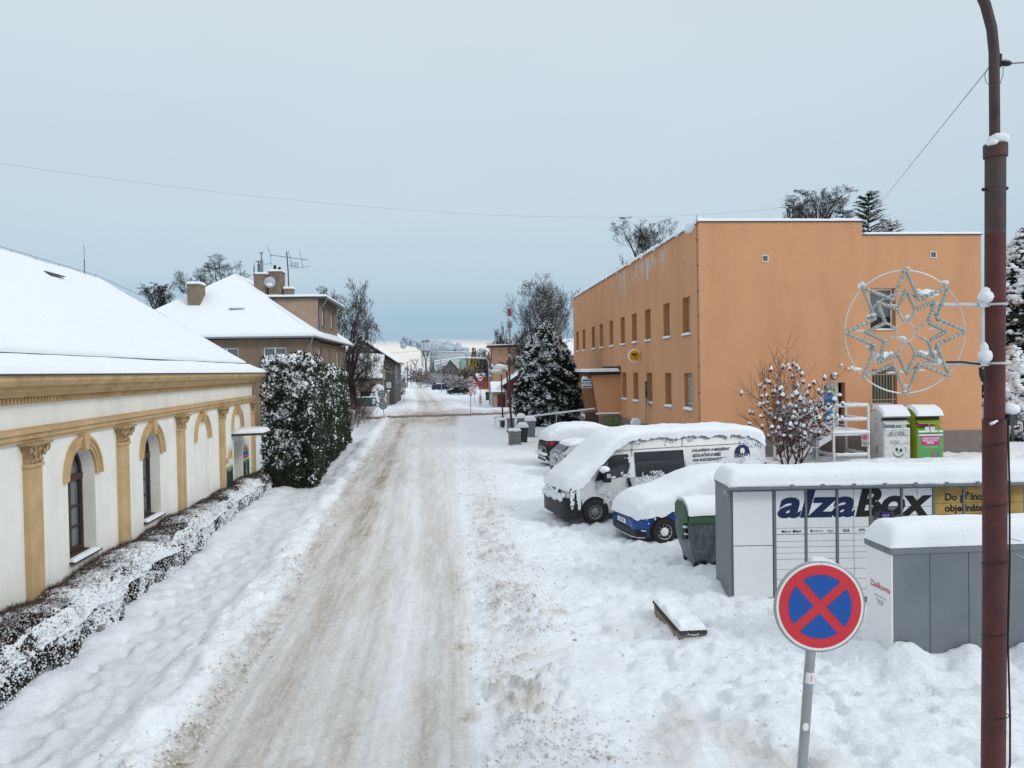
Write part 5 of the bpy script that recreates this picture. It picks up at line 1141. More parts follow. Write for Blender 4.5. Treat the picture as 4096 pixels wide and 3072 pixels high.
def door(x0, x1, z0, z1, m='white_pl', nm='locker_door'):
    d = MB(); d.bx(x0, x1, .008, .03, z0, z1); return d.build(nm, m, L, bevel=.003)
door(.0, .70, 1.0, 1.965); door(.0, .70, .06, .985)
mb = MB(); mb.bx(.15, .70, -.10, .0, -.02, .02); mb.build('step_tray', 'dkgrey', L)
cols = [(.765, 1.275), (1.325, 1.83), (1.885, 2.15), (2.16, 2.425), (2.475, 2.985), (3.035, 3.29), (3.30, 3.56), (3.61, 4.10), (4.155, 4.65), (4.70, 5.19), (5.25, 5.74), (5.79, 6.3), (6.35, 6.85)]
rowsz = [1.29, 1.19, 1.165, 1.065, .96, .855, .745, .56, .38, .19, .04]
for i, (x0, x1) in enumerate(cols):
    if i in (2, 3, 5, 6): tops = [(1.65, 1.975), (1.50, 1.642), (1.30, 1.492)]
    elif i == 4: tops = [(1.66, 1.975)]
    elif i >= 7: tops = [(1.70, 1.985), (1.50, 1.692), (1.30, 1.492)]
    else: tops = [(1.30, 1.97)]
    for z0, z1 in tops: door(x0, x1, z0, z1, 'ad_gold' if i >= 7 else 'white_pl')
    low = [(1.19, 1.292)]+[(b+.004, a-.004) for a, b in zip([1.182]+[1.06, .955, .85, .74, .555, .375, .19], [1.06, .955, .85, .74, .555, .375, .19, .04])]
    if i == 4: low = low[4:]
    for z0, z1 in low: door(x0, x1, z0, z1, 'ad_gold' if i >= 7 and z0 > 1 else 'white_pl')
for x in (.735, 1.30, 1.858, 2.45, 3.01, 3.585, 4.128, 4.675):
    mb = MB(); mb.bx(x-.018, x+.018, -.004, .03, .0, 1.985); mb.build('frame_post', 'grey', L)
# lettering: heavy slanted, laid on the doors (posts stand proud and cut it)
def heavy(tx, size, x, z, m, sx, bold=.03):
    return text(tx, size, (x, .0045, z), FRONT, m, L, bold, .22, 'LEFT', sx)
heavy('alza', .70, .78, 1.715, 'navy', 1.30, .024); heavy('Box', .70, 2.16, 1.715, 'ink', 1.12, .026)
text('alza.cz', .06, (.95, .004, 1.24), FRONT, 'navy', L, .001, .1); text('dpd', .065, (1.16, .004, 1.24), FRONT, 'navy', L, .0015)
text('Zásilkovna', .05, (1.50, .004, 1.24), FRONT, 'navy', L); text('one', .07, (1.73, .004, 1.245), FRONT, 'navy', L); text('by Allegro', .022, (1.73, .004, 1.21), FRONT, 'navy', L)
text('GLS.', .07, (2.02, .004, 1.24), FRONT, 'navy', L, .002); text('EPPL', .06, (2.30, .004, 1.24), FRONT, 'navy', L, .001, .1)
mb = MB(); mb.prism([(.88+.022*cos(k), .004, 1.24+.022*sin(k)) for k in np.linspace(0, 2*pi, 9)[:-1]], (0, .004, 0)); mb.build('small_logo', 'navy', L)
mb = MB(); mb.prism([(1.085+.026*cos(k), .004, 1.24+.028*sin(k)) for k in np.linspace(pi/6, 2*pi+pi/6, 7)[:-1]], (0, .004, 0)); mb.build('small_logo', 'navy', L)
mb = MB(); mb.prism([(1.375, .004, 1.26), (1.41, .004, 1.26), (1.405, .004, 1.23), (1.392, .004, 1.215), (1.38, .004, 1.23)], (0, .004, 0)); mb.build('small_logo', 'navy', L)
text('Do půlnoci', .175, (3.78, .0045, 1.80), FRONT, 'ink', L, .006, 0, 'LEFT'); text('objednáte,', .175, (3.78, .0045, 1.60), FRONT, 'ink', L, .006, 0, 'LEFT'); text('ráno máte', .175, (3.78, .0045, 1.40), FRONT, 'ink', L, .006, 0, 'LEFT')
mb = MB(); mb.bx(3.49, 3.54, .003, .008, 1.40, 1.46); mb.build('blue_square', 'sign_blue', L)
# control panel
mb = MB(); mb.bx(2.475, 2.985, .015, .03, 1.0, 1.65); cp = mb.build('control_panel', 'grey', L)
mb = MB(); mb.bx(2.53, 2.88, .004, .015, 1.20, 1.56); mb.build('screen_recess', 'dkgrey', cp)
mb = MB(); mb.bx(2.63, 2.82, -.004, .004, 1.25, 1.55); mb.build('screen', 'purple', cp); text('ALZA', .05, (2.725, -.006, 1.50), FRONT, 'sign_white', cp); text('BOX', .05, (2.725, -.006, 1.45), FRONT, 'sign_white', cp)
mb = MB()
for i in range(3):
    for j in range(3): mb.bx(2.548+i*.024, 2.565+i*.024, -.002, .004, 1.38+j*.027, 1.40+j*.027)
mb.build('keypad', 'alu_lt', cp)
mb = MB(); mb.path([(-.102, .16, 1.93), (-.106, .16, 1.93)], .03, 14); mb.build('white_cap', 'sign_white', L)

# second, smaller grey box in front
Zb = thing('parcel_box', 'smaller grey parcel box with white end panel, in front of the long locker', 'locker', (5.83, 9.88, 0))
mb = MB(); mb.bx(.0, 3.6, .0, .62, -.3, 1.64); mb.build('body', 'grey', Zb, bevel=.004)
mb = MB(); mb.bx(-.02, .0, .0, .62, -.3, 1.63); mb.build('end_panel', 'white_pl', Zb)
mb = MB(); mb.bx(-.035, 3.6, -.02, .66, 1.64, 1.73); lid = mb.build('lid', 'grey', Zb, bevel=.005)
for x in (.52, 1.07, 1.63, 2.2, 2.75):
    m2 = MB(); m2.bx(x-.003, x+.003, -.004, .0, -.2, 1.64); m2.build('panel_joint', 'dkgrey', Zb)
mb = MB()
for y in (.12, .52): mb.path([(-.037, y, 1.685), (-.043, y, 1.685)], .022, 10)
mb.build('lid_bolts', 'grey', lid)
snow_patch((-.05, -.03, 1.73), (3.6, -.03, 1.73), (3.6, .68, 1.73), (-.05, .68, 1.73), .31, 'lid_snow', lid, .19, 70, 30, .12, 1.7, seed=8)
text('Zásilkovna', .115, (-.0225, .28, 1.13), RIGHTW, 'sign_red', Zb, .002)
text('Výdejní a podací místo', .032, (-.0225, .28, .99), RIGHTW, 'ink', Zb); text('24 hodin denně\n7 dní v týdnu\nbez fronty', .03, (-.0225, .28, .91), RIGHTW, 'ink', Zb)
mb = MB(); mb.bx(1.72, 2.6, .1, .5, 1.735, 1.93); sp = mb.build('lid_hood', 'grey', Zb); mb = MB(); mb.bx(1.70, 2.62, .08, .52, 1.93, 1.95); mb.build('hood_edge', 'black', sp)

# ------------------------------------------------------------------ dumpster
D = thing('waste_container', 'dented galvanised dumpster with domed green lid, snow on the lid, behind the parcel locker', 'container', (4.85, 15.55, 0), 0)
mb = MB(); W2 = 1.35
P = [[(x0, 0+dy, z), (x0+1.3-2*(x0+.08)*.3, dy, z), (x0+1.3-2*(x0+.08)*.3, 1.0-dy, z), (x0, 1.0-dy, z), (x0, dy, z)] for x0, dy, z in ((.08, .10, .10), (.06, .08, .22), (-.02, .04, .45), (-.06, .0, .75), (-.04, -.0, .97))]
mb.grid(P); mb.poly(P[0][:4]); mb.build('body', 'galv', D, True, 30)
mb = MB()
for x in (.25, .38, .52, .66, .80, .95): mb.prism([(x, -.006, .92), (x+.03, -.02, .92), (x+.06, -.006, .92)], (0, .075, -.62))
mb.build('pressed_ribs', 'galv', D)
mb = MB(); mb.bx(-.08, 1.32, -.03, 1.03, .955, 1.0); rim = mb.build('rim', 'green_lid', D, bevel=.01)
n = 12; P = []
for x in np.linspace(-.06, 1.30, 5): P.append([(x, .5-.52*cos(pi*k/n), .99+.36*sin(pi*k/n)**.8) for k in range(n+1)])
mb = MB(); mb.grid(P); mb.poly(P[0]); mb.poly(P[-1]); ld = mb.build('lid', 'green_lid', D, True, 40)
# lid arm: broad curved plastic bracket on the end
for x in (-.13, 1.31):
    mb = MB(); mb.prism([(x, -.02, .97), (x, .0, 1.10), (x, .12, 1.28), (x, .34, 1.38), (x, .60, 1.37), (x, .80, 1.25), (x, .72, 1.08), (x, .56, .98), (x, .50, .80), (x, .44, .62), (x, .36, .55), (x, .26, .58), (x, .22, .74), (x, .22, .92), (x, .1, .95)], (.05, 0, 0)); a = mb.build('lid_arm', 'green_lid', ld, bevel=.012)
P = []
for x in np.linspace(-.06, 1.30, 24): P.append([(x+.02*float(fbm(np.array([x*5.]), np.array([k*.6]), 3)[0]), .5-.54*cos(pi*k/24), 1.03+.36*sin(pi*k/24)**.8+.055*sin(pi*k/24)**.3+.025*float(fbm(np.array([x*3.]), np.array([k*.3]), 3)[0])) for k in range(1, 24)])
mb = MB(); mb.grid(P); mb.poly(P[0]); mb.build('lid_snow', 'snow', ld, True)
mb = MB()
for x, y in ((.12, .14), (1.1, .14), (.12, .86), (1.1, .86)): mb.path([(x-.03, y, .07), (x+.03, y, .07)], .075, 12)
mb.build('castors', 'rubber', D)
mb = MB(); mb.bx(-.10, -.03, .10, .20, .62, .70); mb.bx(-.12, -.03, .08, .22, .76, .84); mb.build('lifting_lug', 'black', D); mb = MB(); mb.blob((-.08, .15, .87), (.07, .09, .04), seed=3); mb.blob((-.07, .15, .72), (.06, .07, .03), seed=4); mb.build('lug_snow', 'snow', D, True)
mb = MB(); mb.bx(.22, .34, .06, .10, .06, .16); mb.bx(.5, .9, .06, .09, .05, .13); mb.build('foot_pockets', 'black', D)

# ------------------------------------------------------------------ bench
t = thing('park_bench', 'backless bench of dark slats on pebbled concrete feet, in front of the lockers', 'bench', (3.52, 11.31, -.16), 0)
def foot(y):
    mb = MB(); mb.prism([(-.20, y, -.15), (-.20, y, .26), (-.21, y, .34), (.23, y, .34), (.22, y, .26), (.22, y, -.15), (.13, y, -.15), (.10, y, .02), (.0, y, .06), (-.08, y, .02), (-.11, y, -.15)], (0, .16, 0)); mb.build('foot', 'aggregate', t, bevel=.01)
foot(.02); foot(1.32)
mb = MB(); mb.bx(-.20, -.12, .18, 1.32, .12, .30); mb.build('stretcher', 'aggregate', t)
for x in (-.21, -.06, .09):
    mb = MB(); mb.bx(x, x+.125, -.05, 1.55, .345, .395); s_ = mb.build('slat', 'wood', t, bevel=.008)
snow_patch((-.20, -.02, .396), (.21, -.02, .396), (.21, 1.54, .396), (-.20, 1.54, .396), .06, 'seat_snow', t, .05, 22, 60, 1.3, 5, seed=3)
mb = MB(); mb.blob((0, .10, .33), (.21, .10, .05), sub=2, jit=.12, seed=2); mb.build('snow_under_slats', 'snow', t, True)

# ------------------------------------------------------------------ no-stopping sign
t = thing('no_stopping_sign', 'large round no-stopping sign, blue with red ring and cross, on a leaning steel pole', 'sign', (2.66, 5.80, 0))
mb = MB(); mb.path([(-.035, .045, -.2), (.02, .045, .9), (.14, .04, 2.35)], .038, 14); mb.build('pole', 'alu', t, True, 40)
cx, cz, rot = .165, 2.31, 2.5
S = bpy.data.objects.new('sign_face', None)
def disc(r0, r1, y, m, nm, th=.003, n=56):
    mb = MB(); P = [[(r*cos(2*pi*k/n), y, r*sin(2*pi*k/n)) for k in range(n+1)] for r in (r0, r1)]; mb.grid(P)
    o = mb.build(nm, m, face); return o
mb = MB(); mb.path([(0, -.0, 0), (0, .022, 0)], .35, 56); face = mb.build('sign_plate', 'sign_back', t, True, 40); face.location = (cx, 0, cz); face.rotation_euler = (radians(-1), radians(2.5), radians(-3))
mb = MB(); mb.path([(.35*cos(k), .01, .35*sin(k)) for k in np.linspace(0, 2*pi, 57)], .013, 8, caps=False); mb.build('folded_edge', 'alu', face, True)
disc(.0, .345, -.003, 'sign_white', 'white_ground'); disc(.0, .325, -.006, 'sign_red', 'red_ground')
mb = MB()
hw_ = .036
for q in range(4):
    a0 = pi/4+q*pi/2; ang = asin_ = math.asin(hw_/.25); c0 = a0+ang; c1 = a0+pi/2-ang
    mid = a0+pi/4; inner = hw_/sin(pi/4)
    pts = [(inner*cos(mid), -.009, inner*sin(mid))]+[(.25*cos(k), -.009, .25*sin(k)) for k in np.linspace(c0, c1, 14)]
    mb.poly(pts)
o = mb.build('blue_fields', 'sign_blue', face); o.rotation_euler = (0, radians(2), 0)
text('TCF', .014, (0, -.0065, .335), FRONT, 'sign_red', face)
mb = MB(); mb.prism([(-.075, -.0, .345), (-.06, -.0, .375), (.0, -.0, .383), (.05, -.0, .372), (.09, -.0, .36), (.13, 0, .335), (.18, 0, .31), (.22, 0, .275), (.17, 0, .302), (.1, 0, .335), (.0, 0, .352)], (0, .025, 0)); mb.build('snow_rim', 'snow', face)
mb = MB(); mb.path([(.088, .04, 1.70), (.095, .04, 1.785)], .0392, 14); st1 = mb.build('sticker', 'sign_white', t); mb = MB(); mb.prism([(.09, -.001, 1.72), (.128, .02, 1.745), (.095, -.001, 1.77)], (0, -.001, 0)); mb.build('sticker_triangle', 'sign_red', st1)
mb = MB(); mb.blob((.045, .007, 1.36), (.026, .004, .034), seed=1, sub=2, jit=.02); mb.build('round_sticker', 'sign_white', t)

# ------------------------------------------------------------------ street lamp post close to the camera
t = thing('lamp_post', 'tall weathered red steel lamp post with curved top at the right edge', 'lamp post', (4.2, 5.75, 0))
mb = MB(); mb.path([(.0, 0, -.3), (.01, 0, 1.0), (.03, 0, 2.4), (.035, 0, 3.2)], .086, 20); mb.path([(.035, 0, 3.2), (.035, 0, 3.75)], [.0865, .085], 20); mb.build('lower_shaft', 'red_pole', t, True, 40)
mb = MB(); mb.path([(.035, 0, 3.75), (.045, 0, 4.6), (.05, 0, 5.2)], [.0735, .073, .073], 20); mb.build('middle_shaft', 'red_pole', t, True, 40)
mb = MB(); mb.path([(.05, 0, 5.2), (.055, 0, 5.85)], .073, 20); mb.path([(.055, 0, 5.8), (.055, 0, 5.9)], .085, 20); mb.build('collar', 'dk_pole', t, True, 40)
mb = MB(); mb.path([(.05, 0, 5.85), (.048, 0, 6.62), (.03, 0, 6.8), (-.02, 0, 6.98), (-.12, 0, 7.2), (-.30, 0, 7.42), (-.6, 0, 7.6), (-1.1, 0, 7.7)], .0385, 14); mb.build('arm', 'dk_pole', t, True, 40)
mb = MB(); mb.blob((-1.35, 0, 7.7), (.34, .14, .08), sub=3, jit=0, seed=1); mb.build('lamp_head', 'grey_lt', t, True)
mb = MB(); mb.blob((.07, -.01, 5.93), (.08, .08, .055), sub=2, jit=.06, seed=4); mb.blob((.015, -.03, 5.90), (.05, .05, .03), sub=2, jit=.06, seed=5); mb.build('collar_snow', 'snow', t, True)
mb = MB()
for x, z in ((-.045, 5.55), (.145, 5.56)): mb.tube((.05, 0, z), (x, 0, z), .007, n=8); mb.path([(x-.008, 0, z), (x+.008, 0, z)], .014, 8)
mb.build('clamp_bolts', 'black', t)
mb = MB(); mb.path([(.135, -.02, 1.0), (.13, -.03, 1.4), (.10, -.05, 2.0), (.118, -.05, 2.6), (.12, -.05, 3.2), (.11, -.05, 3.7)], .008, 6); mb.path([(.13, -.02, 1.0), (.14, 0, .4), (.10, 0, -.1)], .008, 6); mb.build('cable', 'ink', t, True)
mb = MB()
for z in (3.55, 3.07, 2.62, 2.05, 1.40): mb.path([(.03+.092*cos(k), .092*sin(k), z+.02*cos(k+1)) for k in np.linspace(0, 2*pi, 20)], .004, 5)
mb.build('cable_ties', 'ink', t)
# bracket of the star
def arm_z(z):
    mb = MB(); mb.tube((-.55, -.02, z+.005), (-.02, -.0, z), .014, n=6); mb.bx(-.10, .0, -.03, .03, z-.02, z+.02); mb.path([(.045+.079*cos(k), .079*sin(k), z) for k in np.linspace(0, 2*pi, 20)], .010, 6, caps=False); return mb
o = arm_z(4.65).build('decoration_bracket', 'alu_lt', t); o = arm_z(4.19).build('decoration_bracket', 'alu_lt', t)
mb = MB(); mb.bx(-.075, -.055, -.02, .0, 4.18, 4.66); mb.build('decoration_bracket', 'alu_lt', t)
mb = MB(); mb.blob((-.035, -.01, 4.71), (.062, .06, .055), sub=2, jit=.07, seed=7); mb.blob((-.04, -.01, 4.75), (.035, .035, .04), sub=2, jit=.08, seed=8); mb.blob((-.05, -.02, 4.25), (.055, .05, .06), sub=2, jit=.08, seed=9); mb.blob((-.06, -.02, 4.31), (.03, .03, .05), sub=2, jit=.1, seed=10); mb.build('bracket_snow', 'snow', t, True)
mb = MB(); mb.path([(-.10, -.03, 4.16), (-.095, -.04, 4.10), (-.09, -.045, 4.05)], [.012, .02, .012], 8); mb.path([(-.09, -.045, 4.05), (-.07, -.05, 4.0), (-.03, -.06, 3.96)], .006, 6); mb.path([(-.10, -.03, 4.185), (-.25, -.03, 4.205), (-.38, -.03, 4.205)], .008, 6); mb.build('plug_and_lead', 'ink', t)
mb = MB(); mb.bx(.115, .185, -.06, .02, 3.70, 3.79); jb = mb.build('junction_box', 'dkgrey', t, bevel=.006)
mb = MB(); mb.blob((.15, -.02, 3.83), (.075, .07, .05), sub=2, jit=.05, seed=3); mb.path([(.0, -.08, 3.74), (-.06, -.085, 3.72)], .012, 6); mb.build('box_snow', 'snow', jb, True)
mb = MB(); mb.path([(-.06, -.085, 3.72), (.03, -.09, 3.74), (.12, -.06, 3.77)], .006, 6); mb.path([(.17, -.06, 3.76), (.24, -.05, 3.73), (.25, -.04, 3.66), (.20, -.04, 3.62), (.13, -.05, 3.64)], .006, 6); mb.build('loose_cable', 'ink', jb)
mb = MB(); mb.path([(-.0, -.08, .97), (.0, -.088, 1.0)], .02, 6); mb.build('white_tag', 'sign_white', t)
# insulator and drip loops high up
mb = MB(); mb.blob((.15, 0, 6.53), (.042, .03, .02), sub=2, jit=.05, seed=2); mb.tube((.09, 0, 6.56), (.13, 0, 6.54), .005); mb.bx(.08, .10, -.02, .02, 6.50, 6.60); mb.build('insulator', 'black', t, True)
mb = MB(); mb.blob((.15, 0, 6.555), (.03, .025, .015), sub=2, jit=.05, seed=2); mb.build('insulator_snow', 'snow', t, True)
mb = MB(); mb.path([(.0, 0, 6.50), (-.03, 0, 6.44), (-.02, 0, 6.38), (.01, 0, 6.36)], .003, 5); mb.path([(.125, 0, 6.52), (.12, 0, 6.44), (.10, 0, 6.38), (.085, 0, 6.36)], .003, 5); mb.build('drip_loop', 'grey', t)
t = thing('overhead_cable', 'thin overhead cable running left from the lamp post far across the sky', 'cable', (0, 0, 0))
mb = MB()
def sag(a, b, s, n=30): a, b = Vector(a), Vector(b); return [tuple(a.lerp(b, k/n)-Vector((0, 0, 4*s*(k/n)*(1-k/n)))) for k in range(n+1)]
mb.path(sag((4.2, 5.75, 6.49), (26.55, 50, 12.5), .05, 40), .006, 5); o = mb.build('near_span', 'wire', t)
mb = MB(); mb.path(sag((-14.55, 20, 10.06), (21.64, 42, 13.48), 1.4, 50), .006, 4); mb.build('far_span', 'wire', t)
mb = MB(); mb.path(sag((4.36, 5.75, 6.53), (9, 5.2, 6.9), .06, 12), .006, 5); mb.build('right_span', 'grey', t)
# star decoration hung from the lamp post
t = thing('star_decoration', 'large eight-pointed star of frosted rope light in a wire ring, hanging from the lamp post', 'decoration', (3.495, 5.73, 4.445))
mb = MB(); mb.path([(.485*cos(k), .0, .475*sin(k)) for k in np.linspace(0, 2*pi, 61)], .006, 6, caps=False); mb.build('outer_ring', 'alu_lt', t, True)
mb = MB(); mb.path([(.31*cos(k), .03, .30*sin(k)) for k in np.linspace(0, 2*pi, 49)], .006, 6, caps=False); mb.build('inner_ring', 'alu_lt', t, True)
def star_path(ro, ri, off=0.): return [((ro if k % 2 == 0 else ri)*sin(pi*k/8+off), 0, (ro if k % 2 == 0 else ri)*cos(pi*k/8+off)) for k in range(17)]
def rope(pts, nm, y=-.012):
    mb = MB(); r = .0125
    P = []
    for a, b in zip(pts[:-1], pts[1:]):
        a, b = Vector(a), Vector(b); a.y = b.y = y; mb.path([a, b], r, 7); mb.blob(b, (r*1.25,)*3, seed=1, jit=0)
        d = (b-a)
        for q in np.linspace(.12, .88, 6): c = a+d*q; u = d.normalized(); mb.path([c-u*.003, c+u*.003], r*1.45, 6)
    return mb.build(nm, 'star', t, True, 50)
rope(star_path(.488, .27), 'star_outline'); rope(star_path(.325, .185), 'inner_star', -.02)
# petals joining the inner star to the hub, and the hub octagon
mb = MB(); 
for k in range(8):
    a = pi*(k+.5)/4; pts = [(.185*sin(a), -.02, .185*cos(a)), (.145*sin(a), -.02, .145*cos(a)), (.085*sin(a+.16*(1 if k % 2 else -1)), -.02, .085*cos(a+.16*(1 if k % 2 else -1)))]; mb.path(pts, .0105, 7); mb.blob(pts[1], (.0125,)*3, seed=1, jit=0)
mb.build('petal_bars', 'star', t, True, 50)
mb = MB(); mb.path([(.082*sin(pi*k/4+pi/8), .0, .082*cos(pi*k/4+pi/8)) for k in range(9)], .006, 6, caps=False); mb.build('hub', 'alu_lt', t)
mb = MB()
for k in range(8):
    a = pi*(k+.5)/4; mb.path([(.27*sin(a), .0, .27*cos(a)), (.31*sin(a), .02, .31*cos(a))], .010, 6); mb.path([(.29*sin(a)-.03*cos(a), .02, .29*cos(a)+.03*sin(a)), (.29*sin(a)+.03*cos(a), .02, .29*cos(a)-.03*sin(a))], .010, 6)
mb.build('clips', 'star', t, True)
mb = MB(); q = random.Random(3)
for x, z, a, b in ((-.34, .36, .022, .028), (.015, .485, .02, .015), (.325, .375, .03, .02), (.22, .29, .11, .04), (.13, .31, .05, .02), (.02, .11, .035, .022), (-.0, -.055, .045, .022), (-.14, -.175, .065, .045), (-.20, -.20, .04, .05), (.18, -.17, .07, .03), (.28, -.22, .03, .06), (-.40, -.28, .05, .022), (-.27, .13, .035, .018), (-.09, .20, .04, .02), (-.3, -.11, .04, .014), (.29, .07, .03, .014), (-.02, -.31, .04, .015), (0, -.46, .03, .012), (.0, -.43, .014, .02), (-.37, .01, .04, .01), (.25, .02, .05, .012), (-.12, -.32, .05, .012), (.12, -.30, .05, .012)):
    for k in range(6): mb.blob((x+q.uniform(-.8, .8)*a, q.uniform(-.015, .025), z+.004+q.uniform(-.4, .4)*b), (a*q.uniform(.25, .5), .018, b*q.uniform(.35, .7)), sub=2, jit=.16, seed=q.random())
mb.build('caught_snow', 'snow', t, True)
# ------------------------------------------------------------------ trees
def grow(seed, base, height, spread, trunk_r, levels=5, first=.3, ns=(3, 5), up=.25, droop=0., lean=(0, 0), leader=.8, minr=.012, kink=.25, limbs=None, taper=.72):
    """segments (p0, p1, r0, r1, level) of a bare broadleaf tree: trunk forking into a few big limbs, each dividing down to twigs"""
    R = random.Random(seed); segs = []
    def limb(p, d, ln, r, lv):
        n = max(4, min(11, int(ln/(.5 if lv < 3 else .3))+1)); pts = [p]; step = ln/n; d = d.normalized(); rr = [r]; bend = Vector((R.gauss(0, 1), R.gauss(0, 1), R.gauss(0, .6)))*kink*.35
        for i in range(n):
            k = kink*(.25 if lv == 0 else .55)
            d = (d+bend*(.6 if lv else .2)+Vector((R.gauss(0, k), R.gauss(0, k), R.gauss(0, k*.7)+up*(.30 if lv else 0)-droop*(lv > 0)*(i/n)))).normalized()
            p = p+d*step; pts.append(p); rr.append(max(minr, r*(1-(taper if lv else .35)*(i+1)/n)))
        for i in range(n): segs.append((pts[i], pts[i+1], rr[i], rr[i+1], lv))
        if lv >= levels-1: return
        if lv == 0:
            m = limbs or R.randint(4, 6); a0 = R.uniform(0, 2*pi)
            for q in range(m):
                a = a0+2*pi*q/m+R.gauss(0, .25); t = first+(1-first)*R.uniform(.45, 1); i = min(n-1, int(t*n)); b_ = pts[i].lerp(pts[i+1], t*n-i); tilt = spread*R.uniform(.45, 1.15)
                nd = Vector((cos(a)*sin(tilt), sin(a)*sin(tilt), cos(tilt))); limb(b_, nd, height*(1-leader*.45)*R.uniform(.62, .95), r*R.uniform(.36, .52), 1)
            limb(pts[-1], d, height*(1-leader*.45)*.9, rr[-1]*.6, 1); return
        m = R.randint(*ns)+(2 if lv >= 2 else 1)
        for q in range(m):
            t = .18+.80*((q+R.random())/m); i = min(n-1, int(t*n)); b_ = pts[i].lerp(pts[i+1], t*n-i); ax = (pts[i+1]-pts[i]).normalized(); a = R.uniform(0, 2*pi); ref = Vector((cos(a), sin(a), .25)); side = (ref-ax*ref.dot(ax)).normalized()
            nd = (ax*R.uniform(.35, .8)+side*R.uniform(.7, 1.0)).normalized(); limb(b_, nd, ln*R.uniform(.42, .74)*(1.15-.4*t), max(minr, rr[i]*R.uniform(.38, .56)), lv+1)
        limb(pts[-1], d, ln*.42, max(minr, rr[-1]*.9), lv+1)
    limb(Vector(base), Vector((lean[0], lean[1], 1)), height*leader*.45, trunk_r, 0)
    return segs
def seg_mesh(segs, name, m, parent, big=6, small=3):
    V = []; F = []
    for n, ss in ((big, [s for s in segs if s[2] > .05]), (small, [s for s in segs if s[2] <= .05])):
        if not ss: continue
        p0 = np.array([s[0] for s in ss]); p1 = np.array([s[1] for s in ss]); r0 = np.array([s[2] for s in ss]); r1 = np.array([s[3] for s in ss])
        d = p1-p0; d /= np.linalg.norm(d, axis=1)[:, None]+1e-9
        a = np.where(np.abs(d[:, 2:3]) < .9, np.array([[0, 0, 1.]]), np.array([[1., 0, 0]])); u = np.cross(d, a); u /= np.linalg.norm(u, axis=1)[:, None]; w_ = np.cross(d, u)
        t = 2*pi*np.arange(n)/n+.3; ring = u[:, None]*np.cos(t)[None, :, None]+w_[:, None]*np.sin(t)[None, :, None]
        A_ = p0[:, None]+ring*r0[:, None, None]; B_ = p1[:, None]+ring*r1[:, None, None]
        o = sum(len(v) for v in V); V.append(np.concatenate([A_, B_], 1).reshape(-1, 3))
        k = np.arange(n); q = np.stack([k, (k+1) % n, (k+1) % n+n, k+n], -1)
        F.append((q[None]+(np.arange(len(ss))*2*n)[:, None, None]).reshape(-1, 4)+o)
    return np_mesh(name, np.concatenate(V), np.concatenate(F), m, parent)
def bare_tree(lab, loc, seed, m='bark', grp=None, snow=False, name='bare_tree', cat='tree', wid=None, flat=1., **kw):
    t = thing(name, lab, cat, loc, 0, grp); s = grow(seed, (0, 0, -.2), **kw)
    if wid:
        q = np.array([p[1] for p in s]); kz = kw['height']/q[:, 2].max(); kx = wid/np.percentile(np.hypot(q[:, 0], q[:, 1]), 97); f_ = lambda v: Vector((v.x*kx, v.y*kx, kw['height']*(1-max(0, 1-v.z*kz/kw['height'])**flat) if v.z > 0 else v.z)); s = [(f_(p[0]), f_(p[1]), *p[2:]) for p in s]
    seg_mesh([q for q in s if q[4] == 0], 'trunk', m, t, 8); seg_mesh([q for q in s if q[4] > 0], 'crown', m, t)
    return t, s
def conifer(lab, loc, H, prof, n, seed, name='conifer', cat='tree', grp=None, snowy=.55, leaf=(.10, .2), trunk_r=.12, dens_noise=1.3, clump=(.05, .14), m='conifer', base=.15):
    """prof: radius against relative height; shell of drooping sprays, snow on their upper sides"""
    t = thing(name, lab, cat, loc, 0, grp); r = np.random.default_rng(seed)
    mb = MB(); mb.path([(0, 0, -.2), (0, 0, H*.5), (0, 0, H*.96)], [trunk_r, trunk_r*.6, .02], 8); mb.build('trunk', 'pole_wood', t)
    hs, rs = zip(*prof)
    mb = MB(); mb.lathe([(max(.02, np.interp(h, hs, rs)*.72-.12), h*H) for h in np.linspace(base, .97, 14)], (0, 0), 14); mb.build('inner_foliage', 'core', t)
    def shell(n, inn):
        h = base+(1-base)*r.random(n*3); R0_ = np.interp(h, hs, rs); k = r.random(n*3)*max(rs) < R0_+.12; h, R0_ = h[k][:n], R0_[k][:n]; a = r.random(len(h))*2*pi
        # boughs: ridges in angle and height
        b = .22*R0_*fbm(a*2.2+h*9, h*H*1.15+seed, 3)+.14*R0_*np.sin(a*7+h*H*5.1)+.16*R0_*np.cos(h*H*6.3+np.sin(a*3+seed)*2)
        R1 = R0_+b-np.abs(r.normal(0, inn, len(h))); return np.stack([R1*np.cos(a), R1*np.sin(a), h*H-.10*R1], -1), h, a
    P, h, a = shell(n, .10)
    scat('crown', LFV*np.array([1.1, 1.1, .8]), LFF, P, r.uniform(*leaf, len(P)), m, t, 'q')
    P, h, a = shell(int(n*.8), .02); v = (.5*fbm(a*3.1+seed, h*H*2.0, 4)+.8*fbm(a*11+seed, h*H*3.6, 3))*dens_noise+snowy-.5
    k = v > r.uniform(-.35, .45, len(P)); P = P[k]; q = len(P)
    S = np.stack([r.uniform(*clump, q), r.uniform(*clump, q), r.uniform(*clump, q)*.6], -1)*r.choice([.7, 1, 1.5], (q, 1), p=[.4, .45, .15])
    scat('snow_clumps', LV, LF, P+np.array([0, 0, .04]), S, 'snow_clump', t, 'z', True)
    return t

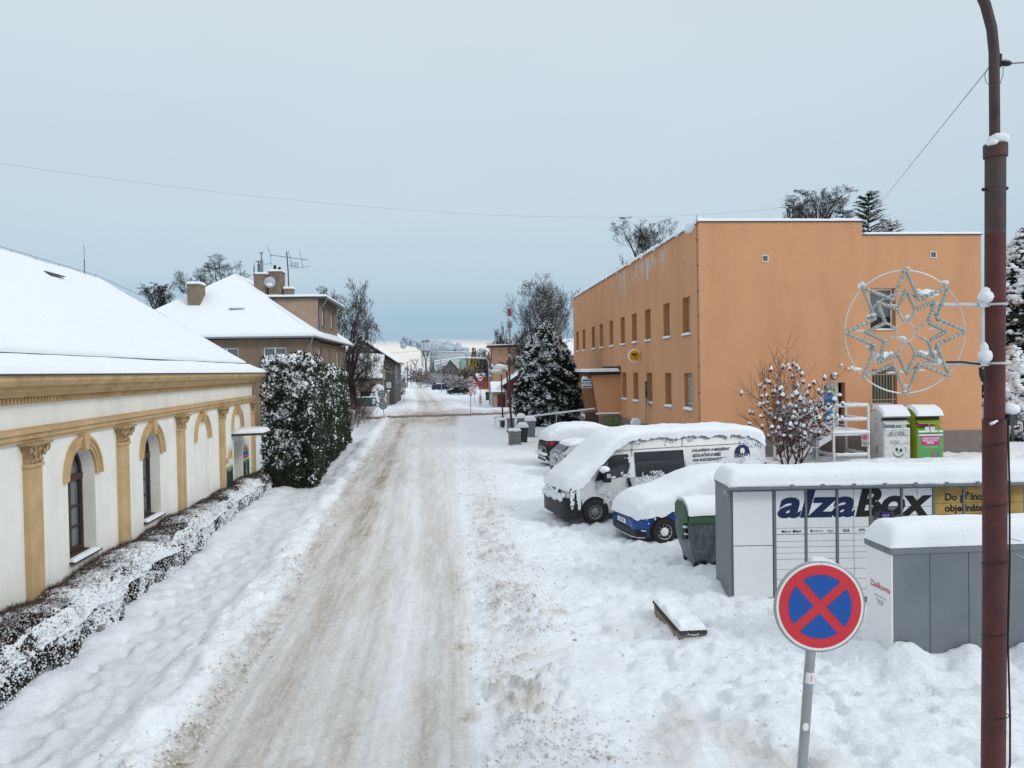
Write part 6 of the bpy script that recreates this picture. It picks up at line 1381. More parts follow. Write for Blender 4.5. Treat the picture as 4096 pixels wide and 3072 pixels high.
# berry bush by the stairs, white caps on dark red berry heads
t, s = bare_tree('bare multi-stemmed shrub with snow-capped dark red berry heads before the orange wall', (13.55, 30.5, .0), 4, 'twig_red', name='berry_shrub', cat='shrub', wid=1.3, height=3.7, spread=.6, trunk_r=.06, levels=4, first=.2, ns=(3, 5), up=.4, kink=.18, minr=.007, leader=.4)
sp_ = dict(levels=4, first=.2, ns=(3, 5), up=.35, kink=.18, minr=.007, leader=.4)
s2 = grow(9, (.25, .05, -.1), 3.2, .7, .06, lean=(.35, 0), **sp_); s3 = grow(19, (-.15, 0, -.1), 4.2, .55, .06, lean=(-.25, .1), **sp_); s4 = grow(29, (.3, 0, -.1), 2.6, .6, .06, lean=(1.1, -.1), **sp_)
for k in range(26): x = rng.uniform(-1.1, .6); s4.append((Vector((x, rng.uniform(-.4, .4), rng.uniform(3., 3.9))), Vector((x+rng.uniform(-.1, .1), rng.uniform(-.4, .4), rng.uniform(4.0, 4.6))), .008, .006, 3))
seg_mesh(s2+s3+s4, 'stems', 'twig_red', t)
tips = [q[1] for q in s+s2+s3+s4 if q[4] == 3]; R_t = random.Random(4); R_t.shuffle(tips)
tips = [p for p in tips if .5 < p.z < 4.3 and -1.8 < p.x < 2.3]; cand = []
for p in tips:
    if all((p-c).length > .155 for c in cand): cand.append(p)
    if len(cand) > 210: break
P = np.array(cand); n = len(P)
scat('berries', *lump(3, 1, .3), np.repeat(P, 3, 0)+rng.normal(0, .035, (3*n, 3))-np.array([0, 0, .05]), rng.uniform(.03, .055, 3*n), 'berry', t, 'q', True)
cap = np.array(ICO[2][0]); cap = np.stack([cap[:, 0], cap[:, 1], np.where(cap[:, 2] > 0, cap[:, 2]*1.25, cap[:, 2]*.4)], -1)*(1+rng.uniform(-.07, .07, (len(cap), 1)))
scat('snow_caps', cap, ICO[2][1], P+np.array([0, 0, .02]), np.stack([rng.uniform(.055, .095, n), rng.uniform(.055, .095, n), rng.uniform(.06, .11, n)], -1), 'snow_clump', t, 'z', True)

# twigs of a second berry shrub reaching in behind the lamp post at the right
t = thing('berry_shrub', 'twigs with snow-capped berries at the right edge, over the smaller parcel box', 'shrub', (7.75, 9.25, 0))
mb = MB(); pts = [[(0, 0, -.2), (-.05, 0, 1.2), (-.2, -.05, 2.0), (-.42, -.1, 2.4), (-.55, -.12, 2.75)], [(-.05, 0, 1.2), (-.35, .0, 1.6), (-.7, -.05, 1.75)], [(-.1, 0, 1.5), (-.3, -.1, 2.0), (-.62, -.2, 2.12)], [(-.2, -.05, 2.0), (-.1, -.1, 2.6), (-.15, -.1, 3.1)]]
for p in pts: mb.path(p, [.03]+[.012]*(len(p)-2)+[.006], 6)
mb.build('stems', 'twig_red', t)
tp = np.array([(-.55, -.12, 2.45), (-.50, -.12, 2.30), (-.46, -.15, 2.13), (-.40, -.15, 2.02), (-.58, -.2, 2.03), (-.35, -.1, 2.5), (-.30, -.1, 2.22), (-.62, -.2, 1.98)]+[(-1.62, -.2, 1.68), (-1.55, -.2, 1.74)][:0])
scat('berries', *lump(3, 1, .3), np.repeat(tp, 4, 0)+rng.normal(0, .02, (4*len(tp), 3))-np.array([0, 0, .035]), rng.uniform(.018, .03, 4*len(tp)), 'berry', t, 'q', True)
scat('snow_caps', cap, ICO[2][1], tp+np.array([0, 0, .01]), np.stack([rng.uniform(.045, .07, len(tp)), rng.uniform(.045, .07, len(tp)), rng.uniform(.06, .09, len(tp))], -1), 'snow_clump', t, 'z', True)
mb = MB()
mb.path([(7.2-7.75, 9.3-9.25, 1.9), (6.98-7.75, .03, 1.96), (6.90-7.75, .03, 1.92)], .006, 5); mb.build('side_twig', 'twig_red', t)
tp = np.array([(-.83, .02, 1.96), (-.89, .02, 1.92), (-.80, .02, 2.02)]); scat('side_snow', cap, ICO[2][1], tp, np.full((3, 3), .045), 'snow_clump', t, 'z', True)

# ------------------------------------------------------------------ clothing collection containers
def clothes_bin(nm, lab, loc, body, front, W=1.20, H=1.98, dp=1.05):
    t = thing(nm, lab, 'container', loc, 0, 'clothes collection containers')
    prof = [(0, -.2), (dp, -.2), (dp, 1.95), (dp*.86, H+.20), (dp*.5, H+.24), (.22, H+.12), (.0, H-.06), (.0, 1.87), (.26, 1.84), (.26, 1.40), (0, 1.34)]
    mb = MB(); mb.prism([(0, y, z) for y, z in prof], (.05, 0, 0)); mb.prism([(W-.05, y, z) for y, z in prof if True], (.05, 0, 0))
    full = [(0, -.2), (dp, -.2), (dp, 1.95), (dp*.86, H+.20), (dp*.5, H+.24), (.22, H+.12), (.0, H-.06), (.0, 1.87), (.26, 1.84), (.26, 1.40), (0, 1.34)]
    mb.prism([(.05, y+.004, z) for y, z in full], (W-.10, 0, 0)); b = mb.build('body', body, t, bevel=.008)
    mb = MB(); mb.bx(.04, W-.04, -.012, .0, .02, 1.32); dr = mb.build('front_door', front, t, bevel=.005)
    mb = MB(); mb.bx(.05, W-.05, .18, .20, 1.62, 1.84); mb.build('slot', 'black', t)
    mb = MB(); mb.prism([(.05, .20, 1.72), (.05, -.06, 1.60), (.05, -.06, 1.56), (.05, .22, 1.62)], (W-.10, 0, 0)); fl = mb.build('flap', body, t)
    mb = MB(); x0, x1 = W*.38, W*.66
    mb.path([(x0-.1, .02, 1.60), (x0, -.09, 1.56), (x0+.1, -.13, 1.18), (x0+.1, -.03, 1.16)], .018, 6); mb.path([(x1-.1, .02, 1.60), (x1, -.09, 1.56), (x1+.12, -.13, 1.18), (x1+.12, -.03, 1.16)], .018, 6); mb.tube((x0, -.09, 1.56), (x1, -.09, 1.56), .018); mb.build('handle_bars', 'white_pt' if body == 'white_pt' else 'grille', fl)
    P = []
    for x in np.linspace(-.03, W+.03, 26):
        e = min(x+.03, W+.03-x); k = sqrt(max(0, 1-(1-min(1, e/.08))**2)); r = []
        for u in np.linspace(0, 1, 22):
            y = -.06+u*(dp*.98+.06); zb = np.interp(y, [-.06, 0, .22, dp*.5, dp*.86, dp], [H-.06, H-.04, H+.12, H+.24, H+.20, 1.95]); e2 = min(u, 1-u)*dp; k2 = sqrt(max(0, 1-(1-min(1, e2/.12))**2))
            r.append((x, y, zb+.17*k*k2*(1+.2*float(fbm(np.array([x*2.5+loc[0]]), np.array([y*2.5]), 3)[0]))))
        P.append(r)
    mb = MB(); mb.grid(P); mb.build('roof_snow', 'snow', t, True)
    return t, dr
t, dr = clothes_bin('clothes_container', 'white clothes collection container with smiling-face emblem, snow on its rounded top', (18.57, 32.1, 0), 'white_pt', 'white_pt')
text('Sběr ODĚVŮ,\nOBUVI a TEXTILU', .115, (.60, -.016, 1.13), FRONT, 'dkgreen', t, .002)
text('použitý textil a obuv\nprosíme vkládejte\nzabalené v igelitových\ntaškách', .052, (.28, -.016, .78), FRONT, 'dkgrey', t, align='LEFT'); text('SOVA', .07, (1.0, -.016, .72), FRONT, 'dkgreen', t)
def face(cx, cz, r, yy, parent, rot):
    f = bpy.data.objects.new('tmp', None)
    mb = MB()
    def arcs(r0, r1, a0, a1): mb.prism([(cx+r1*cos(k), yy, cz+r1*sin(k)) for k in np.linspace(a0, a1, 14)]+[(cx+r0*cos(k), yy, cz+r0*sin(k)) for k in np.linspace(a1, a0, 14)], (0, .003, 0))
    arcs(r*.86, r, pi+.1, 2*pi-.5); a = mb.build('smile_band', 'teal', parent); mb = MB()
    def arcs2(r0, r1, a0, a1): mb.prism([(cx+r1*cos(k), yy, cz+r1*sin(k)) for k in np.linspace(a0, a1, 14)]+[(cx+r0*cos(k), yy, cz+r0*sin(k)) for k in np.linspace(a1, a0, 14)], (0, .003, 0))
    arcs2(r*.76, r*.84, pi+.25, 2*pi-.6); b = mb.build('smile_band', 'grille', parent); mb = MB()
    for sx_, sz, q in ((-.28, .30, .30), (.42, .16, .30)):
        mb.prism([(cx+sx_*r+q*r*cos(k)*.8, yy, cz+sz*r+q*r*sin(k)) for k in np.linspace(0, 2*pi, 15)[:-1]], (0, .003, 0))
    c = mb.build('emblem_eyes', 'dkgreen', parent); mb = MB(); mb.path([(cx+.02*r+.15*r*cos(k), yy, cz-.2*r+.15*r*sin(k)) for k in np.linspace(0, 5.2, 12)], .008, 5); d = mb.build('recycling_ring', 'dkgreen', parent)
    return [a, b, c, d]
face(.66, .38, .27, -.016, t, 0)
for i, ch in enumerate('TEXTIL ECO'):
    a = 2.2-i*.24; text(ch, .10, (.66+.34*cos(a), -.016, .38+.32*sin(a)), (90, math.degrees(-(a-pi/2))*1.0, 0), 'dkgreen', t, .001)
for i, (tx, z, sz) in enumerate((('Sběrna', 1.78, .09), ('zde můžete odkládat', 1.56, .05), ('oděvy a obuv', 1.46, .05), ('pro dobrou věc', 1.36, .05), ('děkujeme', 1.26, .06), ('nevhazujte\nznečištěné\na mokré věci\nani odpad\nprosíme vás\nkontejner je\npravidelně\nvyvážen', .42, .055))): text(tx, sz, (-.004, .55, z), RIGHTW, 'dkgrey', t)
mb = MB(); mb.blob((.06, -.02, .62), (.09, .04, .06), sub=2, jit=.05, seed=2); mb.build('lock_box', 'white_pt', t, True)
mb = MB(); mb.bx(.03, 1.17, -.05, .01, 1.325, 1.40); mb.build('ledge_snow', 'snow', t, bevel=.025)
t, dr = clothes_bin('clothes_container', 'lime green clothes collection container with magenta panel, beside the white one', (20.10, 32.1, .0), 'lime', 'green_pt', 1.18, 1.96)
mb = MB(); mb.bx(.16, 1.0, -.02, -.012, .62, 1.02); pn = mb.build('magenta_panel', 'magenta', t, bevel=.003)
text('CHARITATIVNĚ\nEKOLOGICKÁ\nSBÍRKA', .115, (.58, -.024, .82), FRONT, 'sign_white', pn, .003, sx=.95); text('Textil pro děti i dospělé', .06, (.60, -.017, .54), FRONT, 'sign_white', t)
mb = MB(); mb.bx(.34, .80, -.018, -.0, 1.24, 1.42); lb = mb.build('label_plate', 'sign_white', t); mb = MB(); mb.prism([(.53, -.021, 1.38), (.61, -.021, 1.38), (.605, -.021, 1.32), (.57, -.021, 1.285), (.535, -.021, 1.32)], (0, .003, 0)); mb.build('crest', 'orange_wood', lb)
mb = MB(); mb.bx(.06, .72, .17, .178, 1.46, 1.56); mb.build('magenta_strip', 'magenta', t)
for nm, z0, z1 in (('door_top_snow', 1.03, 1.09), ('ledge_snow', 1.18, 1.26)):
    mb = MB(); mb.bx(.03, 1.15, -.06, .0, z0, z1); mb.build(nm, 'snow', t, bevel=.02)
for x, m_ in ((.70, 'magenta'), (.95, 'mural_bl')):
    mb = MB(); mb.blob((x, -.016, .34), (.035, .003, .035), seed=1, jit=0); mb.prism([(x-.04, -.018, .28), (x-.16, -.018, .34), (x-.03, -.018, .24), (x-.10, -.018, .06), (x, -.018, .15), (x+.10, -.018, .06), (x+.03, -.018, .24), (x+.16, -.018, .36), (x+.04, -.018, .28)], (0, .004, 0)); mb.build('dancing_figure', m_, t)

# ------------------------------------------------------------------ white steel landing and steps to the side door
t = thing('steel_stairs', 'white steel platform and stairs with snowy railings before the blue side door', 'stairs', (16.22, 31.9, 0))
mb = MB()
for x, y in ((0, 0), (1.55, 0), (.0, 1.9), (1.55, 1.9)): mb.bx(x-.045, x+.045, y-.045, y+.045, -.2, 2.42)
mb.build('posts', 'white_pt', t)
def bars(pp, nm, r=.035, sn=True):
    mb = MB(); 
    for a, b in pp: mb.tube(a, b, r, n=8)
    o = mb.build(nm, 'white_pt', t)
    if sn:
        mb = MB()
        for a, b in pp:
            a, b = Vector(a), Vector(b); pts = [tuple(a.lerp(b, k/10)+Vector((0, 0, r+.03+.015*sin(k*2.1+a.x)))) for k in range(11)]; mb.path(pts, [.03]+[.05]*9+[.03], 8)
        mb.build('rail_snow', 'snow', o, True)
    return o
for z, nm in ((2.40, 'top_rail'), (1.80, 'middle_rail')):
    bars([((0, 0, z), (1.55, 0, z))], nm); bars([((1.55, 0, z), (1.55, 1.9, z))], nm)
bars([((0, 0, .28), (1.55, 0, .28))], 'brace'); bars([((0, 0, .28), (0, 1.9, .28))], 'brace'); bars([((1.55, 0, .28), (1.55, 1.9, .28))], 'brace')
mb = MB(); mb.bx(-.05, 1.60, -.05, 2.3, 1.14, 1.26); dk = mb.build('deck', 'white_pt', t)
snow_patch((-.06, -.07, 1.262), (1.60, -.07, 1.262), (1.6, 2.3, 1.262), (-.06, 2.3, 1.262), .09, 'deck_snow', dk, .06, 24, 24, .4, 2)
for y in (0., 1.2):
    mb = MB(); mb.prism([(-.05, y, 1.25), (-.05, y, 1.0), (-2.0, y, -.1), (-2.25, y, -.0), (-2.25, y, .08)], (0, .05, 0)); mb.build('stringer', 'white_pt', t)
    bars([((0, y+.02, 2.40), (-2.1, y+.02, 1.05))], 'stair_rail'); bars([((0, y+.02, 1.80), (-2.1, y+.02, .5))], 'stair_rail')
    mb = MB(); mb.bx(-2.14, -2.06, y-.02, y+.06, -.2, 1.05); mb.build('newel', 'white_pt', t)
for k in range(6):
    x = -.05-.33*(k+1); z = 1.20-.19*(k+1); mb = MB(); mb.bx(x, x+.34, .05, 1.2, z-.03, z); s_ = mb.build('tread', 'white_pt', t); mb = MB(); mb.bx(x-.01, x+.35, .05, 1.2, z+.001, z+.08); mb.build('tread_snow', 'snow', s_, bevel=.03)
q = thing('small_notice_sign', 'small cream no-stopping notice fixed to the corner of the white steel platform', 'sign', (17.58, 31.82, 0)); mb = MB(); mb.bx(-.16, .17, 0, .015, .66, 1.20); pl = mb.build('plate', 'beige', q)
mb = MB(); mb.path([(0, -.001, 1.06), (0, -.006, 1.06)], .115, 20); mb.build('red_circle', 'magenta', pl); mb = MB(); mb.path([(0, -.007, 1.06), (0, -.010, 1.06)], .085, 20); mb.build('blue_field', 'mural_bl', pl)
mb = MB(); mb.prism([(-.07, -.011, 1.115), (-.055, -.011, 1.13), (.07, -.011, 1.005), (.055, -.011, .99)], (0, .001, 0)); mb.prism([(-.07, -.011, 1.005), (-.055, -.011, .99), (.07, -.011, 1.115), (.055, -.011, 1.13)], (0, .001, 0)); mb.build('cross', 'magenta', pl); text('1 m\nZÁSOBOVÁNÍ\nMIMO', .075, (0, -.003, .80), FRONT, 'ink', pl, sx=.8)
t = thing('sign_pole', 'grey backs of a two-plate road sign on a steel pole between berry shrub and stairs', 'sign', (14.82, 30.62, 0)); mb = MB(); mb.tube((-.02, 0, -.2), (.0, 0, 1.5), .035); mb.build('pole', 'alu', t)
mb = MB(); mb.bx(-.14, .14, .04, .055, .36, .78); mb.build('lower_plate', 'sign_back', t); mb = MB(); mb.bx(-.14, .14, .04, .055, .82, 1.42); mb.build('upper_plate', 'sign_back', t); mb = MB()
for z in (.45, .70, .9, 1.3): mb.bx(-.12, .12, .02, .04, z-.02, z+.02)
mb.build('clamps', 'alu', t)

# ------------------------------------------------------------------ by the porch: cabinet, parking sign, ramp rails, bins, poles
t = thing('utility_cabinet', 'white utility cabinet with a snow dome, against the orange wall by the parking sign', 'cabinet', (12.0-.75, 50.2, 0)) if False else thing('utility_cabinet', 'white utility cabinet with a snow dome, standing by the parking sign', 'cabinet', (10.62, 44.4, 0))
mb = MB(); mb.bx(-.26, .26, 0, .34, -.2, .95); mb.build('body', 'white_pl', t, bevel=.01); mb = MB(); mb.bx(-.24, .0, -.012, 0, .1, .9); d_ = mb.build('door', 'white_pl', t, bevel=.004); mb = MB(); mb.bx(-.06, -.02, -.02, -.012, .62, .72); mb.build('lock', 'black', d_)
snow_patch((-.29, -.03, .95), (.29, -.03, .95), (.29, .37, .95), (-.29, .37, .95), .30, 'snow_cap', t, .16, 16, 14, .15, 2)
t = thing('parking_sign', 'narrow blue parking sign with white plate below, seen edge-on by the orange wall', 'sign', (10.95, 43.5, 0), 62); mb = MB(); mb.tube((0, 0, -.2), (-.0, 0, 3.45), .04); mb.build('pole', 'alu', t)
mb = MB(); mb.bx(-.25, .25, -.06, -.045, 2.45, 3.40); pl = mb.build('blue_plate', 'sign_blue', t)
mb = MB()
for (a, b, c, d) in ((-.24, .24, 3.37, 3.39), (-.24, .24, 2.46, 2.48), (-.24, -.22, 2.46, 3.39), (.22, .24, 2.46, 3.39)): mb.bx(a, b, -.064, -.0605, c, d)
mb.build('white_border', 'sign_white', pl); text('P', .62, (0, -.066, 3.06), FRONT, 'sign_white', pl, .012); text('30 min', .15, (0, -.066, 2.62), FRONT, 'sign_white', pl)
mb = MB(); mb.bx(-.25, .25, -.06, -.045, 2.02, 2.42); p2 = mb.build('white_plate', 'sign_white', t); text('POLICIE\nPO-PÁ', .13, (0, -.066, 2.22), FRONT, 'ink', p2); mb = MB(); mb.blob((0, -.05, 3.46), (.24, .05, .06), sub=2, jit=.08, seed=4); mb.build('snow_cap', 'snow', t, True)
t = thing('ramp_railing', 'long white ramp railing, two snow-topped rails rising to the porch of the orange building', 'railing', (0, 0, 0))
def rail(a, b, nm, posts):
    a, b = Vector(a), Vector(b); mb = MB(); mb.tube(a, b, .03); 
    for f_, z0 in posts: p = a.lerp(b, f_); mb.tube((p.x, p.y, z0), p, .025)
    o = mb.build(nm, 'white_pt', t); mb = MB(); pts = [tuple(a.lerp(b, k/40)+Vector((0, 0, .05+.008*sin(k*1.7)))) for k in range(41)]; mb.path(pts, .045, 8); mb.build('rail_snow', 'snow', o, True)
rail((3.05, 54.0, .66), (9.75, 52.6, 1.42), 'near_rail', [(.02, -.3), (.27, -.2), (.6, .0), (.85, .2)]); rail((3.0, 59.0, .55), (10.4, 57.6, 1.52), 'far_rail', [(.02, -.3), (.27, -.2), (.55, .0), (.85, .2)])
mb = MB(); mb.tube((3.05, 54.0, .66), (3.0, 59.0, .55), .03); mb.build('end_rail', 'white_pt', t)
def wheelie(lab, x, y, m, seed, w_=.52, h=.95, rz=0):
    t = thing('wheeled_bin', lab, 'bin', (x, y, 0), rz, 'wheeled bins near the ramp'); mb = MB()
    P = [[(-a, -b, z), (a, -b, z), (a, b, z), (-a, b, z), (-a, -b, z)] for a, b, z in ((w_*.40, w_*.36, -.1), (w_*.44, w_*.42, h*.5), (w_*.5, w_*.5, h))]; mb.grid(P); mb.poly(P[0][:4]); mb.build('body', m, t, False)
    mb = MB(); mb.bx(-w_*.53, w_*.53, -w_*.53, w_*.55, h, h+.06); mb.bx(-w_*.3, w_*.3, w_*.5, w_*.62, h-.02, h+.05); ld = mb.build('lid', m, t, bevel=.015)
    mb = MB()
    for x_ in (-w_*.42, w_*.42): mb.path([(x_-.025, w_*.42, .09), (x_+.025, w_*.42, .09)], .10, 12)
    mb.build('wheels', 'rubber', t)
    q = snow_patch((-w_*.58, -w_*.56, h+.06), (w_*.58, -w_*.56, h+.06), (w_*.58, w_*.56, h+.06), (-w_*.58, w_*.56, h+.06), .26, 'snow_cap', ld, .17, 16, 16, .2, 3, seed=seed, droop=.04); return t
wheelie('grey wheeled bin, furthest left behind the leaning red pole', 3.75, 51.5, 'bin_grey', 1); wheelie('grey wheeled bin, middle one of the back row by the ramp railing', 4.45, 51.3, 'bin_grey', 2); wheelie('grey wheeled bin, right end of the back row by the ramp railing', 4.72, 47.8, 'bin_grey', 3, .6, .98)
wheelie('dark charcoal wheeled bin with pointed snow cap, in front of the grey ones', 3.95, 44.6, 'bin_dark', 4, .56, .82)
t = thing('litter_bin', 'litter bin of pebbled concrete sides with grey front at the foot of the red pole', 'bin', (3.35, 43.1, 0)); mb = MB(); mb.bx(-.34, -.19, -.2, .22, -.2, .78); mb.bx(.19, .34, -.2, .22, -.2, .78); mb.build('concrete_side', 'aggregate', t, bevel=.02); mb = MB(); mb.bx(-.19, .19, -.19, .2, -.2, .72); mb.bx(-.14, .14, -.20, -.19, .15, .5); mb.build('liner', 'bin_grey', t); snow_patch((-.36, -.22, .78), (.36, -.22, .78), (.36, .24, .78), (-.36, .24, .78), .13, 'snow_cap', t, .08, 16, 12, .5, 4)
t = thing('litter_bin', 'small grey litter bin hung on the dark lamp pole beside the ramp rail', 'bin', (3.42, 55.4, 0)); mb = MB(); mb.lathe([(.15, .10), (.19, .20), (.21, .62)], (0, 0), 14); mb.build('body', 'bin_dark', t); mb = MB(); mb.blob((0, 0, .66), (.24, .24, .13), sub=2, jit=.05, seed=2); mb.build('snow_cap', 'snow', t, True)
mb = MB()
t = thing('bicycle_rack', 'small looped steel bicycle rack poking out of a snow heap beside the bins', 'rack', (5.9, 47.2, 0)); mb = MB()
for k in range(4): mb.path([(-.3+k*.15, .1*k, -.05), (-.25+k*.15, .1*k, .25), (-.05+k*.15, .1*k, .40), (.1+k*.12, .1*k, .35), (.2+k*.1, .1*k, -.05)], .018, 6)
mb.build('loops', 'dkgrey', t); mb = MB(); mb.blob((-.35, .3, .10), (.45, .4, .34), sub=3, jit=.04, seed=5); mb.blob((.5, .5, .0), (.8, .5, .25), sub=3, jit=.04, seed=6); mb.build('snow_heap', 'snow', t, True)
def lamp_pole(lab, x, y, h, lean, m, head_dx, r=.07):
    t = thing('street_lamp', lab, 'lamp post', (x, y, 0), 0, 'low street lamps by the ramp'); top = (lean, 0, h)
    mb = MB(); mb.path([(0, 0, -.3), (lean*.5, 0, h*.5), top], [r, r*.9, r*.75], 10); mb.build('pole', m, t, True)
    mb = MB(); mb.path([top, (lean, 0, h+.18)], r*.9, 10); mb.path([(lean, 0, h+.16), (lean+head_dx*.35, 0, h+.18), (lean+head_dx*.8, 0, h+.20), (lean+head_dx, 0, h+.30)], [.05, .10, .07, .03], 8); hd = mb.build('lamp_head', 'white_pt', t, True)
    mb = MB(); mb.path([(lean+.04, 0, h+.25), (lean+head_dx*.35, 0, h+.30), (lean+head_dx*.6, 0, h+.32), (lean+head_dx*.82, 0, h+.28)], [.05, .10, .09, .03], 8); mb.path([(lean+head_dx*.9, 0, h+.30), (lean+head_dx*1.02, 0, h+.40)], [.03, .05], 6); mb.build('head_snow', 'snow', hd, True)
lamp_pole('leaning rust-red street lamp with snow-covered white head, standing at the litter bin', 3.36, 44.0, 4.15, -.34, 'red_pole', -.85); lamp_pole('thin dark street lamp with snow-covered head beside the ramp rail end', 3.5, 55.8, 3.90, -.06, 'dk_pole', -.9, .065)
t = thing('flag_pole', 'tall slim dark pole with small globe on top behind the two low lamps', 'pole', (4.15, 56.5, 0)); mb = MB(); mb.path([(0, 0, -.3), (-.05, 0, 2.6), (-.07, 0, 5.2)], [.075, .07, .06], 10); mb.path([(-.07, 0, 5.2), (-.06, 0, 6.45)], .035, 8); mb.build('shaft', 'dk_pole', t, True); mb = MB(); mb.path([(-.07, 0, 5.15), (-.07, 0, 5.25)], .16, 12); mb.path([(-.28, 0, 5.2), (.14, 0, 5.2)], .03, 6); mb.build('bracket', 'alu', t); mb = MB(); mb.blob((-.06, 0, 6.52), (.09, .09, .09), sub=2, jit=.02, seed=1); mb.blob((-.07, 0, 5.30), (.15, .13, .05), sub=2, jit=.05, seed=2); mb.build('globe', 'grey_lt', t, True)

# big snowy conifer left of the orange building and the bare tree behind it
conifer('big snow-dusted conifer left of the orange building, broad at the base', (7.15, 58.6, 0), 7.85, [(0, 1.7), (.1, 2.1), (.3, 2.3), (.5, 2.05), (.7, 1.55), (.84, 1.0), (.95, .5), (1, .12)], 36000, 3, leaf=(.10, .2), clump=(.035, .10), snowy=.58, base=.03)
t, s = bare_tree('tall bare tree with dense upright branches behind the snowy conifer', (11.6, 96, 0), 67, 'bark', wid=4.4, flat=1.35, height=16.2, spread=.75, trunk_r=.36, levels=6, first=.3, ns=(3, 3), up=.28, kink=.17, minr=.013, leader=.6, limbs=7)
t, s = bare_tree('spreading bare tree with snow-lined limbs left of the tall one', (9.0, 92, 0), 64, 'bark', wid=3.2, height=9.4, spread=1.0, trunk_r=.22, levels=6, first=.3, ns=(2, 3), up=.12, droop=.1, kink=.22, minr=.013, leader=.6)
# thin bare shrub in front of the shed, left of the conifer
t, s = bare_tree('thin bare shrub between the conifer and the little shed', (5.9, 72, 0), 8, 'twig_grey', name='bare_shrub', cat='shrub', wid=1.0, height=2.3, spread=.9, trunk_r=.05, levels=5, first=.1, ns=(2, 3), up=.3, minr=.011, leader=.3)

# conifers and fence at the far right
conifer('dark snowy conifer rising beside the lamp post at the right edge', (36.6, 47, 0), 12.6, [(0, 3.2), (.3, 3.1), (.6, 2.3), (.85, 1.1), (1, .15)], 22000, 13, leaf=(.16, .3), clump=(.10, .26), snowy=.5, trunk_r=.2, base=.05)
conifer('second dark snowy conifer at the right edge, a little further back', (41.5, 52, 0), 12.2, [(0, 3.0), (.3, 3.1), (.6, 2.3), (.85, 1.1), (1, .15)], 16000, 14, leaf=(.16, .3), clump=(.10, .26), snowy=.5, trunk_r=.2, base=.05)
conifer('low snow-heavy young spruce at the right edge in front of the tall conifers', (30.2, 39.5, 0), 5.0, [(0, 1.5), (.3, 1.3), (.6, .9), (.85, .45), (1, .05)], 9000, 15, leaf=(.10, .2), clump=(.08, .2), snowy=.75, trunk_r=.1, base=.05)
t = thing('wire_fence', 'dark wire mesh fence with posts at the right edge beyond the lamp post', 'fence', (26.2, 37.5, 0)); mb = MB()
for k in range(5): mb.bx(k*2.4-.04, k*2.4+.04, -.04, .04, -.2, 1.75)
mb.build('posts', 'dkgrey', t); mb = MB()
for k in range(80): mb.tube((k*.12, 0, .1), (k*.12, 0, 1.65), .006, n=3)
for z in np.linspace(.1, 1.65, 10): mb.tube((0, 0, z), (9.6, 0, z), .006, n=3)
mb.build('mesh_panel', 'dkgrey', t)
t = thing('hand_rail', 'short grey handrail post beyond the orange building corner', 'railing', (27.2, 36, 0)); mb = MB(); mb.path([(0, 0, -.2), (0, 0, 1.3), (-.4, .3, 1.4), (-1.2, .9, 1.4), (-1.2, .9, -.2)], .035, 8); mb.build('rail', 'alu', t, True)

# trees seen over the roofs
bare_tree('bare crown showing above the orange building, over the left part of its roof', (36.2, 80, 0), 66, 'bark_dk', wid=3.4, flat=1.9, grp='bare trees behind the orange building', height=21.8, spread=.9, trunk_r=.34, levels=6, first=.4, ns=(2, 3), up=.2, minr=.014, leader=1.2, kink=.24)
bare_tree('bare gnarled crown above the orange roof beside the thin mast', (38.9, 82, 0), 62, 'bark_dk', wid=4.4, flat=1.9, grp='bare trees behind the orange building', height=23.4, spread=1.0, trunk_r=.4, levels=6, first=.4, ns=(2, 3), up=.12, minr=.012, leader=1.2, kink=.28)
bare_tree('bare crown over the sloping left roof edge of the orange building', (25.3, 95, 0), 68, 'bark_dk', wid=5.0, flat=1.9, grp='bare trees behind the orange building', height=22.8, spread=1.0, trunk_r=.36, levels=6, first=.4, ns=(2, 3), up=.15, minr=.012, leader=1.15, kink=.24)
def larch(lab, loc, H, seed, sp):
    R = random.Random(seed); t = thing('larch_tree', lab, 'tree', loc, 0); mb = MB(); mb.path([(0, 0, -.2), (0, 0, H*.6), (.2, 0, H)], [.3, .16, .03], 8); mb.build('trunk', 'bark_dk', t); s = []
    for k in range(150):
        z = H*R.uniform(.55, .99); L_ = sp*(1.05-z/H)*2.4+.4; a = R.uniform(0, 2*pi); p = Vector((.2*z/H, 0, z)); d = Vector((cos(a), sin(a), .45)); n = 6; q = p
        for i in range(n):
            d.z -= .02; r_ = .05*(1-i/n)+.02; nq = q+d.normalized()*L_/n; s.append((q.copy(), nq.copy(), r_, r_*.8, 1))
            for w in range(3): dv = (d+Vector((R.gauss(0, .6), R.gauss(0, .6), -.25))).normalized()*R.uniform(.25, .6); s.append((nq.copy(), nq+dv, .045, .02, 1))
            q = nq
    seg_mesh(s, 'crown', 'needle_branch', t); return t
M['needle_branch'] = snowy_mat('needled_branch', (.03, .038, .035), thr=.35, amt=.6)
larch('ragged conifer top with upswept branches above the low end of the orange roof', (44.6, 80, 0), 22.6, 3, 2.8); larch('smaller conifer tip between mast and ragged conifer, above the roof', (42.3, 81, 0), 21.2, 5, 1.5); larch('conifer bough tips just over the lower orange roof at right', (48.2, 82, 0), 20.3, 7, 2.4)
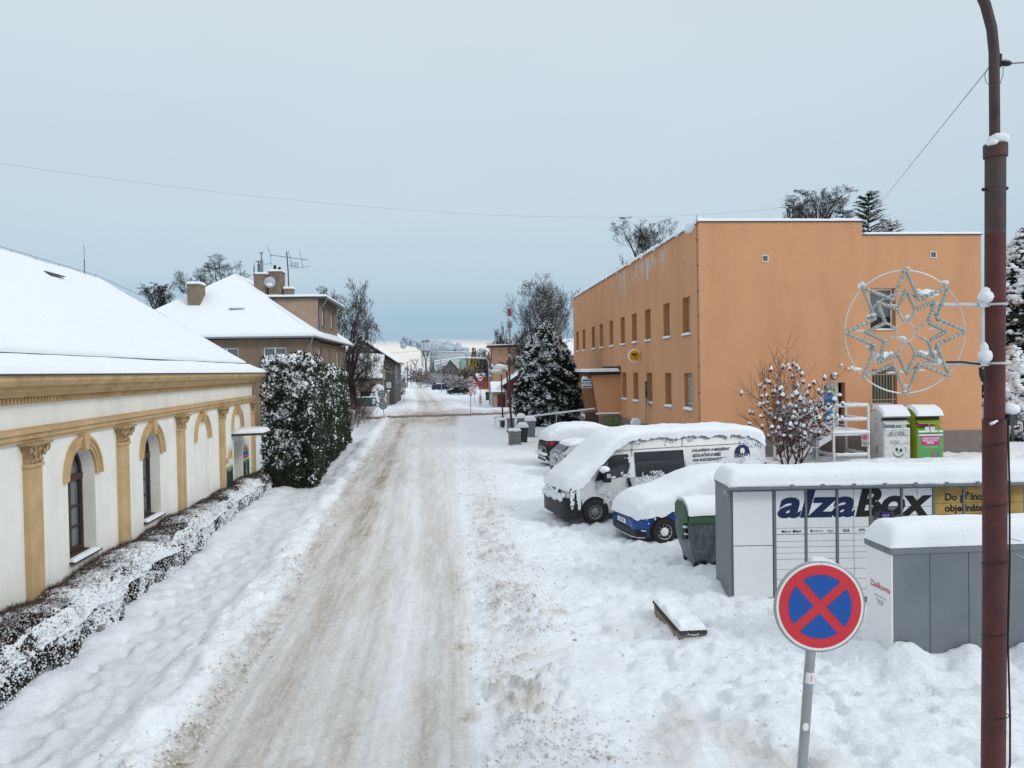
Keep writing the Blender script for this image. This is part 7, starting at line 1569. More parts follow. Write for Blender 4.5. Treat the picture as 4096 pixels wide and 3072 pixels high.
# ------------------------------------------------------------------ brown apartment house
H = thing('apartment_house', 'two-storey brown rendered house with steep snowy hip roof, chimneys and flat-roofed dormer', 'building', (0, 0, 0))
X0, X1, Y0, Y1, ZE = -23.1, -9.96, 54., 72.6, 6.6
mpf = lambda s, z, d: (s, Y0+d, z); mps = lambda s, z, d: (X1-d, s, z)
fw = [(-16.25, -14.68, 4.55, 6.02), (-13.0, -11.46, 4.55, 6.02), (-20, -18.4, 4.55, 6.02), (-16.25, -14.68, 1.3, 2.8)]
sw = [(57.5, 59.25, 4.6, 6.06), (62.6, 63.5, 4.6, 6.06), (66.7, 68.2, 4.6, 6.06), (58, 59.5, 1.4, 2.9), (66, 67.5, 1.4, 2.9)]
mb = MB(); wall(mb, mpf, X0, X1, -.3, ZE, fw, .22); wall(mb, mps, Y0, Y1, -.3, ZE, sw, .25); mb.poly([(X0, Y0, -.3), (X0, Y1, -.3), (X0, Y1, ZE), (X0, Y0, ZE)]); mb.poly([(X0, Y1, -.3), (X1, Y1, -.3), (X1, Y1, ZE), (X0, Y1, ZE)]); mb.build('wall', 'brown_wall', H)
def house_window(parent, mp, a, b, c, d, dep, mull=1, curtain='glass_grey', m='white_pl'):
    f = MB(); g = MB(); t = .08
    def bxm(s0, s1, z0, z1, d0, d1, M_): M_.add([mp(s0, z0, d0), mp(s1, z0, d0), mp(s1, z0, d1), mp(s0, z0, d1), mp(s0, z1, d0), mp(s1, z1, d0), mp(s1, z1, d1), mp(s0, z1, d1)], [(0, 3, 2, 1), (4, 5, 6, 7), (0, 1, 5, 4), (1, 2, 6, 5), (2, 3, 7, 6), (3, 0, 4, 7)])
    bxm(a, a+t, c, d, dep-.08, dep, f); bxm(b-t, b, c, d, dep-.08, dep, f); bxm(a+t, b-t, c, c+t, dep-.08, dep, f); bxm(a+t, b-t, d-t, d, dep-.08, dep, f)
    for k in range(mull): s = a+(b-a)*(k+1)/(mull+1); bxm(s-t*.6, s+t*.6, c+t, d-t, dep-.08, dep, f)
    w_ = f.build('window', m, parent); bxm(a+t, b-t, c+t, d-t, dep-.03, dep-.02, g); g.build('pane', curtain, w_); s_ = MB(); bxm(a-.06, b+.06, c-.05, c, -.09, dep-.08, s_); s_.build('sill', 'concrete', w_); return w_
for o in fw: house_window(H, mpf, *o, .2)
for o in sw: house_window(H, mps, *o, .22, 1 if o[1]-o[0] > 1 else 0)
PT, OV = .70, .55; XM = (X0+X1)/2; hwd = (X1-X0)/2+OV; ZR = ZE+.12+PT*hwd; xa, xb, ya, yb = X0-OV, X1+OV, Y0-OV, Y1+OV; ZO = ZE+.12
def hip(dz, nm, m, parent, grow_=0., fine=False):
    mb = MB(); e = grow_; A_, B_, C_, D_ = (xa-e, ya-e, ZO+dz), (xb+e, ya-e, ZO+dz), (xb+e, yb+e, ZO+dz), (xa-e, yb+e, ZO+dz); R1, R2 = (XM, ya+hwd, ZR+dz), (XM, yb-hwd, ZR+dz)
    mb.poly([A_, B_, R1]); mb.poly([B_, C_, R2, R1]); mb.poly([C_, D_, R2]); mb.poly([D_, A_, R1, R2]); mb.poly([A_, D_, C_, B_]); return mb.build(nm, m, parent)
rf = hip(0, 'roof', 'dkgrey', H)
# snow layer, rounded edges and faint tile courses
def slope_snow(a, b, r1, r2, h, nm, parent, nu=60, nv=30, seed=0):
    A_, B_, R1, R2 = (np.array(p, float) for p in (a, b, r1, r2)); P = []
    N = np.cross(B_-A_, R1-A_); N /= np.linalg.norm(N); N = N if N[2] > 0 else -N
    for v in np.linspace(0, 1, nv)**1.3:
        r = []
        for u in np.linspace(0, 1, nu):
            p = (A_*(1-u)+B_*u)*(1-v)+(R1*(1-u)+R2*u)*v; L_ = np.linalg.norm((R1+R2-A_-B_)/2)
            k = sqrt(max(0, 1-(1-min(1, v*L_/.22))**2)); q = p+N*(.02+h*k*(1+.25*float(fbm(np.array([p[0]*.8+seed]), np.array([p[1]*.8+p[2]]), 3)[0]))-.012*(sin(v*L_*9)>.6))
            q[2] -= .0; r.append(tuple(q))
        P.append(r)
    mb = MB(); mb.grid(P); return mb.build(nm, 'snow_roof', parent, True)
A_, B_, C_, D_ = (xa-.05, ya-.05, ZO), (xb+.05, ya-.05, ZO), (xb+.05, yb, ZO), (xa-.05, yb, ZO); R1, R2 = (XM, ya+hwd, ZR), (XM, yb-hwd, ZR)
slope_snow(A_, B_, R1, R1, .17, 'roof_snow', rf, seed=1); slope_snow(D_, A_, R2, R1, .17, 'roof_snow', rf, seed=4)
slope_snow(B_, C_, R1, R2, .17, 'roof_snow', rf, 90, 30, seed=2)
mb = MB(); up_ = Vector((0, 0, .12))
for a_, b_ in ((B_, R1), (A_, R1), (C_, R2), (R1, R2)): mb.path([tuple(Vector(a_).lerp(Vector(b_), f)+up_*(.35+.65*min(1, f*8)))for f in np.linspace(0, 1, 24)], .13, 10)
mb.build('ridge_snow', 'snow_roof', rf, True)
mb = MB(); mb.path([(xa, ya-.06, ZO-.02), (xb+.06, ya-.06, ZO-.02), (xb+.06, yb, ZO-.02)], .07, 8); 
mb.build('gutter', 'sign_back', rf); mb = MB(); mb.path([(xb-.15, ya+.0, ZO-.05), (xb-.25, ya+.1, ZO-.4), (X1-.15, Y0-.08, ZE-.9), (X1-.15, Y0-.08, -.2)], .055, 8); mb.build('downpipe', 'sign_back', H)
mb = MB(); mb.path([(xb-.0, yb-.1, ZO-.05), (X1+.1, Y1-.2, ZE-.9), (X1+.1, Y1-.2, -.2)], .055, 8); mb.build('downpipe', 'dkgrey', H)
# dormer block flush with the street wall
dy0, dy1, dz1 = 58.1, 67.4, 9.72
mb = MB(); wall(mb, mps, dy0, dy1, ZE-.1, dz1, [(59.45, 61.05, 7.78, 9.15), (64.0, 65.4, 7.85, 9.2)], .25, 0); dm_ = mb.build('dormer', 'brown_wall', H)
mb = MB(); mb.poly([(X1-.0, dy0, ZE), (X1-.0, dy0, dz1), (X1-4.4, dy0, dz1), (X1-4.4, dy0, ZE)]); mb.poly([(X1, dy1, ZE), (X1, dy1, dz1), (X1-4.4, dy1, dz1), (X1-4.4, dy1, ZE)]); mb.build('dormer_side', 'pink_wall', dm_)
for o in ((59.45, 61.05, 7.78, 9.15), (64.0, 65.4, 7.85, 9.2)): house_window(H, mps, *o, .22, 1)
mb = MB(); mb.bx(X1-4.6, X1+.65, dy0-.2, dy1+.5, dz1, dz1+.16); dr_ = mb.build('dormer_roof', 'dkgrey', H)
snow_patch((X1-4.6, dy0-.22, dz1+.16), (X1+.67, dy0-.22, dz1+.16), (X1+.67, dy1+.52, dz1+.16), (X1-4.6, dy1+.52, dz1+.16), .16, 'dormer_snow', dr_, .1, 24, 40, .2, 2)
mb = MB(); mb.path([(X1+.70, dy0-.1, dz1+.02), (X1+.70, dy1+.45, dz1+.02)], .06, 8); mb.path([(X1+.66, dy0+.1, dz1), (X1+.5, dy0+.15, dz1-.3), (X1+.08, dy0+.2, dz1-.75), (X1+.08, dy0+.2, ZE+.2)], .06, 8); mb.build('dormer_gutter', 'sign_back', dr_)
r_ = random.Random(2); mb = MB()
for (y, z, w_, h_) in ((61.3, 7.2, .5, .6), (65.2, 7.3, .9, .5), (64.8, 7.0, .3, .4)):
    pts = [(X1+.006, y+w_*.5*cos(k)*r_.uniform(.6, 1.1), z+h_*.5*sin(k)*r_.uniform(.6, 1.1)) for k in np.linspace(0, 2*pi, 10)[:-1]]; mb.poly(pts)
mb.build('missing_render', 'chimney', H)
# chimneys, pots, dish, aerial, rods
def chimney(x0, x1, y0, y1, z0, z1, seed):
    mb = MB(); mb.bx(x0, x1, y0, y1, z0, z1-.1); mb.bx(x0-.04, x1+.04, y0-.04, y1+.04, z1-.1, z1); c = mb.build('chimney', 'chimney', H)
    snow_patch((x0-.06, y0-.06, z1), (x1+.06, y0-.06, z1), (x1+.06, y1+.06, z1), (x0-.06, y1+.06, z1), .17, 'chimney_snow', c, .08, 14, 14, .5, 4, seed=seed); return c
chimney(-18.85, -18.0, 56.6, 57.9, 8.2, 10.72, 1)
c = chimney(-14.95, -14.12, 59.6, 60.9, 9, 11.78, 2); mb = MB(); mb.tube((-14.45, 60.1, 11.7), (-14.45, 60.1, 12.9), .12, n=10); mb.tube((-14.45, 60.1, 12.9), (-14.45, 60.1, 13.15), .06, n=8); mb.bx(-14.6, -14.3, 59.95, 60.25, 13.42, 13.46); mb.tube((-14.45, 60.1, 13.1), (-14.45, 60.1, 13.42), .05, n=6); mb.tube((-14.75, 60.4, 11.8), (-14.75, 60.4, 12.6), .10, n=8); mb.bx(-14.95, -14.55, 60.2, 60.6, 12.8, 12.85); mb.tube((-14.75, 60.4, 12.5), (-14.75, 60.4, 12.8), .05, n=6); mb.build('flue_pipes', 'sign_back', c)
c = chimney(-13.95, -13.02, 60.2, 61.5, 9, 12.05, 3); mb = MB()
for x, h_ in ((-13.6, .5), (-13.25, .35)): mb.lathe([(.13, 12.1), (.13, 12.1+h_*.5), (.10, 12.1+h_*.6), (.12, 12.1+h_*.8), (.05, 12.1+h_)], (x, 60.7), 10)
mb.build('chimney_pots', 'black', c)
c = chimney(-12.85, -12.2, 60.2, 60.9, 9.5, 10.72, 4)
mb = MB(); mb.path([(-12.5, 60.3, 10.6), (-12.52, 60.3, 12.0), (-12.6, 60.3, 13.55)], .045, 8); m0 = mb.build('aerial_mast', 'dkgrey', c)
mb = MB(); mb.tube((-13.8, 60.3, 13.30), (-11.1, 60.6, 12.95), .02, n=5)
for f_ in np.linspace(0, 1, 8): x = -13.8+2.7*f_; mb.tube((x, 60.0, 13.30-.35*f_-.0), (x, 60.9, 13.30-.35*f_), .012, n=4)
for x, z, a, b in ((-13.8, 13.3, .9, .0), (-12.35, 13.1, .75, .3), (-11.5, 13.0, .75, .4)): mb.tube((x, 60.3, z), (x-.25+b*.3, 60.3, z+a*.75), .016, n=4); mb.tube((x, 60.3, z), (x+.25*b, 60.3, z-a*.9), .016, n=4)
for x, z in ((-14.3, 12.60), (-11.4, 12.35)): mb.tube((x-.55, 60.3, z-.05), (x+.55, 60.3, z+.06), .014, n=4)
for z in np.linspace(12.3, 12.7, 6): mb.tube((-12.3, 60.2, z), (-11.7, 60.2, z), .012, n=4)
mb.tube((-12.6, 60.3, 12.5), (-11.9, 60.3, 12.45), .018, n=4); mb.build('tv_aerial', 'dkgrey', m0)
mb = MB(); P = [[(-13.75+.42*r*cos(k), 59.45+.12*r*r, 11.15+.42*r*sin(k)) for k in np.linspace(0, 2*pi, 25)] for r in (0.01, .4, .75, 1)]; mb.grid(P); d_ = mb.build('satellite_dish', 'grey_lt', c, True); mb = MB(); mb.tube((-13.75, 59.5, 10.75), (-13.75, 59.05, 11.0), .02); mb.blob((-13.75, 59.4, 10.95), (.26, .09, .13), seed=2, sub=2, jit=.05); mb.build('dish_snow', 'snow', d_, True)
mb = MB()
for x, y, z0, z1 in ((-16.35, 61.2, 11.3, 13.0), (-15.1, 60.3, 10.2, 12.4), (-14.85, 59.5, 11.7, 12.6)): mb.tube((x, y, z0), (x, y, z1), .022, n=5)
mb.build('lightning_rods', 'dkgrey', rf)
mb = MB(); mb.prism([(-15.8, 56.1, 8.70), (-14.85, 56.1, 8.70), (-14.8, 56.1, 8.88), (-15.8, 56.1, 8.88)], (0, .3, .0)); sk = mb.build('skylight', 'wood', rf); mb = MB(); mb.bx(-15.85, -14.75, 56.05, 56.9, 8.88, 9.02); mb.build('skylight_snow', 'snow', sk, bevel=.06)

# trees behind the brown house and the big pollard to its right
bare_tree('bare rounded tree crown behind the left roof slope of the brown house', (-28.8, 95, 0), 62, 'bark_dk', wid=4.4, flat=1.8, grp='bare trees behind the brown house', height=18.3, spread=1.0, trunk_r=.34, levels=6, first=.4, ns=(2, 3), up=.15, minr=.012, leader=1.0, kink=.22)
bare_tree('smaller bare tree crown at the far left end of the brown house roof', (-34.2, 96, 0), 68, 'bark_dk', wid=3.0, flat=1.8, grp='bare trees behind the brown house', height=15.3, spread=1.0, trunk_r=.3, levels=6, first=.4, ns=(2, 3), up=.15, minr=.014, leader=1.0, kink=.22)
t, s = bare_tree('big old bare tree with heavy arching snow-lined limbs right of the brown house', (-11.3, 88, 0), 68, 'bark', wid=4.6, flat=1.35, height=14.9, spread=1.05, trunk_r=.40, levels=6, first=.3, ns=(3, 3), up=.10, droop=.16, kink=.23, minr=.012, leader=.62, limbs=6)
t, s = bare_tree('second bare tree with upright limbs, half hidden behind the brown house gutter', (-14.2, 92, 0), 63, 'bark', wid=3.2, flat=1.4, height=14.6, spread=.8, trunk_r=.3, levels=6, first=.3, ns=(2, 3), up=.2, kink=.22, minr=.012, leader=.8)
t, s = bare_tree('thin bare multi-stemmed small tree at the far end of the tall hedge', (-8.75, 71.6, 0), 66, 'bark_dk', wid=1.6, height=5.9, spread=.7, trunk_r=.08, levels=5, first=.2, ns=(2, 3), up=.3, kink=.16, minr=.009, leader=.5); seg_mesh(grow(72, (-.25, .2, -.1), 5.6, .5, .09, levels=5, first=.2, ns=(2, 3), up=.4, kink=.14, minr=.011, leader=.5), 'second_stem', 'bark_dk', t)
t = thing('dry_shrub', 'low dry reddish brushwood beyond the end of the tall hedge', 'shrub', (-7.7, 58.5, 0)); s = []
for k in range(24): s += grow(100+k, (rng.uniform(-.6, .5), rng.uniform(-7, 9), -.1), rng.uniform(1.2, 2.0), .7, .02, levels=3, first=.1, ns=(4, 6), up=.4, kink=.15, minr=.008, leader=.3)
seg_mesh(s, 'stems', 'twig_red', t)

# ------------------------------------------------------------------ house beyond the crossing on the left
H3 = thing('gabled_house', 'grey gabled house with a low snow-roofed annexe beyond the crossing, behind the bare tree', 'building', (0, 0, 0))
mb = MB(); xg0, xg1, xm = -15.6, -7.7, -11.6; mb.prism([(xg0, 101, -.2), (xg1, 101, -.2), (xg1, 101, 5.5), (xm, 101, 8.05), (xg0, 101, 5.5)], (0, 12, 0)); mb.build('wall', 'gable_grey', H3)
mb = MB(); mb.prism([(xg1+.5, 100.6, 5.25), (xm, 100.6, 8.2), (xg0-.5, 100.6, 5.25), (xg0-.5, 100.6, 5.4), (xm, 100.6, 8.38), (xg1+.5, 100.6, 5.4)], (0, 13, 0)); rf = mb.build('roof', 'shed_wood', H3)
snow_patch((xm, 113.6, 8.4), (xm, 100.65, 8.4), (xg1+.5, 100.65, 5.42), (xg1+.5, 113.6, 5.42), .15, 'roof_snow', rf, .1, 20, 14, .2, 1); snow_patch((xg0-.5, 113.6, 5.42), (xg0-.5, 100.65, 5.42), (xm, 100.65, 8.4), (xm, 113.6, 8.4), .15, 'roof_snow', rf, .1, 20, 14, .2, 1)
mb = MB(); mb.bx(-14.6, -9.0, 97.2, 101, -.2, 3.45); mb.build('annexe_wall', 'old_wall', H3); mb = MB(); mb.prism([(-15.0, 96.9, 3.45), (-15.0, 101, 6.55), (-15.0, 101, 6.4), (-15.0, 96.9, 3.3)], (6.1, 0, 0)); ar_ = mb.build('annexe_roof', 'dkgrey', H3)
snow_patch((-15.05, 96.85, 3.46), (-8.88, 96.85, 3.46), (-8.88, 101.0, 6.56), (-15.05, 101.0, 6.56), .18, 'annexe_snow', ar_, .12, 30, 16, .2, 1)
mb = MB(); mb.bx(-11.5, -9.75, 97.14, 97.2, .4, 1.85); mb.build('gate', 'black', H3); house_window(H3, lambda s, z, d: (s, 97.2+d-.1, z), -13.9, -12.9, 1.6, 2.6, .1)
mb = MB(); mb.tube((-8.95, 97.1, 3.3), (-8.95, 97.1, 0), .05); mb.build('downpipe', 'dkgrey', H3)
mb = MB(); mb.bx(-9.1, -8.85, 97.3, 101, 3.2, 4.6); mb.bx(-7.66, -7.6, 102, 103.6, 3.4, 5.1); mb.build('side_wall', 'old_wall', H3)
t = thing('sheet_fence', 'short green corrugated fence panel before the grey gabled house', 'fence', (-10.6, 95.6, 0)); mb = MB()
for k in range(16): mb.prism([(-1.5+k*.19, 0, -.1), (-1.5+k*.19+.095, -.05, -.1), (-1.5+k*.19+.19, 0, -.1)], (0, 0, 1.2))
mb.build('panel', 'fence_green', t); mb = MB(); mb.path([(-1.5, 0, 1.15), (-.3, 0, 1.2), (.6, 0, 1.17), (1.5, 0, 1.16)], .07, 8); mb.build('snow_top', 'snow', t, True)
t = thing('garden_fence', 'garden fence of tall posts with snow caps running along the far left pavement', 'fence', (-8.25, 97, 0)); 
for k in range(12):
    mb = MB(); y = k*3.1; x = -.055*y; mb.bx(x-.16, x+.16, y-.16, y+.16, -.2, 1.75); p_ = mb.build('post', 'wood' if k % 2 else 'old_wall', t); mb = MB(); mb.blob((x, y, 1.80), (.22, .22, .12), seed=k); mb.build('post_snow', 'snow', p_, True)
    if k < 11: mb = MB(); mb.add([(x, y+.16, .1), (x-.17, y+2.94, .1), (x-.17, y+2.94, 1.3), (x, y+.16, 1.3), (x-.05, y+.16, .1), (x-.22, y+2.94, .1), (x-.22, y+2.94, 1.3), (x-.05, y+.16, 1.3)], [(0, 1, 2, 3), (4, 5, 6, 7), (3, 2, 6, 7)]); mb.build('panel', 'shed_wood', t)
def snow_shrub(lab, x, y, r, h, n=2600, seed=0, name='snowy_shrub', m='twig_grey', cat='shrub', k=.62, clump=(.08, .2)):
    t = thing(name, lab, cat, (x, y, 0)); R = np.random.default_rng(seed); d = R.normal(size=(n, 3)); d /= np.linalg.norm(d, axis=1)[:, None]; d[:, 2] = np.abs(d[:, 2])
    b = 1+.3*fbm(d[:, 0]*2+seed, d[:, 1]*2+d[:, 2]*3, 3); P = d*b[:, None]*(R.random((n, 1))**.25)*np.array([r, r, h]); scat('foliage', LFV, LFF, P, R.uniform(.12, .26, n), m, t, 'q')
    P = d*b[:, None]*np.array([r, r, h]); P = P[R.random(n) < k*(.3+.7*d[:, 2])]; q = len(P); scat('snow_clumps', LV, LF, P, R.uniform(*clump, q)[:, None]*np.array([1, 1, .6]), 'snow_clump', t, 'q', True); return t
snow_shrub('rounded snow-covered shrub by the timber pole before the gabled house', -9.4, 96.5, .95, 2.3, 2600, 1, m='conifer')
for i, (x, y, h_) in enumerate(((-10.4, 122, 5.6), (-10.9, 134, 4.6), (-11.3, 147, 4.2))): conifer(['tall dark snowy conifer along the far left pavement, nearest of three', 'dark snowy conifer along the far left pavement, middle of three', 'lower dark conifer along the far left pavement, furthest of three'][i], (x, y, 0), h_+1.2, [(0, 1.7), (.4, 1.6), (.75, .9), (1, .1)], 4200, 80+i, leaf=(.2, .4), clump=(.10, .28), snowy=.4, base=.04)
# timber electricity poles
def pole(lab, x, y, h, arm=0., m='pole_wood', r=.12, za=None, top2=False):
    t = thing('utility_pole', lab, 'pole', (x, y, 0), 0, 'timber utility poles'); mb = MB(); mb.path([(0, 0, -.3), (0, 0, h)], [r*1.25, r*.8], 10); mb.build('pole', m, t, True); za = h-.15 if za is None else za
    if arm: mb = MB(); mb.bx(-arm, arm, -.06, .06, za-.05, za+.05); mb.build('cross_arm', m, t); mb = MB(); [mb.lathe([(.05, za+.05), (.07, za+.1), (.04, za+.22)], (k*arm*.9, 0), 8) for k in (-1, -.5, .5, 1)]; mb.build('insulators', 'dkgrey', t)
    return t
pole('stout timber pole with cross arm, by the round sign backs beyond the crossing', -9.65, 105, 6.9, .55, za=5.85); pole('timber pole with long cross arm behind the stout one', -10.3, 130, 5.35, .95); pole('slim pole with short arm, last on the left pavement', -10.9, 160, 5.55, .4, r=.10)
for x, y, h_ in ((-11.9, 200, 6.8), (-12.7, 230, 6.4)): pole('slim distant pole rising over the conifers on the left', x, y, h_, 0, r=.10)
# signs
def sign_thing(lab, x, y, h, lean=0, grp=None, r=.03, nm='road_sign'):
    t = thing(nm, lab, 'sign', (x, y, 0), 0, grp); mb = MB(); mb.path([(0, 0, -.3), (lean, 0, h)], r, 8); mb.build('pole', 'alu', t); return t
def plate(t, pts, y, m, nm, th=.02): mb = MB(); mb.prism([(a, y, b) for a, b in pts], (0, th, 0)); return mb.build(nm, m, t)
circ = lambda cx, cz, r, n=28: [(cx+r*cos(k), cz+r*sin(k)) for k in np.linspace(0, 2*pi, n+1)[:-1]]
t = sign_thing('grey backs of two round road signs on a leaning pole by the crossing', -5.82, 65.3, 2.75, -.30)
plate(t, circ(-.25, 2.36, .35), -.03, 'sign_back', 'upper_disc'); plate(t, circ(-.14, 1.41, .35), -.03, 'sign_back', 'lower_disc'); plate(t, [(-.33, 1.72), (.0, 1.72), (.0, 2.0), (-.33, 2.0)], -.025, 'sign_back', 'plate'); mb = MB()
for z, x in ((2.5, -.26), (2.2, -.24), (1.55, -.16), (1.28, -.14)): mb.bx(x-.22, x+.22, -.06, -.03, z-.02, z+.02)
mb.build('clamps', 'alu_lt', t)
plate(t, [(-.10, 2.70), (.14, 2.74), (.10, 2.45), (-.06, 2.40)], .05, 'sign_back', 'triangle_back')
t = sign_thing('grey back of a square road sign on the snow beyond the crossing', -6.52, 101, 2.85); plate(t, [(-.37, 2.07), (.39, 2.07), (.39, 2.85), (-.37, 2.85)], -.03, 'sign_back', 'plate'); mb = MB(); mb.bx(-.02, .02, -.07, -.03, 2.07, 2.85); mb.bx(-.36, .38, -.06, -.03, 2.2, 2.24); mb.build('back_rails', 'alu_lt', t)
t = thing('notice_board', 'small pale notice board on the garden fence posts', 'notice board', (-8.1, 96.7, 0)); mb = MB(); mb.bx(-.3, .3, 0, .06, 2.22, 2.98); mb.build('panel', 'far_white', t); mb = MB(); mb.bx(-.34, .34, -.04, .08, 2.98, 3.05); mb.build('board_roof', 'fence_green', t); mb = MB(); mb.bx(-.28, -.22, 0, .06, -.2, 2.22); mb.bx(.22, .28, 0, .06, -.2, 2.22); mb.build('legs', 'wood', t)
t = sign_thing('give-way sign turned nearly edge-on at the right of the crossing', 1.48, 70.2, 2.5, 0, r=.035); t.rotation_euler = (0, 0, radians(52)); plate(t, [(-.38, 2.50), (.38, 2.50), (0, 1.78)], -.05, 'sign_red', 'triangle'); plate(t, [(-.22, 2.42), (.22, 2.42), (0, 1.98)], -.056, 'sign_white', 'inner_triangle', .004)
t = sign_thing('round no-lorries sign over round no-stopping sign, red striped board below', 3.10, 91.3, 3.6, .0, r=.035)
plate(t, circ(0, 3.28, .35), -.06, 'sign_red', 'upper_disc'); plate(t, circ(0, 3.28, .27), -.067, 'sign_white', 'upper_field', .005); plate(t, [(-.19, 3.22), (-.19, 3.30), (-.12, 3.33), (-.06, 3.38), (.2, 3.38), (.2, 3.22), (.12, 3.22), (.10, 3.19), (.06, 3.22), (-.07, 3.22), (-.1, 3.19), (-.14, 3.22)], -.072, 'ink', 'lorry_symbol', .004)
plate(t, circ(0, 2.58, .35), -.06, 'sign_red', 'lower_disc'); plate(t, circ(0, 2.58, .27), -.067, 'sign_blue', 'lower_field', .005)
for k in (1, -1): plate(t, [(-.21, 2.58-k*.17), (-.17, 2.58-k*.21), (.21, 2.58+k*.17), (.17, 2.58+k*.21)], -.072, 'sign_red', 'cross_bar', .004)
pl = plate(t, [(-.20, .12), (.18, .12), (.18, 1.29), (-.20, 1.29)], -.08, 'sign_white', 'marker_board', .03)
for k in range(3): plate(pl, [(-.14, .32+k*.30), (.12, .44+k*.30), (.12, .60+k*.30), (-.14, .48+k*.30)], -.086, 'sign_red', 'red_bar', .004)
t = sign_thing('warning triangle over a round 30 sign and small plate on one pole', 2.63, 100.2, 3.0, .0); plate(t, [(-.40, 2.52), (.42, 2.52), (.01, 3.20)], -.06, 'sign_red', 'warning_triangle'); plate(t, [(-.26, 2.60), (.28, 2.60), (.01, 3.04)], -.067, 'sign_white', 'triangle_field', .005)
for x in (-.07, .08): mb = MB(); mb.prism([(x-.05, -.072, 2.62), (x, -.072, 2.72), (x+.05, -.072, 2.62), (x+.03, -.072, 2.74), (x+.02, -.072, 2.82), (x-.03, -.072, 2.82), (x-.03, -.072, 2.72)], (0, .003, 0)); mb.blob((x, -.072, 2.86), (.03, .004, .03), seed=1, jit=0); mb.build('walking_figure', 'ink', t)
plate(t, circ(.0, 2.18, .35), -.06, 'sign_red', 'round_disc'); plate(t, circ(.0, 2.18, .27), -.067, 'sign_white', 'round_field', .005); text('30', .36, (0, -.075, 2.17), FRONT, 'ink', t, .01); plate(t, [(-.22, 1.19), (.22, 1.19), (.22, 1.64), (-.22, 1.64)], -.06, 'sign_white', 'small_plate'); plate(t, [(-.16, 1.25), (.16, 1.25), (.16, 1.58), (-.16, 1.58)], -.066, 'grey_lt', 'plate_print', .004)
t = sign_thing('bright yellow-green bordered crossing sign far down the road on the right', -7.9, 228, 4.3, 0, r=.05); plate(t, [(-.6, 3.0), (.6, 3.0), (.6, 4.3), (-.6, 4.3)], -.06, 'lime', 'border'); plate(t, [(-.3, 3.3), (.3, 3.3), (.3, 4.0), (-.3, 4.0)], -.068, 'sign_white', 'field', .005)
t = sign_thing('small triangular sign seen far down the road beside the yellow one', -9.9, 232, 4.0, 0, r=.05); plate(t, [(-.5, 2.9), (.5, 2.9), (0, 3.8)], -.06, 'sign_back', 'triangle'); plate(t, [(-.25, 1.2), (.25, 1.2), (.25, 2.7), (-.25, 2.7)], -.06, 'sign_back', 'plate')
t = sign_thing('reddish square information sign before the far dark hedge', -11.2, 262, 5.0, 0, r=.05); plate(t, [(-.6, 3.6), (.6, 3.6), (.6, 5.2), (-.6, 5.2)], -.06, 'tail_dk', 'plate'); plate(t, [(-.4, 4.2), (.4, 4.2), (.4, 4.9), (-.4, 4.9)], -.066, 'far_white', 'print', .004)
# street lamps
def arm_lamp(lab, x, y, h, reach, r=.075):
    t = thing('street_lamp', lab, 'lamp post', (x, y, 0), 0, 'tall grey street lamps'); mb = MB(); s_ = -1 if reach < 0 else 1; mb.path([(0, 0, -.3), (-.08, 0, h-.7), (-.12, 0, h-.25), (-.12+s_*.3, 0, h+.0), (reach*.6, 0, h+.05), (reach, 0, h+.05)], [r*1.1, r, r*.85, r*.8, r*.75, r*.7], 8); mb.build('pole', 'alu', t, True); mb = MB(); mb.blob((reach+s_*.25, 0, h+.02), (.42, .16, .09), sub=2, jit=0, seed=1); hd = mb.build('lamp_head', 'far_white', t, True); mb = MB(); mb.path([(-.1+s_*.3, 0, h+.13), (reach+s_*.5, 0, h+.15)], .05, 6); mb.build('arm_snow', 'snow', hd, True)
arm_lamp('grey street lamp with long arm to the left, standing by the parked blue car', -2.34, 146, 6.75, -2.2); arm_lamp('grey street lamp with long horizontal arm, left of the pink transformer tower', 4.33, 93.4, 5.62, -3.1, .09)
for i, (x, y, h_, rc) in enumerate(((-14.2, 300, 8.5, -2.2), (-17.0, 340, 8.6, -2.2), (-20.5, 380, 8.8, -2.2))): arm_lamp(['distant street lamp with curved arm over the far hedge, nearest', 'distant street lamp with curved arm over the far hedge, middle', 'distant street lamp with curved arm over the far hedge, furthest'][i], x, y, h_, rc, .10)
# Y-shaped power masts
def ymast(lab, x, y, h, w_, m='pole_wood'):
    t = thing('power_mast', lab, 'mast', (x, y, 0), 0, 'fork-topped power masts'); mb = MB(); mb.path([(0, 0, -.3), (0, 0, h*.72)], [.42, .30], 8); mb.path([(0, 0, h*.70), (-w_*.55, 0, h)], .22, 6); mb.path([(0, 0, h*.70), (w_*.55, 0, h)], .22, 6); mb.build('mast', m, t); mb = MB(); mb.bx(-w_*.75, w_*.75, -.12, .12, h-.1, h+.12); mb.build('cross_arm', m, t); mb = MB(); [mb.lathe([(.12, h+.12), (.18, h+.3), (.08, h+.6)], (k*w_*.7, 0), 6) for k in (-1, 0, 1)]; mb.build('insulators', 'dkgrey', t)
ymast('tall fork-topped power mast in front of the silo', -10.7, 300, 11.9, 2.2); ymast('distant fork-topped power mast above the far hedge', -19.9, 400, 10.2, 3.0)
t = thing('power_lines', 'thin power lines strung from the fork-topped masts over the road', 'cable', (0, 0, 0)); mb = MB()
for dx in (-1.5, 0, 1.5): mb.path(sag((-10.7+dx, 300, 12.4), (-19.9+dx, 400, 10.7), .8, 10), .02, 3)
mb.path(sag((-10.7, 300, 12.4), (-70, 290, 11), 1.0, 10), .025, 3); mb.path(sag((-10.7, 300, 12.2), (25, 285, 13.6), .8, 10), .025, 3); mb.path(sag((-12, 300, 12.4), (-80, 250, 9.5), 1.0, 10), .025, 3); mb.build('wires', 'dkgrey', t)
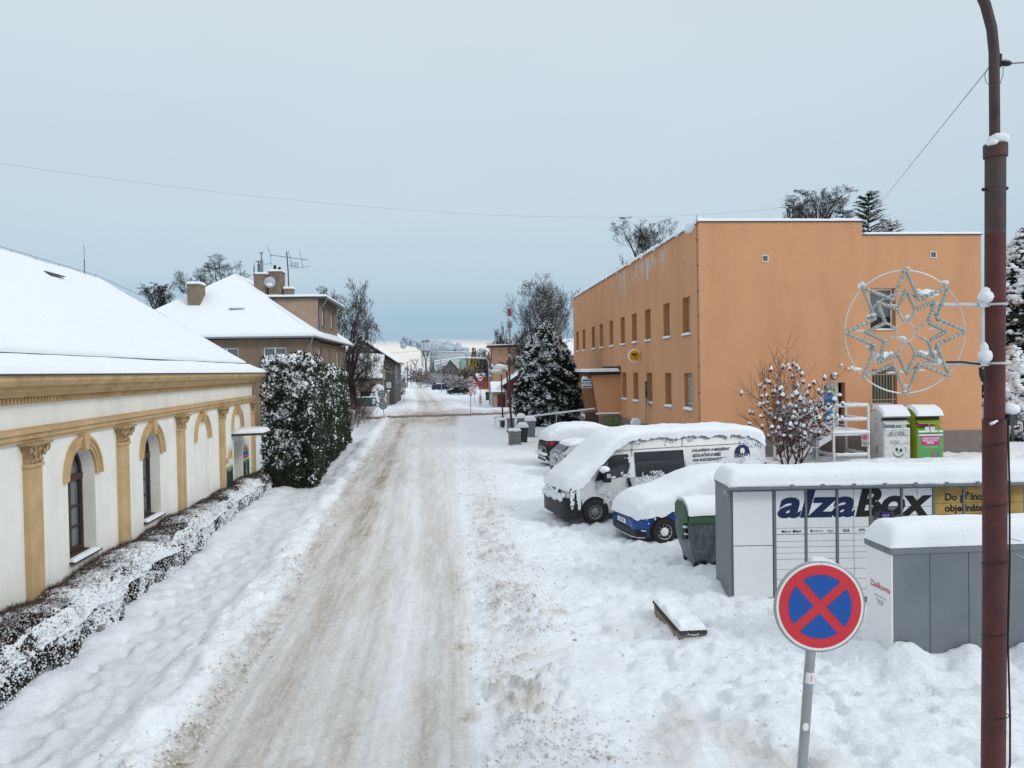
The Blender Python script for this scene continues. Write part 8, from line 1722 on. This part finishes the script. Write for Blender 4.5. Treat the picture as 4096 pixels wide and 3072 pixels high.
# parked cars beyond the crossing
def far_car(lab, x, y, rz, m, L_=4.1, H_=1.45, snow=True, est=False):
    t = thing('parked_car', lab, 'car', (x, y, 0), rz, 'cars parked beyond the crossing'); h2 = .85
    prof = [(0, .32, .5, .62, .78), (.10, .2, .58, .74, .92), (.5, .17, .74, .88, 1), (1.0, .17, .82, .98, 1), (1.75, .17, .86, H_-.04, 1), (2.4, .17, .88, H_, 1), (3.1 if not est else 3.5, .17, .88, H_-.07, 1), (L_-.2, .2, .88, 1.05 if not est else 1.2, .96), (L_, .3, .7, .85, .85)]
    b = loft([(xx, zb, zs, zt, h2*.98*k, h2*k, h2*k-.15*np.clip((zt-.9)/.5, 0, 1)-.03, .02) for xx, zb, zs, zt, k in prof], 'body', m, t, 40)
    for sg in (-1, 1):
        ys = lambda z: sg*(h2+.012-.15*(z-.88)/.55)
        for nm, pts in (('front_side_window', [(1.12, .93), (1.78, H_-.14), (2.25, H_-.10), (2.25, .93)]), ('rear_side_window', [(2.33, .93), (2.33, H_-.10), (3.1, H_-.16), (3.45, .95)])): mb = MB(); mb.prism([(a, ys(c), c) for a, c in pts], (0, -sg*.02, 0)); mb.build(nm, 'glass', t)
        for xx in (.72, 3.3): wheel(t, xx, sg*(h2+.03), .30, .2, 'alu_lt', sg, 8)
        mb = MB(); mb.prism([(.10, sg*(h2*.86), .58), (.42, sg*(h2*1.0), .68), (.40, sg*h2, .58), (.16, sg*h2*.9, .5)], (0, -sg*.03, 0)); mb.build('headlight', 'alu_lt', t); mb = MB(); mb.prism([(L_-.16, sg*(h2*.96), .72), (L_-.05, sg*h2*.9, .72), (L_-.10, sg*h2*.9, .95), (L_-.2, sg*h2*.96, .95)], (0, -sg*.03, 0)); mb.build('tail_light', 'tail', t)
    mb = MB(); mb.prism([(1.05, -.66, .98), (1.05, .66, .98), (1.70, .58, H_-.07), (1.70, -.58, H_-.07)], (-.03, 0, .03)); mb.build('windscreen', 'glass', t)
    s1 = snow_shell([(1.62, .58, H_-.08, H_-.02), (2.0, .66, H_-.05, H_+.07), (2.6, .66, H_-.05, H_+.09), (3.2, .62, H_-.10, H_+.0)], 'roof_snow', t, 3); s2 = snow_shell([(.12, .60, .70, .74), (.5, .72, .84, .94), (1.05, .72, .96, 1.06)], 'bonnet_snow', t, 4); return t
far_car('black hatchback facing the road, parked under a small ball-shaped tree', -1.3, 139.9, 8, 'car_black', 4.0); far_car('dark navy estate with its tail to the road, behind the black hatchback', -.7, 169.6, 186, 'car_navy', 4.2, 1.5, True, True); far_car('dark greenish car half hidden behind the navy estate', 1.0, 181.5, 184, 'bin_grey', 4.2, 1.55, True, True)
# young ball trees and reddish shrub rows
def ball_tree(lab, x, y, seed, r=1.75, z=2.6):
    t = thing('ball_tree', lab, 'tree', (x, y, 0), 0, 'small ball-shaped trees by the parked cars'); mb = MB(); mb.path([(0, 0, -.2), (.03, 0, z-.9)], [.09, .07], 8); mb.build('trunk', 'bark_dk', t); s = []; R = random.Random(seed)
    for k in range(40):
        a = R.uniform(0, 2*pi); e = R.uniform(-.25, 1.2); d = Vector((cos(a)*cos(e), sin(a)*cos(e), sin(e)*.7)); p = Vector((.03, 0, z-.95)); n = 6
        for i in range(n):
            dv = (d+Vector((R.gauss(0, .35), R.gauss(0, .35), R.gauss(0, .3)))).normalized(); q = p+dv*r/n*1.05; s.append((p.copy(), q.copy(), .035, .028, 1))
            for w in range(5): e2 = (dv+Vector((R.gauss(0, .8), R.gauss(0, .8), R.gauss(0, .6)))).normalized()*R.uniform(.25, .6); s.append((q.copy(), q+e2, .028, .018, 1))
            p = q
    seg_mesh(s, 'crown', 'twig_grey', t)
ball_tree('small ball-shaped tree in front of the black hatchback', 1.7, 137.2, 1, 1.9); ball_tree('second small ball-shaped tree beside the black hatchback, a little behind', .75, 141.5, 2, 1.8); ball_tree('ball-shaped tree over the navy estate', -1.2, 163, 3, 2.0, 2.8); ball_tree('ball-shaped tree by the road end of the reddish shrubs', -4.6, 178, 4, 2.1, 2.9)
t = thing('shrub_row', 'long row of reddish bare snow-dusted shrubs behind the parked cars', 'hedge', (0, 196, 0)); s = []
for k in range(70): s += grow(300+k, (rng.uniform(-9, 7.5), rng.uniform(-4, 14), -.1), rng.uniform(3.0, 4.6), .75, .05, levels=4, first=.1, ns=(3, 5), up=.3, kink=.18, minr=.014, leader=.3)
seg_mesh(s, 'stems', 'twig_red', t)
t = thing('green_fence', 'dark green fence along the far right pavement, below the reddish shrubs', 'fence', (0, 0, 0)); mb = MB(); n = 26
for k in range(n): a = Vector((-3.9, 216, 0)).lerp(Vector((-10.4, 305, 0)), k/n); b = Vector((-3.9, 216, 0)).lerp(Vector((-10.4, 305, 0)), (k+.96)/n); mb.add([(a.x, a.y, 0), (b.x, b.y, 0), (b.x, b.y, 1.7), (a.x, a.y, 1.7), (a.x+.06, a.y, 0), (b.x+.06, b.y, 0), (b.x+.06, b.y, 1.7), (a.x+.06, a.y, 1.7)], [(0, 1, 2, 3), (4, 5, 6, 7), (3, 2, 6, 7), (0, 3, 7, 4)])
mb.build('panels', 'fence_green', t); mb = MB(); mb.path([(-3.9, 216, 1.76), (-10.4, 305, 1.76)], .09, 6); mb.build('snow_top', 'snow', t)
# transformer tower and the little shed
t = thing('transformer_tower', 'square apricot-coloured transformer tower with flat snowy roof', 'building', (0, 0, 0)); mb = MB(); mb.bx(4.95, 8.10, 100, 103.2, -.2, 7.05); mb.bx(4.90, 8.15, 99.95, 103.25, 6.85, 7.2); mb.build('wall', 'apricot', t); mb = MB(); mb.prism([(4.4, 99.4, 7.22), (8.6, 99.4, 7.32), (8.6, 99.4, 7.48), (4.4, 99.4, 7.38)], (0, 4.4, 0)); rf = mb.build('roof', 'wood', t); snow_patch((4.38, 99.38, 7.39), (8.62, 99.38, 7.49), (8.62, 103.8, 7.49), (4.38, 103.8, 7.39), .13, 'roof_snow', rf, .1, 16, 12, .3, 1); mb = MB(); mb.bx(4.92, 4.95, 101, 101.7, 5.6, 6.3); mb.bx(6.0, 6.05, 99.93, 99.96, 6.4, 6.9); mb.build('vent', 'black', t); mb = MB(); mb.tube((4.9, 99.9, 7), (4.9, 99.9, -.2), .04, n=6); mb.build('downpipe', 'wood', t)
t = thing('shed', 'low shed with red door, long sloping snowy roof and dark board gable by the crossing', 'shed', (0, 0, 0)); mb = MB()
mb.prism([(5.85, 86.5, -.2), (9.4, 86.5, -.2), (9.4, 86.5, 4.2), (8.6, 86.5, 4.4), (5.85, 86.5, 2.65)], (0, 6, 0)); mb.build('wall', 'shed_wood', t); mb = MB(); mb.bx(4.45, 5.85, 87, 92, -.2, 1.75); mb.build('low_wall', 'old_wall', t); mb = MB(); mb.bx(4.88, 5.78, 86.95, 87, -.05, 1.42); mb.build('door', 'red_door', t) if 'red_door' in M else mb.build('door', 'maroon', t)
mb = MB(); mb.prism([(5.4, 86.2, 2.45), (8.65, 86.2, 4.62), (8.65, 86.2, 4.48), (5.45, 86.2, 2.32)], (0, 7, 0)); mb.prism([(8.65, 86.2, 4.62), (12, 86.2, 2.5), (12, 86.2, 2.36), (8.65, 86.2, 4.48)], (0, 7, 0)); rf = mb.build('roof', 'wood', t); snow_patch((5.35, 93.2, 2.46), (5.35, 86.15, 2.46), (8.65, 86.15, 4.64), (8.65, 93.2, 4.64), .2, 'roof_snow', rf, .12, 20, 14, .2, 1)
snow_patch((8.65, 93.2, 4.64), (8.65, 86.15, 4.64), (12, 86.15, 2.52), (12, 93.2, 2.52), .2, 'roof_snow', rf, .12, 20, 14, .2, 1)
mb = MB(); mb.prism([(4.2, 86.6, 1.72), (4.2, 89.5, 2.75), (4.2, 89.5, 2.65), (4.2, 86.6, 1.62)], (1.55, 0, 0)); r2 = mb.build('low_roof', 'wood', t); snow_patch((4.15, 86.55, 1.73), (5.7, 86.55, 1.73), (5.7, 89.5, 2.77), (4.15, 89.5, 2.77), .18, 'low_roof_snow', r2, .1, 14, 12, .2, 1); mb = MB(); mb.path([(5.42, 86.3, 2.4), (5.5, 86.6, 2.2), (5.82, 86.4, 1.9), (5.82, 86.4, 0)], .05, 6); mb.build('downpipe', 'alu', t)
wheelie('dark wheeled bin standing alone before the shed beyond the crossing', 4.75, 108, 'bin_dark', 9, .75, 1.15)
t = thing('pavilion', 'low orange-brown timber pavilion with snowy roof behind the double signs', 'pavilion', (0, 0, 0)); mb = MB(); mb.bx(5.6, 10.6, 170, 176, -.2, 2.45); mb.build('wall', 'orange_wood', t); mb = MB()
for x in np.linspace(5.9, 8.4, 5): mb.bx(x, x+.28, 169.93, 170, .4, 2.1)
mb.build('window_openings', 'wood', t); mb = MB(); mb.bx(5.0, 11.2, 169.4, 177, 2.5, 2.75); rf = mb.build('roof', 'wood', t); snow_patch((4.95, 169.3, 2.76), (11.2, 169.3, 2.76), (11.2, 177, 3.3), (4.95, 177, 3.3), .3, 'roof_snow', rf, .2, 16, 12, .2, 1)
# yellow building with mural
t = thing('yellow_building', 'yellow flat-roofed building with a rainbow-like curved mural at its left end', 'building', (0, 0, 0)); mb = MB(); mb.bx(2.3, 24, 260, 272, -.2, 8.2); mb.build('wall', 'far_yellow', t); mb = MB(); mb.bx(2.0, 24.3, 259.7, 272, 8.2, 8.5); rf = mb.build('roof', 'far_grey', t); snow_patch((1.9, 259.6, 8.5), (24.3, 259.6, 8.5), (24.3, 272, 8.5), (1.9, 272, 8.5), .25, 'roof_snow', rf, .2, 16, 10, .2, .6)
for i, (m_, r) in enumerate((('fence_green', 5.7), ('mural_bl', 5.35), ('tail', 4.7), ('mural', 4.1))): mb = MB(); mb.prism([(2.35, 259.96-.02*i, 8.15)]+[(2.35+max(.05, r*.44*cos(k)*(1+.16*sin(k*3.2))), 259.96-.02*i, 8.15-r*.92*sin(k)) for k in np.linspace(0, pi/2, 14)], (0, .01, 0)); mb.build('mural_band', m_, t)
for x, z in ((4.0, 4.2), (10, 4.2), (14, 4.2)): house_window(t, lambda s, zz, d: (s, 260+d-.12, zz), x, x+.9, z, z+1.5, .1, 0)
mb = MB(); mb.bx(9.6, 24, 259.2, 260, -.2, 6.3); mb.build('pale_green_wall', 'far_green', t)
t = thing('annexe_wall', 'narrow olive-grey end wall left of the yellow building', 'wall', (0, 0, 0)); mb = MB(); mb.bx(1.75, 2.25, 259, 261, -.2, 7.6); mb.build('wall', 'old_wall', t); mb = MB(); mb.bx(1.7, 2.28, 258.9, 261, 7.6, 7.8); mb.build('snow_top', 'snow', t)
# weeping larches above the yellow building
def weep(lab, x, y, H_, seed, w_):
    R = random.Random(seed); t = thing('weeping_tree', lab, 'tree', (x, y, 0), 0, 'drooping trees before the yellow building'); mb = MB(); mb.path([(0, 0, -.2), (.2, 0, H_*.6), (-.1, 0, H_)], [.3, .2, .06], 6); mb.build('trunk', 'pole_wood', t); s = []
    for k in range(90):
        z = H_*R.uniform(.35, .98); a = R.uniform(0, 2*pi); p = Vector((0, 0, z)); o = w_*(1.15-z/H_)+.3; q = p+Vector((cos(a)*o, sin(a)*o, .2)); s.append((p, q.copy(), .06, .05, 1)); n = 5
        for i in range(n): q2 = q+Vector((R.gauss(0, .08), R.gauss(0, .08), -R.uniform(.3, .7))); s.append((q.copy(), q2.copy(), .055, .04, 1)); q = q2
    seg_mesh(s, 'crown', 'weep_twig', t)
M['weep_twig'] = snowy_mat('drooping_twigs', (.10, .075, .03), thr=.5, amt=.6)
weep('drooping leafless tree in front of the yellow building, left and tallest', 6.6, 250, 11.8, 1, 1.6); weep('drooping leafless tree in front of the yellow building, middle', 8.4, 247, 10.2, 2, 1.5); weep('drooping leafless tree in front of the yellow building, right', 9.8, 252, 10.6, 3, 1.2)
conifer('dark conifer between the yellow building and the transformer tower', (11.6, 215, 0), 9.5, [(0, 2.4), (.4, 2.3), (.75, 1.3), (1, .15)], 3000, 96, leaf=(.3, .6), clump=(.15, .35), snowy=.3, base=.04)
# small white house, silo tower, hall
t = thing('small_house', 'small white house with snowy gable roof before the pale hall', 'building', (0, 0, 0)); mb = MB(); mb.bx(-7.4, 1.2, 331, 345, -.2, 6.6); mb.build('wall', 'far_white', t); mb = MB(); mb.prism([(-5.4, 329, 3.6), (-1.4, 329, 8.7), (2.4, 329, 4.4), (2.4, 329, -.2), (-5.4, 329, -.2)], (0, 14, 0)); mb.build('gable_wing', 'gable_grey', t); mb = MB(); mb.prism([(-8.2, 330, 6.6), (-5.4, 338, 8.9), (-5.4, 338, 8.7), (-8.2, 330, 6.4)], (9.6, 0, 0)) if False else mb.poly([(-8.2, 330, 6.6), (-1.2, 330, 8.9), (-1.2, 346, 8.9), (-8.2, 346, 6.6)]); rf = mb.build('roof', 'dkgrey', t)
snow_patch((-8.3, 346, 6.65), (-8.3, 329.5, 6.65), (-1.2, 329.5, 8.9), (-1.2, 346, 8.9), .3, 'roof_snow', rf, .2, 14, 10, .2, .5); mb = MB(); mb.prism([(-1.45, 328.6, 8.9), (2.9, 328.6, 4.1), (2.9, 328.6, 3.9), (-1.45, 328.6, 8.6)], (0, 14, 0)); mb.prism([(-1.45, 328.6, 8.9), (-5.7, 328.6, 3.5), (-5.7, 328.6, 3.3), (-1.45, 328.6, 8.6)], (0, 14, 0)); mb.build('gable_roof', 'shed_wood', rf)
house_window(t, lambda s, zz, d: (s, 331+d-.12, zz), -6.9, -6.1, 3.6, 5.0, .1, 0)
t = thing('silo_tower', 'tall white cluster of silo cylinders on an open steel frame', 'silo', (-15.1, 420, 0))
for i, (x, y) in enumerate(((-1.45, 0), (0, -.5), (1.45, 0), (-.7, 1.6), (.7, 1.6))): mb = MB(); mb.lathe([(.15, 11.8), (.88, 14.6), (.92, 15.0), (.92, 19.9), (.15, 20.3)], (x, y), 16); mb.build('silo', 'far_white', t, True, 30)
mb = MB()
for x in (-2.1, 2.1):
    for y in (-1.2, 2): mb.tube((x, y, -.2), (x, y, 15), .22, n=6)
for z in (2, 6, 10, 14): 
    for y in (-1.2, 2): mb.tube((-2.1, y, z), (2.1, y, z), .14, n=5)
for z in (2, 6, 10): mb.tube((-2.1, -1.2, z), (2.1, -1.2, z+4), .12, n=5); mb.tube((2.1, -1.2, z), (-2.1, -1.2, z+4), .12, n=5)
mb.build('frame', 'far_white', t); mb = MB(); mb.bx(-2.4, 2.4, -1.6, 2.3, 14.9, 15.1); mb.build('platform', 'far_grey', t); mb = MB()
for x in np.linspace(-2.3, 2.3, 8): mb.tube((x, -1.3, 20), (x, -1.3, 21.1), .06, n=4)
for z in (20.5, 21.1): mb.tube((-2.3, -1.3, z), (2.3, -1.3, z), .06, n=4)
for x in (-1.4, -.2, .9): mb.bx(x, x+.7, -.4, .3, 20.1, 20.9)
mb.build('top_railing', 'dkgrey', t); mb = MB(); mb.bx(-2.4, -1.2, -1.3, 2, -.2, 13); mb.build('panel_casing', 'far_white', t)
t = thing('industrial_hall', 'long pale grey industrial hall with stepped flat roof right of the silo', 'building', (0, 0, 0)); mb = MB(); mb.bx(-12.6, 6.0, 430, 470, -.2, 14.5); mb.build('wall', 'far_white', t); mb = MB(); mb.bx(-12.9, -10.5, 428, 430, -.2, 14.4); mb.build('dark_end', 'far_grey', t); mb = MB(); mb.bx(-12.8, 6.2, 429.8, 470, 14.5, 14.75); rf = mb.build('roof_edge', 'sign_back', t); snow_patch((-12.8, 429.7, 14.76), (6.2, 429.7, 14.76), (6.2, 470, 15.2), (-12.8, 470, 15.2), .3, 'roof_snow', rf, .3, 14, 10, .2, .2)
mb = MB(); mb.prism([(-10.5, 418, -.2), (6, 418, -.2), (6, 418, 11.6), (-10.5, 418, 9.6)], (0, 12, 0)); mb.build('low_wing', 'far_white', t); snow_patch((-10.6, 417.8, 9.62), (6, 417.8, 11.62), (6, 430, 11.7), (-10.6, 430, 9.7), .35, 'low_roof_snow', rf, .3, 14, 10, .2, .2); mb = MB()
for x in (-11.7, -9.8, -9.3): mb.tube((x, 427.6, 0), (x, 427.6, 17), .35 if x < -11 else .22, n=8)
mb.build('pipes', 'far_grey', t)
# dark hedges and woods in the distance
for i, (x, y, r_, h_, lab) in enumerate(((-18.3, 322, 3.4, 6.2, 'far dark snowy evergreen clump at the bend of the road, left end'), (-15.6, 326, 3.2, 5.4, 'far dark snowy evergreen clump at the bend of the road, middle'), (-13.2, 320, 3.0, 5.6, 'far dark snowy evergreen clump at the bend of the road, right end'))): snow_shrub(lab, x, y, r_, h_, 2600, 40+i, 'evergreen_clump', 'conifer', 'shrub', .30, (.2, .5))
# telecom tower and woods behind the transformer tower
t = thing('telecom_mast', 'red and white banded telecommunications mast rising behind the transformer tower', 'mast', (19.1, 260, 0)); mb = MB(); mb.path([(0, 0, -.3), (0, 0, 18.5)], [.6, .38], 10); mb.build('lower_shaft', 'sign_back', t); 
for i, (z0, z1, m_) in enumerate(((18.5, 20.2, 'tail'), (20.2, 22.4, 'far_white'), (22.4, 25.0, 'tail'))): mb = MB(); mb.path([(0, 0, z0), (0, 0, z1)], .52, 10); mb.build('band', m_, t)
mb = MB(); [mb.bx(x-.12, x+.12, y-.12, y+.12, 18.8, 20.6) for x, y in ((-.85, 0), (.85, 0), (0, -.85), (.5, -.7), (-.5, -.7))]; mb.bx(-1.0, 1.0, -1, 1, 18.6, 18.75); mb.bx(-.8, .8, -.8, .8, 23.1, 23.2); [mb.bx(x-.1, x+.1, -.1, .1, 22.8, 23.8) for x in (-.75, .75)]; mb.build('antennas', 'sign_back', t)
for i, (x, y, h_, sd, lab) in enumerate(((9.0, 130, 12.6, 91, 'bare rounded tree behind the transformer tower, left'), (12.3, 135, 11.8, 92, 'bare rounded tree behind the transformer tower, right'), (7.6, 150, 10.2, 93, 'low bare tree peeping over the transformer tower roof'))): bare_tree(lab, (x, y, 0), sd, 'bark', height=h_, spread=.8, trunk_r=.3, wid=3.0, levels=6, first=.3, ns=(3, 3), up=.2, kink=.2, minr=.018, leader=.5, grp='bare trees behind the transformer tower')
t = thing('village_houses', 'pale distant house with snowy roof glimpsed between conifer and orange building', 'building', (0, 0, 0)); mb = MB(); mb.bx(12.5, 24, 112, 120, -.2, 6.0); mb.build('wall', 'old_wall', t); mb = MB(); mb.bx(12.2, 24.3, 111.6, 120.4, 6.0, 6.2); rf = mb.build('roof', 'dkgrey', t); snow_patch((12.2, 111.6, 6.2), (24.3, 111.6, 6.2), (24.3, 116, 8.6), (12.2, 116, 8.6), .3, 'roof_snow', rf, .2, 14, 10, .2, .5)
for x in (13.2, 15.2, 17.2): house_window(t, lambda s, zz, d: (s, 112+d-.12, zz), x, x+1.1, 3.4, 4.9, .1, 1)
mb = MB(); mb.bx(8.3, 12.4, 108, 113, -.2, 4.7); mb.build('low_wing', 'old_wall', t); snow_patch((8.1, 107.6, 4.7), (12.5, 107.6, 4.7), (12.5, 113, 6.0), (8.1, 113, 6.0), .3, 'wing_snow', rf, .2, 14, 10, .2, .5)
# far rows of woods on the plain
t = struct(thing('far_woods', 'distant dark tree belts on the snowy plain', 'woods', (0, 0, 0)), 'stuff'); 
n = 2600; a = rng.random(n); yy = rng.choice([640, 780, 1000, 1400], n); xx = rng.uniform(-900, 900, n); keep = fbm(xx*.006+yy, yy*.01, 3) > -.12; xx, yy = xx[keep], yy[keep]; n = len(xx)
S = np.stack([rng.uniform(5, 11, n), rng.uniform(5, 9, n), rng.uniform(2.5, 6, n)], -1); o = scat('crowns', LV, LF, np.stack([xx, yy+rng.uniform(-12, 12, n), 1.+0*xx-np.clip(yy-620, 0, None)*.006], -1), S, 'far_wood', t, 'z', True) if 'far_wood' in M else None

M['steam'] = mat('steam_cloud', (.40, .46, .53), 1., var=.03, scale=.05)
mb = MB(); R = random.Random(6)
for (x, z, r) in ((-96, 57, 8), (-86, 62, 10), (-76, 60, 9), (-64, 55, 9), (-50, 50, 12), (-40, 53, 14), (-28, 48, 14), (-18, 50, 15), (-6, 46, 14), (4, 47, 12), (12, 41, 12), (22, 40, 9), (31, 38, 7), (50, 40, 7), (58, 42, 6), (-20, 38, 16), (0, 36, 14), (90, 22, 10), (104, 18, 9)):
    for k in range(5): mb.blob((x+R.gauss(0, r*.4), 1500+R.gauss(0, r*.6), z+R.gauss(0, r*.35)), (r*R.uniform(.5, .95), r*.7, r*R.uniform(.4, .75)), sub=3, jit=.035, seed=R.random())
o = mb.build('steam_plume', 'steam', None, True); o['kind'] = 'stuff'; tag(o, 'puffy grey-blue steam clouds low over the hall and silo', 'smoke')
